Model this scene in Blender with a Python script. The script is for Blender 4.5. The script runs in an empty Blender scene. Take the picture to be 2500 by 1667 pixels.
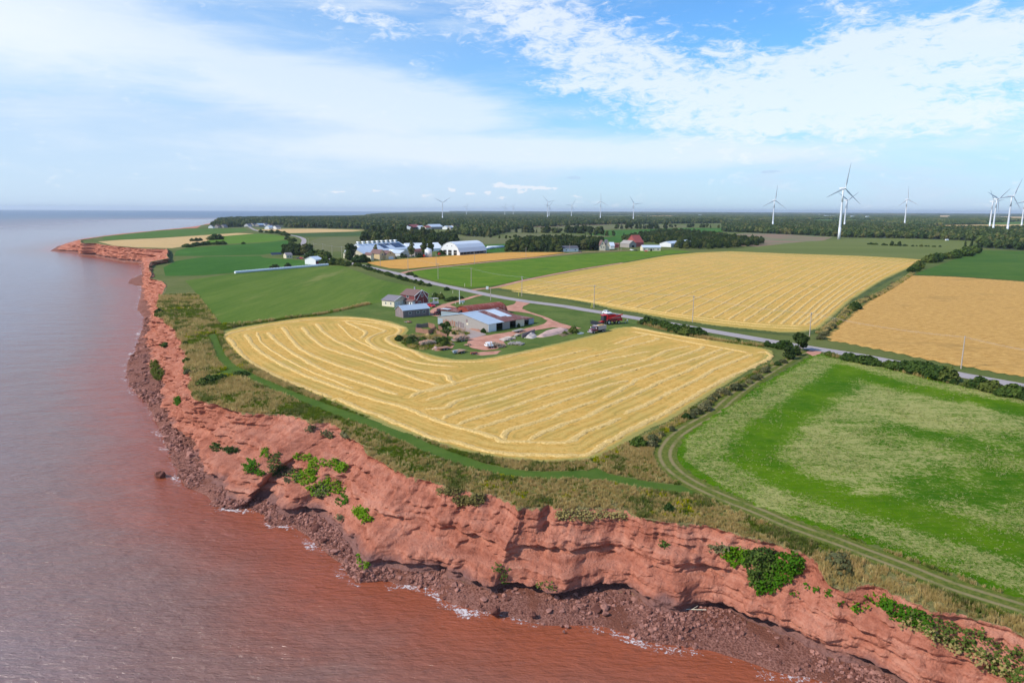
import bpy, math, random
import numpy as np
from mathutils import Vector, Matrix, Euler
from mathutils.geometry import tessellate_polygon

# ------------------------------------------------------------ camera, sky, sun
SC = bpy.context.scene
FOC = 1700.0; HC = 58.0; LZ = 12.0
PITCH = math.atan((833.5 - 514.7) / FOC); ROLL = 0.005
SUN_AZ = math.radians(-112); SUN_EL = math.radians(40)      # azimuth from +Y, clockwise

cam_d = bpy.data.cameras.new('camera'); cam = bpy.data.objects.new('camera', cam_d)
SC.collection.objects.link(cam); SC.camera = cam
cam_d.sensor_width = 36.0; cam_d.lens = FOC / 2500 * 36; cam_d.clip_start = 0.5; cam_d.clip_end = 60000
cam.matrix_world = Matrix.Translation((0, 0, HC)) @ Matrix.Rotation(math.pi/2 - PITCH, 4, 'X') @ Matrix.Rotation(ROLL, 4, 'Z')

world = bpy.data.worlds.new('World'); SC.world = world; world.use_nodes = True
sun_d = bpy.data.lights.new('sun', 'SUN'); sun = bpy.data.objects.new('sun', sun_d); SC.collection.objects.link(sun)
sun_d.energy = 3.6; sun_d.angle = math.radians(1.6); sun_d.color = (1.0, 0.93, 0.83)
sdir = Vector((math.sin(SUN_AZ)*math.cos(SUN_EL), math.cos(SUN_AZ)*math.cos(SUN_EL), math.sin(SUN_EL)))
sun.rotation_euler = sdir.to_track_quat('Z', 'Y').to_euler()
SC.view_settings.view_transform = 'Standard'; SC.view_settings.look = 'None'
SC.view_settings.exposure = 0.32; SC.view_settings.gamma = 1.0
SC.cycles.max_bounces = 6; SC.cycles.volume_bounces = 0; SC.cycles.transparent_max_bounces = 12
SC.cycles.use_denoising = True

# ------------------------------------------------------------ node helper
class NB:
    def __init__(s, tree): s.t = tree; s.n = tree.nodes; s.l = tree.links
    def new(s, kind, **kw):
        n = s.n.new(kind)
        for k, v in kw.items(): setattr(n, k, v)
        return n
    def put(s, sock, v):
        if isinstance(v, bpy.types.NodeSocket): s.l.new(v, sock)
        elif v is not None:
            if hasattr(sock.default_value, '__len__') and not hasattr(v, '__len__'): v = (v, v, v)
            if sock.type == 'RGBA' and len(v) == 3: v = (*v, 1)
            sock.default_value = v
    def math(s, op, a, b=None, c=None, clamp=False):
        n = s.new('ShaderNodeMath', operation=op, use_clamp=clamp)
        s.put(n.inputs[0], a)
        if b is not None: s.put(n.inputs[1], b)
        if c is not None: s.put(n.inputs[2], c)
        return n.outputs[0]
    def vmath(s, op, a, b=None):
        n = s.new('ShaderNodeVectorMath', operation=op)
        s.put(n.inputs[0], a)
        if b is not None: s.put(n.inputs[1], b)
        return n.outputs[0]
    def pos(s): return s.new('ShaderNodeNewGeometry').outputs['Position']
    def obj(s): return s.new('ShaderNodeTexCoord').outputs['Object']
    def attr(s, name): return s.new('ShaderNodeAttribute', attribute_name=name).outputs['Fac']
    def noise(s, vec, scale, detail=3, rough=.55, stretch=None, rot=0, dist=0):
        if stretch or rot:
            m = s.new('ShaderNodeMapping'); s.put(m.inputs['Vector'], vec)
            m.inputs['Rotation'].default_value = (0, 0, rot)
            if stretch: m.inputs['Scale'].default_value = stretch
            vec = m.outputs[0]
        n = s.new('ShaderNodeTexNoise'); s.put(n.inputs['Vector'], vec)
        n.inputs['Scale'].default_value = scale; n.inputs['Detail'].default_value = detail
        n.inputs['Roughness'].default_value = rough; n.inputs['Distortion'].default_value = dist
        return n.outputs['Fac']
    def voro(s, vec, scale, feature='F1', out='Distance'):
        n = s.new('ShaderNodeTexVoronoi', feature=feature); s.put(n.inputs['Vector'], vec)
        n.inputs['Scale'].default_value = scale; return n.outputs[out]
    def ramp(s, fac, *stops):
        n = s.new('ShaderNodeValToRGB'); s.put(n.inputs[0], fac); e = n.color_ramp.elements
        while len(e) < len(stops): e.new(0.5)
        for k, (p, c) in enumerate(stops):
            e[k].position = p
            e[k].color = (*c, 1) if hasattr(c, '__len__') else (c, c, c, 1)
        return n.outputs[0]
    def mix(s, f, a, b, mode='MIX'):
        n = s.new('ShaderNodeMix', data_type='RGBA', blend_type=mode)
        s.put(n.inputs[0], f); s.put(n.inputs[6], a); s.put(n.inputs[7], b); return n.outputs[2]
    def step(s, x, a, b):      # smooth 0..1 between a and b
        n = s.new('ShaderNodeMapRange', interpolation_type='SMOOTHSTEP')
        s.put(n.inputs[0], x); n.inputs[1].default_value = a; n.inputs[2].default_value = b
        return n.outputs[0]
    def bump(s, h, strength=.5, dist=.1):
        n = s.new('ShaderNodeBump'); s.put(n.inputs['Height'], h)
        n.inputs['Strength'].default_value = strength; n.inputs['Distance'].default_value = dist
        return n.outputs[0]

MATS = {}
def mat(name, col, rough=.8, bump=None, metal=0, spec=.3, sat=None, trans=None, leafy=0):
    """col: rgb or function(NB)->socket; bump: function(NB)->normal socket"""
    if name in MATS: return MATS[name]
    m = bpy.data.materials.new(name); m.use_nodes = True; nb = NB(m.node_tree)
    p = nb.n['Principled BSDF']
    c = col(nb) if callable(col) else col
    if sat:
        hs = nb.new('ShaderNodeHueSaturation'); hs.inputs['Saturation'].default_value = sat; nb.put(hs.inputs['Color'], c); c = hs.outputs[0]
    nb.put(p.inputs['Base Color'], c)
    if leafy:
        tl = nb.new('ShaderNodeBsdfTranslucent'); nb.put(tl.inputs[0], c); mx = nb.new('ShaderNodeMixShader'); mx.inputs[0].default_value = leafy
        nb.l.new(p.outputs[0], mx.inputs[1]); nb.l.new(tl.outputs[0], mx.inputs[2]); nb.l.new(mx.outputs[0], nb.n['Material Output'].inputs[0])
    nb.put(p.inputs['Roughness'], rough(nb) if callable(rough) else rough)
    p.inputs['Metallic'].default_value = metal; p.inputs['Specular IOR Level'].default_value = spec
    if bump: nb.put(p.inputs['Normal'], bump(nb))
    if trans:                                            # function giving opacity mask
        t = nb.new('ShaderNodeBsdfTransparent'); mx = nb.new('ShaderNodeMixShader')
        nb.put(mx.inputs[0], trans(nb)); nb.l.new(t.outputs[0], mx.inputs[1]); nb.l.new(p.outputs[0], mx.inputs[2])
        nb.l.new(mx.outputs[0], nb.n['Material Output'].inputs[0])
    MATS[name] = m; return m

# ------------------------------------------------------------ sky
def build_world():
    nb = NB(world.node_tree); bg = nb.n['Background']; bg.inputs['Strength'].default_value = 0.115
    sky = nb.new('ShaderNodeTexSky', sky_type='NISHITA'); sky.sun_disc = False
    sky.sun_elevation = SUN_EL; sky.sun_rotation = SUN_AZ
    sky.altitude = 50; sky.air_density = 1.0; sky.dust_density = 0.6; sky.ozone_density = 2.2
    d = nb.new('ShaderNodeTexCoord').outputs['Generated']
    sp = nb.new('ShaderNodeSeparateXYZ'); nb.put(sp.inputs[0], d)
    x, y, z = sp.outputs
    M = nb.math
    blue = nb.mix(1.0, sky.outputs[0], (0.62, 1.06, 1.42), 'MULTIPLY')
    a = M('ARCTAN2', x, y); e = M('ARCSINE', z)
    cb = nb.new('ShaderNodeCombineXYZ'); nb.put(cb.inputs[0], a); nb.put(cb.inputs[1], M('MULTIPLY', e, 1.0)); ae = cb.outputs[0]
    def blob(a0, e0, ra, re, rot=0):
        da = M('SUBTRACT', a, a0); de = M('SUBTRACT', e, e0); c, s_ = math.cos(rot), math.sin(rot)
        p = M('DIVIDE', M('ADD', M('MULTIPLY', da, c), M('MULTIPLY', de, s_)), ra)
        q = M('DIVIDE', M('SUBTRACT', M('MULTIPLY', de, c), M('MULTIPLY', da, s_)), re)
        return M('EXPONENT', M('MULTIPLY', M('ADD', M('MULTIPLY', p, p), M('MULTIPLY', q, q)), -1.0))
    def total(L):
        t = L[0]
        for q in L[1:]: t = M('ADD', t, q)
        return t
    # the noises are stretched along the wind, which combs the cirrus
    streak = nb.noise(ae, 7, 7, .62, (1, 5.0, 1), .12, .35)
    soft = nb.noise(ae, 3.2, 5, .55, (1, 2.6, 1), .15, .5)
    rip = nb.noise(ae, 44, 5, .68, (1, 2.6, 1), -.25, .8)
    rip2 = nb.noise(ae, 17, 6, .66, (1, 2.4, 1), -.3, .9)
    bank = total([blob(-.50, .208, .34, .050, -.17), blob(-.20, .150, .17, .034, -.06), blob(-.12, .128, .12, .018, 0), blob(-.36, .285, .26, .026, -.10),
                  blob(-.10, .292, .17, .020, -.03), blob(-.10, .085, .30, .018, 0), blob(.20, .075, .40, .022, .02), blob(-.75, .22, .2, .10, -.1), blob(-1.5, .4, .5, .2), blob(1.0, .12, .35, .10)])
    cell = total([blob(-.02, .262, .09, .040, -.35), blob(.09, .225, .12, .050, -.45), blob(.20, .165, .12, .044, -.45), blob(.30, .185, .07, .030, -.3), blob(.36, .140, .17, .040, .12),
                  blob(.56, .165, .20, .050, .10), blob(.60, .20, .2, .02, .12), blob(.42, .225, .05, .030, .5), blob(-.20, .243, .10, .014, -.22), blob(.075, .168, .05, .014, 0), blob(.48, .21, .10, .012, .15),
                  blob(.34, .302, .14, .008, -.06), blob(.52, .115, .20, .03, 0), blob(1.4, .5, .5, .3), blob(2.6, .5, .8, .3), blob(-2.4, .5, .8, .3)])
    m1 = nb.step(M('ADD', bank, M('ADD', M('MULTIPLY', M('SUBTRACT', streak, .5), 1.5), M('MULTIPLY', M('SUBTRACT', soft, .5), .9))), .05, 1.15)
    m2 = nb.step(M('ADD', cell, M('ADD', M('MULTIPLY', M('SUBTRACT', rip, .5), 3.0), M('MULTIPLY', M('SUBTRACT', rip2, .5), 3.0))), .28, 1.65)
    thin = nb.step(M('ADD', soft, M('MULTIPLY', M('SUBTRACT', streak, .5), .7)), .42, .80)
    low = nb.step(e, .185, .03)
    left = M('MULTIPLY', nb.step(a, .16, -.30), nb.step(e, .36, .20))
    veil = M('MINIMUM', M('ADD', M('MULTIPLY', M('ADD', M('MULTIPLY', low, .78), M('MULTIPLY', left, .50)), M('ADD', .72, M('MULTIPLY', soft, .5))), M('MULTIPLY', thin, .28)), .90)
    veilcol = nb.mix(nb.step(e, .20, .0), (3.7, 5.1, 6.9), (4.5, 5.6, 6.9))
    col = nb.mix(veil, blue, veilcol)
    col = nb.mix(M('MULTIPLY', m1, .66), col, (6.3, 6.8, 7.3))
    col = nb.mix(M('MULTIPLY', m2, .74), col, (6.75, 7.1, 7.55))
    glow = M('MULTIPLY', blob(-.66, .20, .20, .05, -.1), .5); col = nb.mix(glow, col, (7.1, 7.4, 7.6))
    cum = total([blob(aa, ee, ra, re) for aa, ee, ra, re in (
        (-.085, .028, .007, .0035), (-.02, .036, .010, .004), (.005, .033, .03, .0035), (.045, .031, .022, .003), (-.035, .024, .006, .004), (-.06, .023, .012, .003),
        (.012, .026, .010, .003), (-.015, .018, .008, .003), (.09, .020, .010, .002), (-.12, .020, .012, .003), (-.19, .026, .012, .002), (-.24, .024, .014, .002))])
    cn = nb.noise(d, 150, 3, .6, (1, 1, 2.2))
    cm = nb.step(M('ADD', cum, M('MULTIPLY', M('SUBTRACT', cn, .5), 2.2)), .45, .95)
    col = nb.mix(M('MULTIPLY', cm, .75), col, (6.5, 6.7, 7.2))
    dk = nb.step(M('ADD', total([blob(.085, .0455, .018, .0035), blob(.345, .052, .018, .003)]), M('MULTIPLY', M('SUBTRACT', cn, .5), 1.2)), .45, .95)
    col = nb.mix(M('MULTIPLY', dk, .5), col, (3.4, 4.6, 6.3))
    nb.put(bg.inputs['Color'], col)
build_world()

# ------------------------------------------------------------ geometry helpers
def cam_ray(px, py):
    px = np.asarray(px, float); py = np.asarray(py, float)
    a = px - 1250.; b = 833.5 - py; c, s = math.cos(ROLL), math.sin(ROLL)
    a, b = a*c - b*s, a*s + b*c
    return a, FOC*math.cos(PITCH) + b*math.sin(PITCH), -FOC*math.sin(PITCH) + b*math.cos(PITCH)
def P(px, py, z=LZ):
    """point of the ground at height z that the photograph shows at pixel px, py"""
    a, d, h = cam_ray(px, py); t = (z - HC) / h
    return np.array([a*t, d*t, np.zeros_like(a*t) + z]).T
def PL(L, z=LZ, o=None):
    """list of pixels -> world points. o = (x0, y0, scale) of a crop"""
    L = [(p[0]/o[2] + o[0], p[1]/o[2] + o[1]) for p in L] if o else L
    A = np.array(L, float); return P(A[:, 0], A[:, 1], z)
def height_at(bx, by, ty, z=LZ):
    """height of an upright thing standing at pixel (bx,by) whose top is at row ty"""
    w = P(bx, by, z); a, d, h = cam_ray(bx, ty); return HC + h * w[1] / d - z
def pix(X):
    """world -> photograph pixels"""
    X = np.asarray(X, float); x, y, z = X[..., 0], X[..., 1], X[..., 2] - HC
    f = y*math.cos(PITCH) - z*math.sin(PITCH); u = y*math.sin(PITCH) + z*math.cos(PITCH)
    a = x/f*FOC; b = u/f*FOC; c, s = math.cos(-ROLL), math.sin(-ROLL)
    a, b = a*c - b*s, a*s + b*c
    return a + 1250, 833.5 - b

def h2(i, j, k, seed):
    n = (i.astype(np.int64)*374761393 + j.astype(np.int64)*668265263 + k.astype(np.int64)*2147483647 + seed*974711) & 0xffffffff
    n = ((n ^ (n >> 13)) * 1274126177) & 0xffffffff
    n = (n ^ (n >> 16)) * 2246822519 & 0xffffffff
    return ((n ^ (n >> 15)) & 0xffffff) / float(0xffffff)
def vnoise(x, y, z=0., seed=0):
    x, y, z = np.broadcast_arrays(np.asarray(x, float), np.asarray(y, float), np.asarray(z, float))
    i, j, k = np.floor(x), np.floor(y), np.floor(z); u, v, w = x-i, y-j, z-k
    u, v, w = u*u*(3-2*u), v*v*(3-2*v), w*w*(3-2*w); r = 0
    for di in (0, 1):
        for dj in (0, 1):
            for dk in (0, 1):
                r = r + h2(i+di, j+dj, k+dk, seed) * (u if di else 1-u) * (v if dj else 1-v) * (w if dk else 1-w)
    return r
def fbm(x, y, z=0., o=4, seed=0, g=.5):
    r = 0; a = 1; t = 0
    for q in range(o):
        r = r + a*vnoise(np.asarray(x)*2**q, np.asarray(y)*2**q, np.asarray(z)*2**q, seed+q*17); t += a; a *= g
    return r/t - .5
def ridge(x, y, z=0., o=3, seed=0):
    r = 0; a = 1; t = 0
    for q in range(o):
        r = r + a*(1 - np.abs(2*vnoise(np.asarray(x)*2**q, np.asarray(y)*2**q, np.asarray(z)*2**q, seed+q*13) - 1)); t += a; a *= .5
    return r/t
def sst(x, a, b):
    t = np.clip((x-a)/(b-a), 0, 1); return t*t*(3-2*t)

def inside(poly, x, y):
    x = np.asarray(x); y = np.asarray(y); r = np.zeros(x.shape, bool); n = len(poly)
    for i in range(n):
        x1, y1 = poly[i][:2]; x2, y2 = poly[(i+1) % n][:2]
        if y1 == y2: continue
        c = ((y1 > y) != (y2 > y)) & (x < (x2-x1)*(y-y1)/(y2-y1) + x1); r ^= c
    return r
def dist_line(L, x, y, closed=False):
    L = np.asarray(L)[:, :2]; d = np.full(np.shape(x), 1e9); n = len(L)
    for i in range(n if closed else n-1):
        a, b = L[i], L[(i+1) % n]; e = b-a; q = max(e@e, 1e-9)
        t = np.clip(((x-a[0])*e[0] + (y-a[1])*e[1])/q, 0, 1)
        d = np.minimum(d, np.hypot(x-a[0]-t*e[0], y-a[1]-t*e[1]))
    return d
def resample(L, ds, smooth=True):
    L = np.asarray(L, float)
    if smooth and len(L) > 2:
        out = []
        for i in range(len(L)-1):
            p0, p1, p2, p3 = L[max(i-1, 0)], L[i], L[i+1], L[min(i+2, len(L)-1)]
            for t in np.linspace(0, 1, 8, endpoint=False):
                out.append(.5*((2*p1) + (-p0+p2)*t + (2*p0-5*p1+4*p2-p3)*t*t + (-p0+3*p1-3*p2+p3)*t**3))
        out.append(L[-1]); L = np.array(out)
    s = np.concatenate([[0], np.cumsum(np.linalg.norm(np.diff(L, axis=0), axis=1))])
    n = max(int(s[-1]/ds), 2); q = np.linspace(0, s[-1], n+1)
    return np.stack([np.interp(q, s, L[:, k]) for k in range(L.shape[1])], 1)

ROOT = SC.collection
def mesh(name, V, F, mats=None, parent=None, smooth=False, attrs=None, fm=None, link=True):
    me = bpy.data.meshes.new(name)
    V = np.asarray(V, float)
    if isinstance(F, np.ndarray) and F.ndim == 2:
        nf, k = F.shape
        me.vertices.add(len(V)); me.vertices.foreach_set('co', V.astype(np.float32).ravel())
        me.loops.add(nf*k); me.loops.foreach_set('vertex_index', F.astype(np.int32).ravel())
        me.polygons.add(nf); me.polygons.foreach_set('loop_start', np.arange(0, nf*k, k, dtype=np.int32))
        me.update(calc_edges=True)
    else:
        me.from_pydata([tuple(v) for v in V], [], [tuple(f) for f in F])
    for m in (mats if isinstance(mats, (list, tuple)) else [mats]) if mats else []: me.materials.append(m)
    if fm is not None: me.polygons.foreach_set('material_index', np.asarray(fm, np.int32))
    if smooth: me.polygons.foreach_set('use_smooth', np.ones(len(me.polygons), bool))
    for k, v in (attrs or {}).items():
        a = me.attributes.new(k, 'FLOAT', 'POINT'); a.data.foreach_set('value', np.asarray(v, np.float32).ravel())
    me.validate(); me.update()
    o = bpy.data.objects.new(name, me)
    if link: ROOT.objects.link(o)
    if parent: o.parent = parent
    return o
def tag(o, label=None, cat=None, group=None, kind=None):
    if label: o['label'] = label
    if cat: o['category'] = cat
    if group: o['group'] = group
    if kind: o['kind'] = kind
    return o
def empty(name, loc, rz=0, label=None, cat=None, group=None):
    o = bpy.data.objects.new(name, None); ROOT.objects.link(o); o.empty_display_size = .1
    o.location = loc; o.rotation_euler = (0, 0, rz); tag(o, label, cat, group); return o
def copy_tree(o, parent=None):
    c = o.copy(); ROOT.objects.link(c); c.parent = parent
    for ch in [q for q in bpy.data.objects if q.parent is o]: copy_tree(ch, c)
    return c

class MB:
    """collects boxes, tubes, prisms; build() links ONE mesh"""
    def __init__(s): s.V = []; s.F = []; s.m = []
    def add(s, V, F, mi=0):
        k = len(s.V); s.V += [tuple(v) for v in V]; s.F += [tuple(i+k for i in f) for f in F]; s.m += [mi]*len(F); return s
    def box(s, x0, x1, y0, y1, z0, z1, mi=0):
        V = [(x, y, z) for z in (z0, z1) for y in (y0, y1) for x in (x0, x1)]
        return s.add(V, [(0, 2, 3, 1), (4, 5, 7, 6), (0, 1, 5, 4), (2, 6, 7, 3), (0, 4, 6, 2), (1, 3, 7, 5)], mi)
    def hull8(s, A, B, mi=0):   # two quads A (bottom) and B (top)
        return s.add(list(A)+list(B), [(3, 2, 1, 0), (4, 5, 6, 7)] + [(i, (i+1) % 4, (i+1) % 4+4, i+4) for i in range(4)], mi)
    def bar(s, p, q, w, h=None, mi=0):
        p, q = Vector(p), Vector(q); d = (q-p).normalized(); h = h or w
        u = d.cross(Vector((0, 0, 1)))
        u = u.normalized() if u.length > 1e-4 else Vector((1, 0, 0)); v = u.cross(d)
        A = [p+u*a*w/2+v*b*h/2 for a, b in ((-1, -1), (1, -1), (1, 1), (-1, 1))]; B = [x+(q-p) for x in A]
        return s.hull8(A, B, mi)
    def tube(s, p, q, r0, r1=None, n=10, mi=0, cap=True):
        p, q = Vector(p), Vector(q); r1 = r0 if r1 is None else r1; d = (q-p).normalized()
        u = d.orthogonal().normalized(); v = d.cross(u)
        V = [c + (u*math.cos(2*math.pi*i/n) + v*math.sin(2*math.pi*i/n))*r for c, r in ((p, r0), (q, r1)) for i in range(n)]
        F = [(i, (i+1) % n, (i+1) % n+n, i+n) for i in range(n)]
        if cap: F += [tuple(range(n))[::-1], tuple(range(n, 2*n))]
        return s.add(V, F, mi)
    def prism(s, prof, y0, y1, mi=0, axis='y'):
        n = len(prof)
        V = [(a, y0, b) for a, b in prof] + [(a, y1, b) for a, b in prof]
        if axis == 'x': V = [(y, a, z) for a, y, z in V]
        return s.add(V, [tuple(range(n))[::-1], tuple(range(n, 2*n))] + [(i, (i+1) % n, (i+1) % n+n, i+n) for i in range(n)], mi)
    def build(s, name, mats, parent=None, smooth=False, link=True):
        o = mesh(name, s.V, s.F, mats, parent, smooth, fm=s.m, link=link)
        import bmesh
        b = bmesh.new(); b.from_mesh(o.data); bmesh.ops.recalc_face_normals(b, faces=b.faces); b.to_mesh(o.data); b.free()
        return o

def sheet(name, pts, z, m, label=None, ragged=0.0, ds=None):
    """flat polygon sheet from world outline"""
    L = np.asarray(pts, float)[:, :2]
    if ds:
        L = resample(np.vstack([L, L[:1]]), ds, False)[:-1]
        if ragged:
            t = np.roll(L, -1, 0) - np.roll(L, 1, 0); nrm = np.stack([-t[:, 1], t[:, 0]], 1) / (np.linalg.norm(t, axis=1)[:, None]+1e-9)
            L = L + nrm * (fbm(L[:, 0]/ds/4, L[:, 1]/ds/4, o=3)*2*ragged)[:, None]
    V = [Vector((p[0], p[1], 0)) for p in L]
    F = tessellate_polygon([V])
    V3 = np.column_stack([L, np.full(len(L), z)])
    Fa = np.array(F, int)
    a, b, c = V3[Fa[:, 0]], V3[Fa[:, 1]], V3[Fa[:, 2]]
    cr = (b[:, 0]-a[:, 0])*(c[:, 1]-a[:, 1]) - (b[:, 1]-a[:, 1])*(c[:, 0]-a[:, 0])
    Fa[cr < 0] = Fa[cr < 0][:, ::-1]
    o = mesh(name, V3, Fa, m); tag(o, label, kind='structure'); return o
def ribbon(name, pts, w, z, m, ds=2.0, ragged=.12, label=None, smooth=True, prof=None):
    L = resample(np.asarray(pts)[:, :2], ds, smooth); t = np.gradient(L, axis=0); t /= np.linalg.norm(t, axis=1)[:, None]
    nrm = np.stack([-t[:, 1], t[:, 0]], 1); k = 5; V = []; A = []
    ww = np.interp(np.linspace(0, 1, len(L)), np.linspace(0, 1, len(w)), w) if hasattr(w, '__len__') else np.full(len(L), w)
    e1 = fbm(L[:, 0]/ds/2, L[:, 1]/ds/2, seed=3)*2*ragged; e2 = fbm(L[:, 0]/ds/2, L[:, 1]/ds/2, seed=9)*2*ragged
    for j in range(k):
        f = j/(k-1) - .5
        V.append(L + nrm*(f*(ww + (e1 if f > 0 else e2)))[:, None]); A.append(np.full(len(L), f*2))
    V = np.stack(V, 1).reshape(-1, 2); A = np.stack(A, 1).ravel(); n = len(L)
    I = np.arange(n*k).reshape(n, k); F = np.stack([I[:-1, :-1], I[:-1, 1:], I[1:, 1:], I[1:, :-1]], -1).reshape(-1, 4)[:, ::-1]
    Z = np.full(len(V), z)
    o = mesh(name, np.column_stack([V, Z]), F, m, attrs={'across': A}); tag(o, label, kind='structure'); return o
def grid_field(name, poly, z, step, m, attrf=None, label=None, zf=None):
    """fine grid clipped to an outline, with per-vertex attributes"""
    poly = np.asarray(poly)[:, :2]; x0, y0 = poly.min(0); x1, y1 = poly.max(0)
    xs = np.arange(x0-step, x1+step*2, step); ys = np.arange(y0-step, y1+step*2, step)
    X, Y = np.meshgrid(xs, ys); cx, cy = X[:-1, :-1]+step/2, Y[:-1, :-1]+step/2
    keep = inside(poly, cx, cy); I = np.arange(X.size).reshape(X.shape)
    Q = np.stack([I[:-1, :-1], I[:-1, 1:], I[1:, 1:], I[1:, :-1]], -1)[keep]
    used = np.unique(Q); mp = np.full(X.size, -1); mp[used] = np.arange(len(used)); Q = mp[Q]
    x = X.ravel()[used]; y = Y.ravel()[used]
    # snap border vertices onto the outline
    d = dist_line(poly, x, y, True); Z = np.full(len(x), z)
    if zf is not None: Z = Z + zf(x, y, d)
    o = mesh(name, np.column_stack([x, y, Z]), Q, m, smooth=True, attrs=attrf(x, y, d) if attrf else {'edge': d})
    tag(o, label, kind='structure'); return o

def scatter(name, pts, rz, sc, proto, label, tilt=None):
    o = mesh(name, pts, [], None)
    for k, v in (('rz', rz), ('sc', sc)):
        a = o.data.attributes.new(k, 'FLOAT', 'POINT'); a.data.foreach_set('value', np.asarray(v, np.float32))
    g = bpy.data.node_groups.new(name, 'GeometryNodeTree')
    g.interface.new_socket('Geometry', in_out='INPUT', socket_type='NodeSocketGeometry')
    g.interface.new_socket('Geometry', in_out='OUTPUT', socket_type='NodeSocketGeometry')
    N = g.nodes; i = N.new('NodeGroupInput'); out = N.new('NodeGroupOutput')
    iop = N.new('GeometryNodeInstanceOnPoints'); oi = N.new('GeometryNodeObjectInfo'); oi.inputs['Object'].default_value = proto
    oi.inputs['As Instance'].default_value = True
    a1 = N.new('GeometryNodeInputNamedAttribute'); a1.data_type = 'FLOAT'; a1.inputs['Name'].default_value = 'rz'
    a2 = N.new('GeometryNodeInputNamedAttribute'); a2.data_type = 'FLOAT'; a2.inputs['Name'].default_value = 'sc'
    cb = N.new('ShaderNodeCombineXYZ'); g.links.new(a1.outputs[0], cb.inputs[2])
    g.links.new(i.outputs[0], iop.inputs['Points']); g.links.new(oi.outputs['Geometry'], iop.inputs['Instance'])
    g.links.new(cb.outputs[0], iop.inputs['Rotation']); g.links.new(a2.outputs[0], iop.inputs['Scale'])
    g.links.new(iop.outputs[0], out.inputs[0])
    md = o.modifiers.new('scatter', 'NODES'); md.node_group = g
    tag(o, label, kind='stuff'); return o
RNG = np.random.default_rng(7); random.seed(5)

# ------------------------------------------------------------ ground materials
def grass_col(nb, dry=.5, tone=(1, 1, 1)):
    p = nb.pos()
    a = nb.noise(p, .045, 5, .6); b = nb.noise(p, .5, 4, .65); c = nb.noise(p, 3.5, 3, .7)
    f = nb.math('ADD', nb.math('MULTIPLY', a, .45), nb.math('ADD', nb.math('MULTIPLY', b, .35), nb.math('MULTIPLY', c, .35)))
    g = nb.ramp(nb.math('ADD', f, dry-.62), (.28, (.055, .085, .022)), (.42, (.105, .125, .035)), (.55, (.20, .175, .07)), (.72, (.33, .255, .12)))
    return nb.mix(1, g, tone, 'MULTIPLY')
M_rough = mat('rough_grass', lambda nb: grass_col(nb, .50), .9, lambda nb: nb.bump(nb.noise(nb.pos(), 2.2, 5, .7), .9, .35), spec=.1)
M_verge = mat('verge_grass', lambda nb: grass_col(nb, .40), .9, lambda nb: nb.bump(nb.noise(nb.pos(), 2.5, 4, .7), .6, .2), spec=.1)
def lawn(name, c1, c2, sc=.12, streak=None, third=None, bumpd=.1):
    def col(nb):
        p = nb.pos()
        n = nb.noise(p, sc, 5, .62, streak and streak[0], streak[1] if streak else 0)
        f = nb.noise(p, .9, 5, .8); f2 = nb.noise(p, .28, 5, .75, streak and streak[0], streak[1] if streak else 0)
        k = nb.math('ADD', nb.math('ADD', nb.math('MULTIPLY', n, .5), nb.math('MULTIPLY', f, .35)), nb.math('MULTIPLY', f2, .3))
        c = nb.mix(nb.step(k, .42, .72), c1, c2)
        if third: c = nb.mix(nb.step(nb.noise(p, third[1], 5, .7, streak and streak[0], streak[1] if streak else 0), .54, .74), c, third[0])
        return c
    return mat(name, col, .9, lambda nb: nb.bump(nb.noise(nb.pos(), 1.5, 4, .7), .4, bumpd), spec=.05, sat=1.10)
M_land = lawn('pasture', (.075, .11, .03), (.15, .155, .055), .01, third=((.20, .18, .08), .006))
M_lawn = lawn('yard_lawn', (.070, .110, .028), (.13, .165, .05), .08, third=((.15, .16, .05), .12))
M_path = lawn('mown_path', (.062, .108, .024), (.095, .14, .034), .3)
M_g8 = lawn('hay_field', (.075, .130, .024), (.135, .180, .042), .05, ((1, .12, 1), .62), ((.20, .205, .07), .06))
M_g9 = lawn('clover_field', (.042, .108, .020), (.068, .150, .030), .02, ((1, .3, 1), .2), ((.10, .19, .045), .02))
M_g11 = lawn('light_green_field', (.085, .165, .025), (.12, .20, .035), .03, ((1, .2, 1), .3))
M_g13 = lawn('far_green_field', (.07, .135, .03), (.10, .16, .04), .01, ((1, .2, 1), .6))
M_g7 = lawn('potato_field', (.075, .155, .02), (.15, .21, .035), .06, third=((.05, .12, .02), .03), bumpd=.3)
M_g4 = lawn('soy_field', (.045, .105, .022), (.095, .15, .032), .03, ((.5, 1, 1), .2), bumpd=.25)
M_olive = lawn('olive_field', (.12, .145, .045), (.165, .18, .06), .01, ((.15, 1, 1), .1), ((.14, .16, .065), .02))
M_dark = lawn('dark_green_field', (.05, .085, .03), (.07, .11, .035), .02)
M_olive2 = lawn('grey_olive_field', (.13, .135, .06), (.17, .165, .08), .02, ((1, .1, 1), .05))
M_brown = mat('ploughed_field', lambda nb: nb.mix(nb.step(nb.noise(nb.pos(), .012, 4, .6), .42, .6), (.24, .15, .09), (.17, .165, .07)), .95)
def wheat(name, c1, c2, c3):
    def col(nb):
        p = nb.pos()
        a = nb.noise(p, .035, 5, .6, (1, 1.6, 1), .2); b = nb.noise(p, .9, 5, .72, (.35, 1, 1), .15); c = nb.noise(p, 5, 2, .7)
        k = nb.math('ADD', nb.math('MULTIPLY', b, .65), nb.math('MULTIPLY', c, .35))
        x = nb.mix(nb.step(k, .36, .62), c1, c2)
        return nb.mix(nb.math('MULTIPLY', nb.step(a, .55, .72), .7), x, c3)
    return mat(name, col, .9, lambda nb: nb.bump(nb.noise(nb.pos(), 1.4, 5, .75, (.4, 1, 1), .15), .9, .4), spec=.06, sat=1.04)
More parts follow.
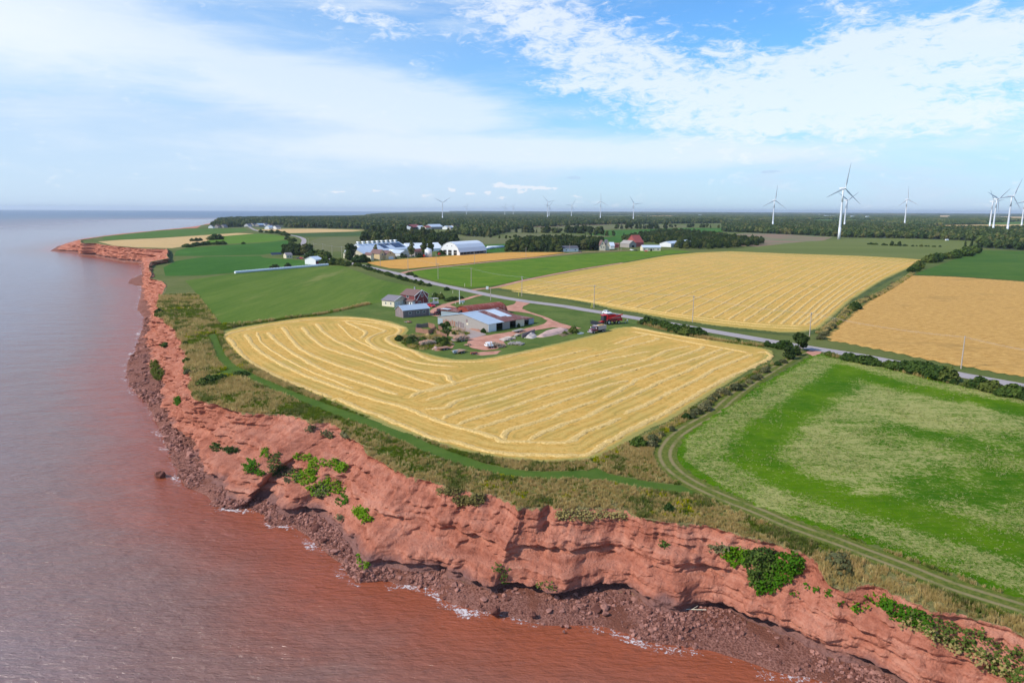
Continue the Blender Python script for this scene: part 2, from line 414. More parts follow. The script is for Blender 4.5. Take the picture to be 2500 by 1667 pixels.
M_wheat = wheat('standing_wheat', (.40, .21, .062), (.66, .40, .14), (.36, .215, .075))
M_tan = wheat('far_tan_field', (.52, .34, .15), (.62, .43, .21), (.45, .31, .15))
M_orange = wheat('orange_barley', (.50, .25, .065), (.70, .38, .115), (.42, .23, .07))
M_dirt = mat('red_dirt', lambda nb: nb.mix(nb.step(nb.math('ADD', nb.math('MULTIPLY', nb.noise(nb.pos(), .25, 5, .65), .6), nb.math('MULTIPLY', nb.noise(nb.pos(), 2.5, 4, .7), .4)), .38, .62), (.40, .170, .108), (.58, .290, .200)), .95,
             lambda nb: nb.bump(nb.noise(nb.pos(), 3, 4, .7), .5, .1))
M_concrete = mat('concrete_pad', lambda nb: nb.mix(nb.noise(nb.pos(), .6, 4, .6), (.30, .23, .20), (.42, .33, .29)), .9)
def road_col(nb):
    p = nb.pos(); x = nb.math('ABSOLUTE', nb.attr('across'))
    c = nb.mix(nb.noise(p, .5, 5, .7), (.30, .265, .265), (.44, .38, .365))
    c = nb.mix(nb.math('MULTIPLY', nb.step(nb.math('ABSOLUTE', nb.math('SUBTRACT', x, .45)), .2, .02), .25), c, (.26, .23, .23))
    c = nb.mix(nb.math('MULTIPLY', nb.step(nb.noise(p, .15, 3, .6), .58, .64), .35), c, (.22, .20, .20))
    return nb.mix(nb.step(nb.math('ADD', x, nb.math('MULTIPLY', nb.noise(p, 1.2, 4), .2)), .98, 1.06), c, (.36, .29, .22))
M_road = mat('worn_asphalt', road_col, .9, spec=.1)
def track_col(nb):
    p = nb.pos(); x = nb.math('ABSOLUTE', nb.attr('across')); n = nb.noise(p, 1.5, 4, .7)
    g = nb.mix(nb.step(n, .35, .65), (.075, .105, .022), (.15, .155, .04))
    rut = nb.math('MULTIPLY', nb.step(nb.math('ABSOLUTE', nb.math('SUBTRACT', x, .42)), .24, .04), nb.step(nb.noise(p, .25, 4), .25, .55))
    return nb.mix(nb.math('MULTIPLY', rut, .8), g, nb.mix(n, (.24, .18, .10), (.32, .25, .14)))
M_track = mat('grass_track', track_col, .9, lambda nb: nb.bump(nb.noise(nb.pos(), 2.5, 4, .7), .6, .1), spec=.04, sat=1.08)

# ------------------------------------------------------------ the coast: rim, foot and waterline as traced on the ground
T_PX = [(3100,1800,11.6),(2700,1640,11.6),(2486.7,1545,11.6),(2435.7,1527,11.6),(2384.7,1512,11.6),(2333.7,1501.7,11.6),(2282.6,1489,11.5),(2231.6,1468.5,11.3),(2180.6,1448,11.2),(2155,1433,11.1),(2119,1425,10.7),(2078.6,1433,9.9),(2053,1438,9.6),(2027.5,1428,9.7),(2015,1410,10.2),(2002,1379,10.9),(1987,1361,11.3),(1951,1343.5,11.6),(1923,1341,11.7),(1886,1323,11.8),(1861,1322),(1841,1309.7),(1823,1312),(1784.7,1297),(1733.7,1284),(1682.7,1275),(1631.6,1276.5),(1575.5,1266),(1555,1256),(1529.6,1248.5),(1504,1239.5),(1450.5,1239.5),(1407,1241),(1358.7,1241),(1336,1232),(1325.5,1238),(1316,1243),(1290,1233),(1264.7,1245),(1247,1223),(1213.7,1208),(1157.6,1207.6),(1137,1198.6),(1094,1194.8),(1081,1184.6),(1050,1174),(1022,1168),(984,1159),(958.6,1143.8),(933,1131),(902.5,1110.6),(882,1085),(859.6,1069),(826.4,1043.8),(798.4,1032),(757.6,1033.6),(737,1022),(686,1012),(635,1010.6),(596.8,1009),(558.6,1001.7),(522.9,985),(477.7,976),(467,968),(469,953),(467,923),(454,902),(450,872),(460,862),(462,853),(445.8,849),(437,819),(424.5,802),(398.6,780),(372,769.7),(382.7,751),(385,738),(398.6,719),(406.6,698),(398.6,687),(366.7,679),(369,668.7),(361,652.7),(366,640),(412,631),(409,620),(410,612),(409,607.6),(358.8,607),(292,602),(231,594),(199,594),(196.6,586),(255,577),(329.5,569),(385,563),(451.8,558),(481,557),(491.6,550),(526,546),(529,541),(545,536)]
F_PX = [(3000,2050),(2500,1790),(2231,1675),(2155,1650),(2129.6,1632),(2078.6,1619),(2027.5,1598.6),(1976.5,1583),(1930.6,1555),(1900,1545),(1886.7,1531.6),(1823,1521),(1772,1493),(1721,1478),(1690,1480),(1652,1496),(1615,1490),(1580.6,1475.5),(1542,1450),(1504,1445),(1453,1445),(1412,1452.5),(1376.5,1468),(1328,1463),(1277.4,1442),(1219,1437),(1198,1450),(1162.7,1434.6),(1129.5,1419),(1099,1414),(1076,1390),(1035,1396),(989,1391),(946,1378),(923,1383.6),(887,1391),(866.7,1360.6),(846,1322),(831,1302),(805.5,1274),(778,1262),(732,1252),(686,1263),(668,1245),(665,1225),(640,1212),(609.6,1209.6),(589,1231),(545.8,1214.7),(525,1184),(482,1158.6),(477,1128),(456.5,1102),(438.7,1069),(420.8,1031),(407.5,991),(397,959),(378,927.5),(365,885),(363,842.5),(365,800),(369,767),(351,735),(351,706),(351,690),(351,666),(348,642),(352,637),(343,637),(305.6,634),(271,629),(258,622),(226,617),(138,611.5),(150,600),(190,587),(252,577.5),(327,569.3),(384,563.5),(450,559),(478,558),(489,551),(522,547.5),(524,543),(535,537)]
W_PX = [(2900,2050),(2400,1790),(2015,1667),(1951,1657),(1900,1649.6),(1840,1630),(1733,1600),(1708,1595),(1657,1582.6),(1606,1575),(1555,1567),(1517,1553),(1453,1536.7),(1376.5,1531.6),(1300,1522.7),(1200,1503),(1106.5,1478),(1081,1468),(1060.6,1442),(1009.6,1432),(958.6,1416.7),(907.6,1404),(864,1386),(821,1368),(813.7,1362.7),(775,1337),(750,1311.6),(711.6,1286),(673,1265.7),(622,1250),(591.7,1232.6),(533,1219.8),(494.8,1204.5),(456.5,1191.7),(431,1158.6),(418,1130),(407.5,1095),(390.5,1051),(371,1017),(354,987),(333,966),(307.6,940),(301,906),(303,885),(322.5,864),(337,827.6),(346,804),(351,775),(332,756),(345.5,719),(345.5,700),(307,692.6),(313.6,682),(348,670),(346,640),(335,639),(300,636),(268,631),(255,624),(226,619.5),(120,613),(140,601),(188,587.5),(250,578),(325,570),(382,564.2),(448,560),(474,559.5),(486,552.5),(518,549),(520,544),(530,537.5)]
def build_coast():
    T12 = np.array([P(p[0], p[1], LZ) for p in T_PX])
    tz = np.array([p[2] if len(p) > 2 else LZ + 4*float(sst(T12[i, 1], 350, 750))*(1 - float(sst(T12[i, 1], 900, 1100))) for i, p in enumerate(T_PX)])
    T = np.array([P(p[0], p[1], z) for p, z in zip(T_PX, tz)])
    Fl = PL(F_PX, 1.5); W = PL(W_PX, 0.)
    C = resample(Fl[:, :2], 4, False)
    k = np.exp(-.5*(np.arange(-18, 19)/7.)**2); k /= k.sum()
    Cp = np.vstack([C[0] + (C[0]-C[1])*np.arange(18, 0, -1)[:, None], C, C[-1] + (C[-1]-C[-2])*np.arange(1, 19)[:, None]])
    C = np.stack([np.convolve(Cp[:, q], k, 'valid') for q in (0, 1)], 1)
    C = np.vstack([C[0] + (C[0]-C[3])/3*np.arange(25, 0, -1)[:, None], C])
    sC = np.concatenate([[0], np.cumsum(np.linalg.norm(np.diff(C, axis=0), axis=1))])
    def param(X):
        d = np.linalg.norm(X[:, None, :2] - C[None], axis=2); s = sC[d.argmin(1)]
        return s
    def even(X):
        """resample a traced line and give it a smooth, increasing parameter along the coast"""
        l = np.concatenate([[0], np.cumsum(np.linalg.norm(np.diff(X[:, :2], axis=0), axis=1))]); n = int(l[-1]); q = np.linspace(0, l[-1], n)
        Y = np.stack([np.interp(q, l, X[:, k]) for k in range(X.shape[1])], 1); s = np.maximum.accumulate(param(Y)); k = np.exp(-.5*(np.arange(-24, 25)/8.)**2); k /= k.sum()
        sp = np.concatenate([s[0]-np.arange(24, 0, -1)*1., s, s[-1]+np.arange(1, 25)*1.]); s = np.convolve(sp, k, 'valid') + np.arange(n)*1e-3
        return Y, s
    T3 = np.column_stack([T, T12[:, :2]]); T3, sT = even(T3); Fl, sF = even(Fl); W, sW = even(W)
    S = [max(sT[0], sF[0], sW[0], 0.)]
    while S[-1] < sC[-1]:
        c = np.array([np.interp(S[-1], sC, C[:, 0]), np.interp(S[-1], sC, C[:, 1])])
        S.append(S[-1] + np.clip(np.hypot(np.linalg.norm(c), 50)*.0017, .19, 6))
    S = np.array(S); ip = lambda X, s, q: np.interp(S, s, X[:, q])
    T = T3[:, :3]; T12 = T3[:, 3:]
    t = np.stack([np.gradient(ip(C, sC, q)) for q in (0, 1)], 1); t /= np.linalg.norm(t, axis=1)[:, None]
    n = np.stack([-t[:, 1], t[:, 0]], 1)
    Tl = np.stack([ip(T, sT, 0), ip(T, sT, 1)], 1); Tz = ip(T, sT, 2)
    T0 = np.stack([ip(T12, sT, 0), ip(T12, sT, 1)], 1)
    Fo = np.stack([ip(Fl, sF, 0), ip(Fl, sF, 1)], 1); Wo = np.stack([ip(W, sW, 0), ip(W, sW, 1)], 1)
    # small scale wander of the rim and foot
    sc = np.clip(np.linalg.norm(Tl, axis=1)/110, 1, 8)
    rim = fbm(S/(2.2*sc), 3, o=4, seed=4)*1.5*np.minimum(sc, 3)
    Tl = Tl + n*rim[:, None]
    gap = ((Fo-Tl)*n).sum(1); need = np.maximum(0, 3.2 - gap); Fo = Fo + n*need[:, None]
    Fo = Fo + n*(fbm(S/3.5, 9, o=4, seed=14)*1.6)[:, None]
    gw = ((Wo-Fo)*n).sum(1); Wo = Wo - n*np.clip(gw-2.0, 0, 9)[:, None]*.15; gw = ((Wo-Fo)*n).sum(1); Wo = Wo + n*np.maximum(0, 1.6 - gw)[:, None]
    Wo = Wo + n*(fbm(S/5, 2, o=4, seed=24)*1.0)[:, None]
    hump = Tz > LZ+.05
    I = np.where(hump[:, None], T0 - n*1.0, Tl - n*(2.2 + np.maximum(0, LZ-Tz)*1.1)[:, None])
    u = (I[:, 1]-I[:, 0])/math.sqrt(2); du = np.maximum.accumulate(u + 0) + np.arange(len(u))*1e-3 - u
    I = I + np.stack([-du, du], 1)/math.sqrt(2)
    rows = []; kind = []; tt = []
    for a in np.linspace(0, 1, 9)[:-1]:
        p = I + (Tl-I)*a; z = LZ + (Tz-LZ)*(sst(a, 0, 1) if True else a) + .25*math.sin(a*math.pi)*fbm(p[:, 0]/2, p[:, 1]/2, seed=8)
        rows.append(np.column_stack([p, z])); kind.append(0.); tt.append(a-1)
    NB_ = 84; Fz = 1.3 + .8*fbm(S/9, 1, seed=31)
    hmix = sst(fbm(S/14, 5, seed=40), -.12, .12); wide = sst(((Fo-Tl)*n).sum(1), 5, 13)
    tv = np.linspace(0, 1, NB_)
    pa = np.interp(tv, [0, .05, .10, .42, .50, .56, .80, .87, .93, 1], [0, .015, .06, .50, .68, .71, .86, .97, .985, 1.])
    pb = np.interp(tv, [0, .04, .12, .30, .36, .66, .72, .86, .92, 1], [0, .02, .10, .26, .38, .68, .84, .97, .99, 1.])
    for q, a in enumerate(tv):
        h = pa[q]*(1-hmix) + pb[q]*hmix
        p = Tl + (Fo-Tl)*h[:, None]; z = Tz + (Fz-Tz)*a
        env = sst(a, 0, .08)*(1-.35*sst(a, .9, 1))
        strat = z + .35*fbm(S/18, 3, seed=50) + .03*S*0
        D = 1.7*fbm(S/9, z/8, seed=60, o=2)*env
        # soft/hard beds
        bed = vnoise(S/13, strat/1.3, seed=61) - .5; D = D + np.sign(bed)*np.abs(bed*2)**.5*.24*env*(.4+1.2*vnoise(S/7, z/4, seed=63))
        bed2 = vnoise(S/9, strat/.38, seed=62) - .5; D = D + np.sign(bed2)*np.abs(bed2*2)**.5*.17*env*(.3+1.4*vnoise(S/5, z/3, seed=64))
        # rills in the soft upper earth, blocks and clefts below
        up = (1-sst(a, .38, .5))*env
        D = D - up*(.95*ridge(S/1.9 + .5*fbm(S/3, z/2, seed=70), z/9, seed=71)**2 - .3) + up*.75*fbm(S/.9, z/.8, seed=72, o=3)
        lo = sst(a, .38, .52)*env
        D = D - lo*1.2*np.clip(ridge(S/4.6 + .6*fbm(S/2, z/2, seed=75), z/3.4, seed=73, o=2)-.82, 0, 1)*5*.6 + lo*.6*fbm(S/1.2, z/.7, seed=74, o=4)
        D = D - env*.38*np.clip(ridge(S/1.5+.8*fbm(S/2, z/1.3, seed=77), z/.9, seed=76, o=2)-.62, 0, 1)*2.2
        D = D + .5*(sst(fbm(S/3.2, z/1.3, seed=80, o=3), .0, .12)-.5)*env
        D = D - sst(a, .44, .50)*(1-sst(a, .56, .72))*(.5+2.6*np.clip(vnoise(S/11, 3, seed=88)-.25, 0, 1))*(.35+.65*wide)
        D = D - sst(a, .20, .24)*(1-sst(a, .26, .34))*1.1*np.clip(vnoise(S/6, 5, seed=89)-.3, 0, 1)
        D = D + env*.9*fbm(S/2.6, z/2.0, seed=97, o=3)*(1+.5*wide)
        # undercut notch at the foot
        notch = sst(a, .88, .93)*(1-sst(a, .985, 1.0)*.6)
        D = D - notch*(.5 + 2.4*np.clip(vnoise(S/9, 7, seed=90)-.42, 0, 1)*2)
        zz = z + env*.30*fbm(S/1.2, a*40, seed=91, o=2)
        D = D*np.clip(sc, 1, 2.2)
        rows.append(np.column_stack([p + n*D[:, None], zz])); kind.append(1.); tt.append(a)
    foot = rows[-1]
    for a in np.linspace(0, 1, 27)[1:]:
        p = foot[:, :2] + (Wo-foot[:, :2])*a
        z = foot[:, 2]*(1-a)**.8 + (.34*fbm(p[:, 0]/1.3, p[:, 1]/1.3, seed=95, o=4) + .5*fbm(p[:, 0]/6, p[:, 1]/6, seed=96))*(1-a*.75)*sst(a, 0, .1)
        z = np.where(a > .98, -.02, z)
        rows.append(np.column_stack([p, z])); kind.append(2.); tt.append(a)
    for a, dz in ((1.5, -.25), (4, -.8), (12, -2.5), (40, -6)):
        rows.append(np.column_stack([Wo + n*a, np.full(len(S), dz)])); kind.append(2.); tt.append(1.2)
    R = np.stack(rows, 0); m, k_ = R.shape[:2]; V = R.reshape(-1, 3)
    Ix = np.arange(m*k_).reshape(m, k_); F = np.stack([Ix[:-1, :-1], Ix[1:, :-1], Ix[1:, 1:], Ix[:-1, 1:]], -1).reshape(-1, 4)
    return dict(S=S, I=I, T=Tl, Tz=Tz, F=Fo, W=Wo, n=n, R=R, V=V, Q=F, kind=np.repeat(kind, k_), tt=np.repeat(tt, k_), C=C, foot=foot)
CO = build_coast()

def cliff_col(nb):
    p = nb.pos(); kd = nb.attr('zone'); tt = nb.attr('tt')
    sp = nb.new('ShaderNodeSeparateXYZ'); nb.put(sp.inputs[0], p); z = sp.outputs[2]
    n1 = nb.noise(p, .16, 5, .6); n2 = nb.noise(p, 1.3, 5, .68); n3 = nb.noise(p, 6, 3, .7)
    beds = nb.noise(p, .9, 4, .6, (.06, .06, 1.6))
    k = nb.math('ADD', nb.math('ADD', nb.math('MULTIPLY', n1, .4), nb.math('MULTIPLY', n2, .3)), nb.math('MULTIPLY', beds, .45))
    rock = nb.ramp(k, (.38, (.17, .050, .030)), (.47, (.33, .108, .065)), (.58, (.46, .172, .108)), (.74, (.58, .265, .18)))
    rock = nb.mix(nb.math('MULTIPLY', nb.step(nb.noise(p, 1.1, 6, .78, (1, 1, .8)), .55, .68), .62), rock, (.20, .062, .042))  # random dark patches painted in to stand for shaded clefts
    # damp purple-grey sandstone within reach of the waves
    lvl = nb.math('ADD', z, nb.math('MULTIPLY', nb.math('SUBTRACT', n1, .5), 5.0))
    damp = nb.mix(n2, (.13, .060, .052), (.29, .165, .145))
    rock = nb.mix(nb.math('MULTIPLY', nb.step(lvl, 3.6, 1.9), .85), rock, damp)
    # sparse plants on ledges
    weeds = nb.math('MULTIPLY', nb.step(nb.noise(p, .55, 6, .75), .665, .70), nb.step(z, 3.0, 6.0))
    rock = nb.mix(nb.math('MULTIPLY', weeds, .75), rock, (.10, .115, .04))
    beach = nb.ramp(nb.math('ADD', nb.math('MULTIPLY', nb.voro(p, 3.2, out='Distance'), .5), nb.math('MULTIPLY', n2, .55)), (.2, (.090, .034, .025)), (.42, (.19, .076, .054)), (.62, (.31, .142, .105)))
    beach = nb.mix(nb.step(n1, .52, .62), beach, nb.mix(n3, (.16, .058, .038), (.24, .095, .062)))
    col = nb.mix(nb.step(kd, 1.45, 1.55), rock, beach)
    g = grass_col(nb, .60)
    lip = nb.math('ADD', tt, nb.math('MULTIPLY', nb.math('SUBTRACT', nb.noise(p, .7, 5, .7), .5), .28))
    return nb.mix(nb.step(lip, .035, .0), col, g)
def cliff_bump(nb):
    p = nb.pos()
    h = nb.math('ADD', nb.math('MULTIPLY', nb.noise(p, 2.6, 6, .72, (1, 1, .7)), .8), nb.math('MULTIPLY', nb.voro(p, 2.1, 'DISTANCE_TO_EDGE'), .35))
    return nb.bump(h, 1.0, .5)
M_cliff = mat('red_sandstone', cliff_col, .92, cliff_bump, spec=.08)
cliff = mesh('sea_cliff', CO['V'], CO['Q'], M_cliff, smooth=True, attrs={'zone': CO['kind'], 'tt': CO['tt']})
tag(cliff, kind='structure')

# ------------------------------------------------------------ sea
SHORE = resample(CO['W'], 6, False)
def build_sea():
    r = np.concatenate([[0], np.geomspace(15, 32000, 330)]); th = np.radians(np.linspace(-180, 180, 541)[:-1])
    Rr, Th = np.meshgrid(r, th, indexing='ij'); X, Y = (Rr*np.sin(Th)).ravel(), (Rr*np.cos(Th)).ravel()
    d = np.full(X.shape, 1e9)
    L = SHORE[::2]
    for q in range(0, len(X), 4000):
        x = X[q:q+4000, None]; y = Y[q:q+4000, None]
        d[q:q+4000] = np.sqrt(((x-L[None, :, 0])**2 + (y-L[None, :, 1])**2).min(1))
    m, k = Rr.shape; I = np.arange(m*k).reshape(m, k); J = np.roll(I, -1, 1)
    F = np.stack([I[:-1], I[1:], J[1:], J[:-1]], -1).reshape(-1, 4)
    F = F[:, ::-1]
    def col(nb):
        p = nb.pos(); s = nb.attr('shore')
        w = nb.noise(p, .035, 5, .6, (1, 1.8, 1), .5, .8); w2 = nb.noise(p, .0016, 4, .6, (1, 2.5, 1), .1)
        s2 = nb.math('MULTIPLY', s, nb.math('ADD', .35, nb.math('MULTIPLY', w, 1.3)))
        c = nb.mix(nb.step(s2, 3, 26), (.32, .082, .034), (.24, .118, .082))
        c = nb.mix(nb.step(s2, 16, 85), c, (.245, .180, .180))  # offshore silt colour, paled to paint in the sheen of the sky
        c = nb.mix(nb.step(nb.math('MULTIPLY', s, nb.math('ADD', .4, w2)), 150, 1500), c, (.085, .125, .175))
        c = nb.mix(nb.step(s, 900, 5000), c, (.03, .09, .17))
        return nb.mix(nb.math('MULTIPLY', nb.step(nb.noise(p, .28, 5, .7, (1, 2.2, 1), .35), .52, .66), .25), c, (.13, .055, .035))
    def nrm(nb):
        p = nb.pos()
        a = nb.noise(p, .42, 5, .62, (1, 2.8, 1), -.25, .15); b = nb.noise(p, .06, 3, .5, (1, 2.4, 1), -.15)
        return nb.bump(nb.math('ADD', nb.math('MULTIPLY', a, .75), nb.math('MULTIPLY', b, 1.8)), .85, .80)
    m_ = mat('silty_sea_water', col, lambda nb: nb.mix(nb.step(nb.attr('shore'), 20, 900), .16, .34), nrm, spec=.5)
    o = mesh('sea', np.column_stack([X, Y, np.zeros(len(X))]), F, m_, attrs={'shore': d}); tag(o, kind='structure')
build_sea()
def build_foam():
    S, W, n = CO['S'], CO['W'], CO['n']; k = 14; offs = np.linspace(-.9, 4.2, k)
    V = np.stack([np.column_stack([W + n*(a + (fbm(S/4, 7, seed=5, o=3)*1.6))[:, None], np.full(len(S), .05)]) for a in offs], 0)
    I = np.arange(k*len(S)).reshape(k, -1); F = np.stack([I[:-1, :-1], I[1:, :-1], I[1:, 1:], I[:-1, 1:]], -1).reshape(-1, 4)
    A = np.repeat(offs, len(S))
    def mask(nb):
        p = nb.pos(); v = nb.attr('off')
        n1 = nb.noise(p, .33, 4, .6); n2 = nb.noise(p, 1.7, 5, .8); n0 = nb.noise(p, .10, 3, .6)
        band = nb.math('MULTIPLY', nb.step(v, -.7, .0), nb.step(nb.math('ADD', v, nb.math('MULTIPLY', n1, -5.5)), .3, -1.6))
        k = nb.math('ADD', nb.math('MULTIPLY', band, .42), nb.math('ADD', nb.math('MULTIPLY', n2, 1.15), nb.math('MULTIPLY', nb.math('SUBTRACT', n0, .5), 1.0)))
        return nb.math('MULTIPLY', nb.math('MULTIPLY', nb.step(k, 1.05, 1.24), nb.step(band, 0, .25)), .8)
    m_ = mat('surf_foam', (.78, .70, .68), .8, trans=mask)
    o = mesh('surf_foam', V.reshape(-1, 3), F, m_, attrs={'off': A}); tag(o, 'broken white foam along the waterline below the red cliff', kind='stuff')
build_foam()

# ------------------------------------------------------------ land plane
LAND_E = np.array([1, 1])/math.sqrt(2)
def build_land():
    """everything inland of the rim, out to the horizon"""
    I = CO['I']; V0 = np.column_stack([I, np.full(len(I), LZ)])
    V1 = V0.copy(); V1[:, :2] += LAND_E*34000
    # far end: the coast bends away, behind the woods of the cape
    q = [P(x, y)[:2] for x, y in ((640, 529), (760, 527), (850, 526.3), (905, 524.2), (960, 523), (1000, 520), (1100, 518.4))] + [np.array((-4200., 27000.))]
    u = (I[-1, 1]-I[-1, 0])/math.sqrt(2); E = []
    for p in q:
        w = (p[1]-p[0])/math.sqrt(2)
        if w > u + 1: E.append(p); u = w
    E = np.array(E); A = np.column_stack([E, np.full(len(E), LZ)]); B = A.copy(); B[:, :2] += LAND_E*34000
    V0 = np.vstack([V0, A]); V1 = np.vstack([V1, B]); n = len(V0)
    s0 = V0[0] + np.array([60, -60, 0]); s1 = s0 + np.array([*LAND_E, 0])*34000
    V = np.vstack([V0, V1, [s0, s1]]); i = np.arange(n-1)
    F = [(a, a+1, a+1+n, a+n)[::-1] for a in i] + [(2*n, 0, n, 2*n+1)[::-1]]
    tag(mesh('ground', V, np.array(F), M_land), kind='structure')
build_land()
# ------------------------------------------------------------ fields, roads and yards
O5 = (500, 480, 4.704); O85 = (850, 480, 5.88); O12 = (1200, 460, 4.704); O165 = (1650, 380, 5.227); O205 = (2050, 380, 5.227)
OA = (520, 760, 3.92); OB = (1000, 850, 3.92); OC = (1500, 750, 3.92); OD = (1900, 600, 3.92); O9 = (900, 680, 9.224); O108 = (1080, 700, 9.224); O13 = (1300, 730, 9.408)
OG = (1600, 1000, 3.92); OR = (1900, 1267, 3.92); OL = (0, 480, 3.763)
def px_abs(L, o): return [(p[0]/o[2]+o[0], p[1]/o[2]+o[1]) for p in L]

NEAR = PL([(540,825),(546,811),(580,800),(650,789),(700,781),(740,775),(800,772),(850,772),(900,776),(950,784),(975,792),(993,799),(998,806),(990,815),(978,828),(980,838),(1000,850),(1040,862),(1080,872),(1110,877),(1160,877),(1200,872),(1300,852),(1400,829),(1450,817),(1500,801),(1525,798),(1560,799),(1627,812),(1700,825),(1755,833),(1857,848),(1885,856),(1888,864),(1870,878),(1831,902),(1755,950),(1628,1031),(1600,1040),(1500,1096),(1485,1104),(1434,1124),(1331,1130),(1217,1119),(1120,1100),(953,1044),(813,983),(673,924),(596,883),(560,855),(545,838)])
FARS = PL([(1213,703),(1285,685),(1412,661),(1519,643),(1625,624),(1700,617),(1784,613.5),(1918,619),(2100,625),(2200,630),(2256,634.5),(2246,642),(2218,655),(2155,684),(2078.6,732),(2027,778),(1999,803),(1951,812),(1900,811),(1755,796),(1627,778),(1551,763),(1497,755),(1434,738.5),(1370,728),(1306,717),(1253,709)])
WHEAT = PL([(2226.5,673),(2333,676.5),(2500,688),(2800,712),(3300,760),(3300,1090),(2800,985),(2500,919),(2410,905),(2282.6,881),(2155,855),(2078.6,840),(2027.5,832),(2022,822),(2053,791),(2117,740),(2180.6,699.5)])
GREEN = PL([(1642,1107),(1651,1076.5),(1684,1046),(1753,1001),(1806,970),(1857,939),(1933,894),(1984,866),(2000,861),(2022,870),(2129,888),(2193,906),(2282,929),(2359,944),(2500,968),(2900,1042),(3600,1180),(3600,2000),(2900,1600),(2500,1468),(2410,1432),(2282.6,1387),(2155,1341),(2078.6,1313),(1976.5,1282),(1925.5,1266),(1855,1240),(1778.6,1207),(1714.8,1171),(1671.4,1147),(1648.5,1125)])
ROAD_PX = [(604,551),(615,558),(627,563),(655,567),(687,570),(704,573.5),(726,577.5),(740,583),(742,590),(737,599),(731.7,607.6),(736,615),(757,623),(795,631.5),(848.6,641),(904,653.5),(967.7,667.5),(1000,676),(1020,682.5),(1071,695),(1139,709),(1198.6,721.5),(1250,730.5),(1300,738),(1374,747.5),(1427,756.5),(1480,765),(1550,776.5),(1627.6,789.5),(1729.6,807.5),(1831.6,825),(1933.7,842.5),(2027.6,857.5),(2100,869),(2155,879.5),(2231.6,893.5),(2359,918),(2500,944),(2900,1024),(3500,1150)]
ROAD = PL(ROAD_PX)
TRACK = PL([(1968,857),(1933.7,873.5),(1882.7,905),(1831.6,936),(1780.6,975),(1742.9,1008),(1689,1038),(1651,1064),(1628,1092),(1624,1117),(1640,1143),(1676.5,1171),(1727.6,1198),(1791,1225),(1855,1250),(1931.6,1283),(2033.7,1318),(2110,1347),(2200,1381),(2231.6,1394),(2333.7,1434),(2500,1486),(2750,1575),(3200,1740)])
PATH = PL([(519,817),(526,835),(535,857),(553,887.6),(596.5,911),(647.6,934.5),(724,967),(800.6,995.5),(877,1023.5),(953.7,1051.5),(1030,1087),(1120,1120.5),(1160,1135),(1204,1146.5),(1280.6,1158),(1382.7,1159.5),(1440,1158),(1510,1171),(1600,1188),(1700,1197)])

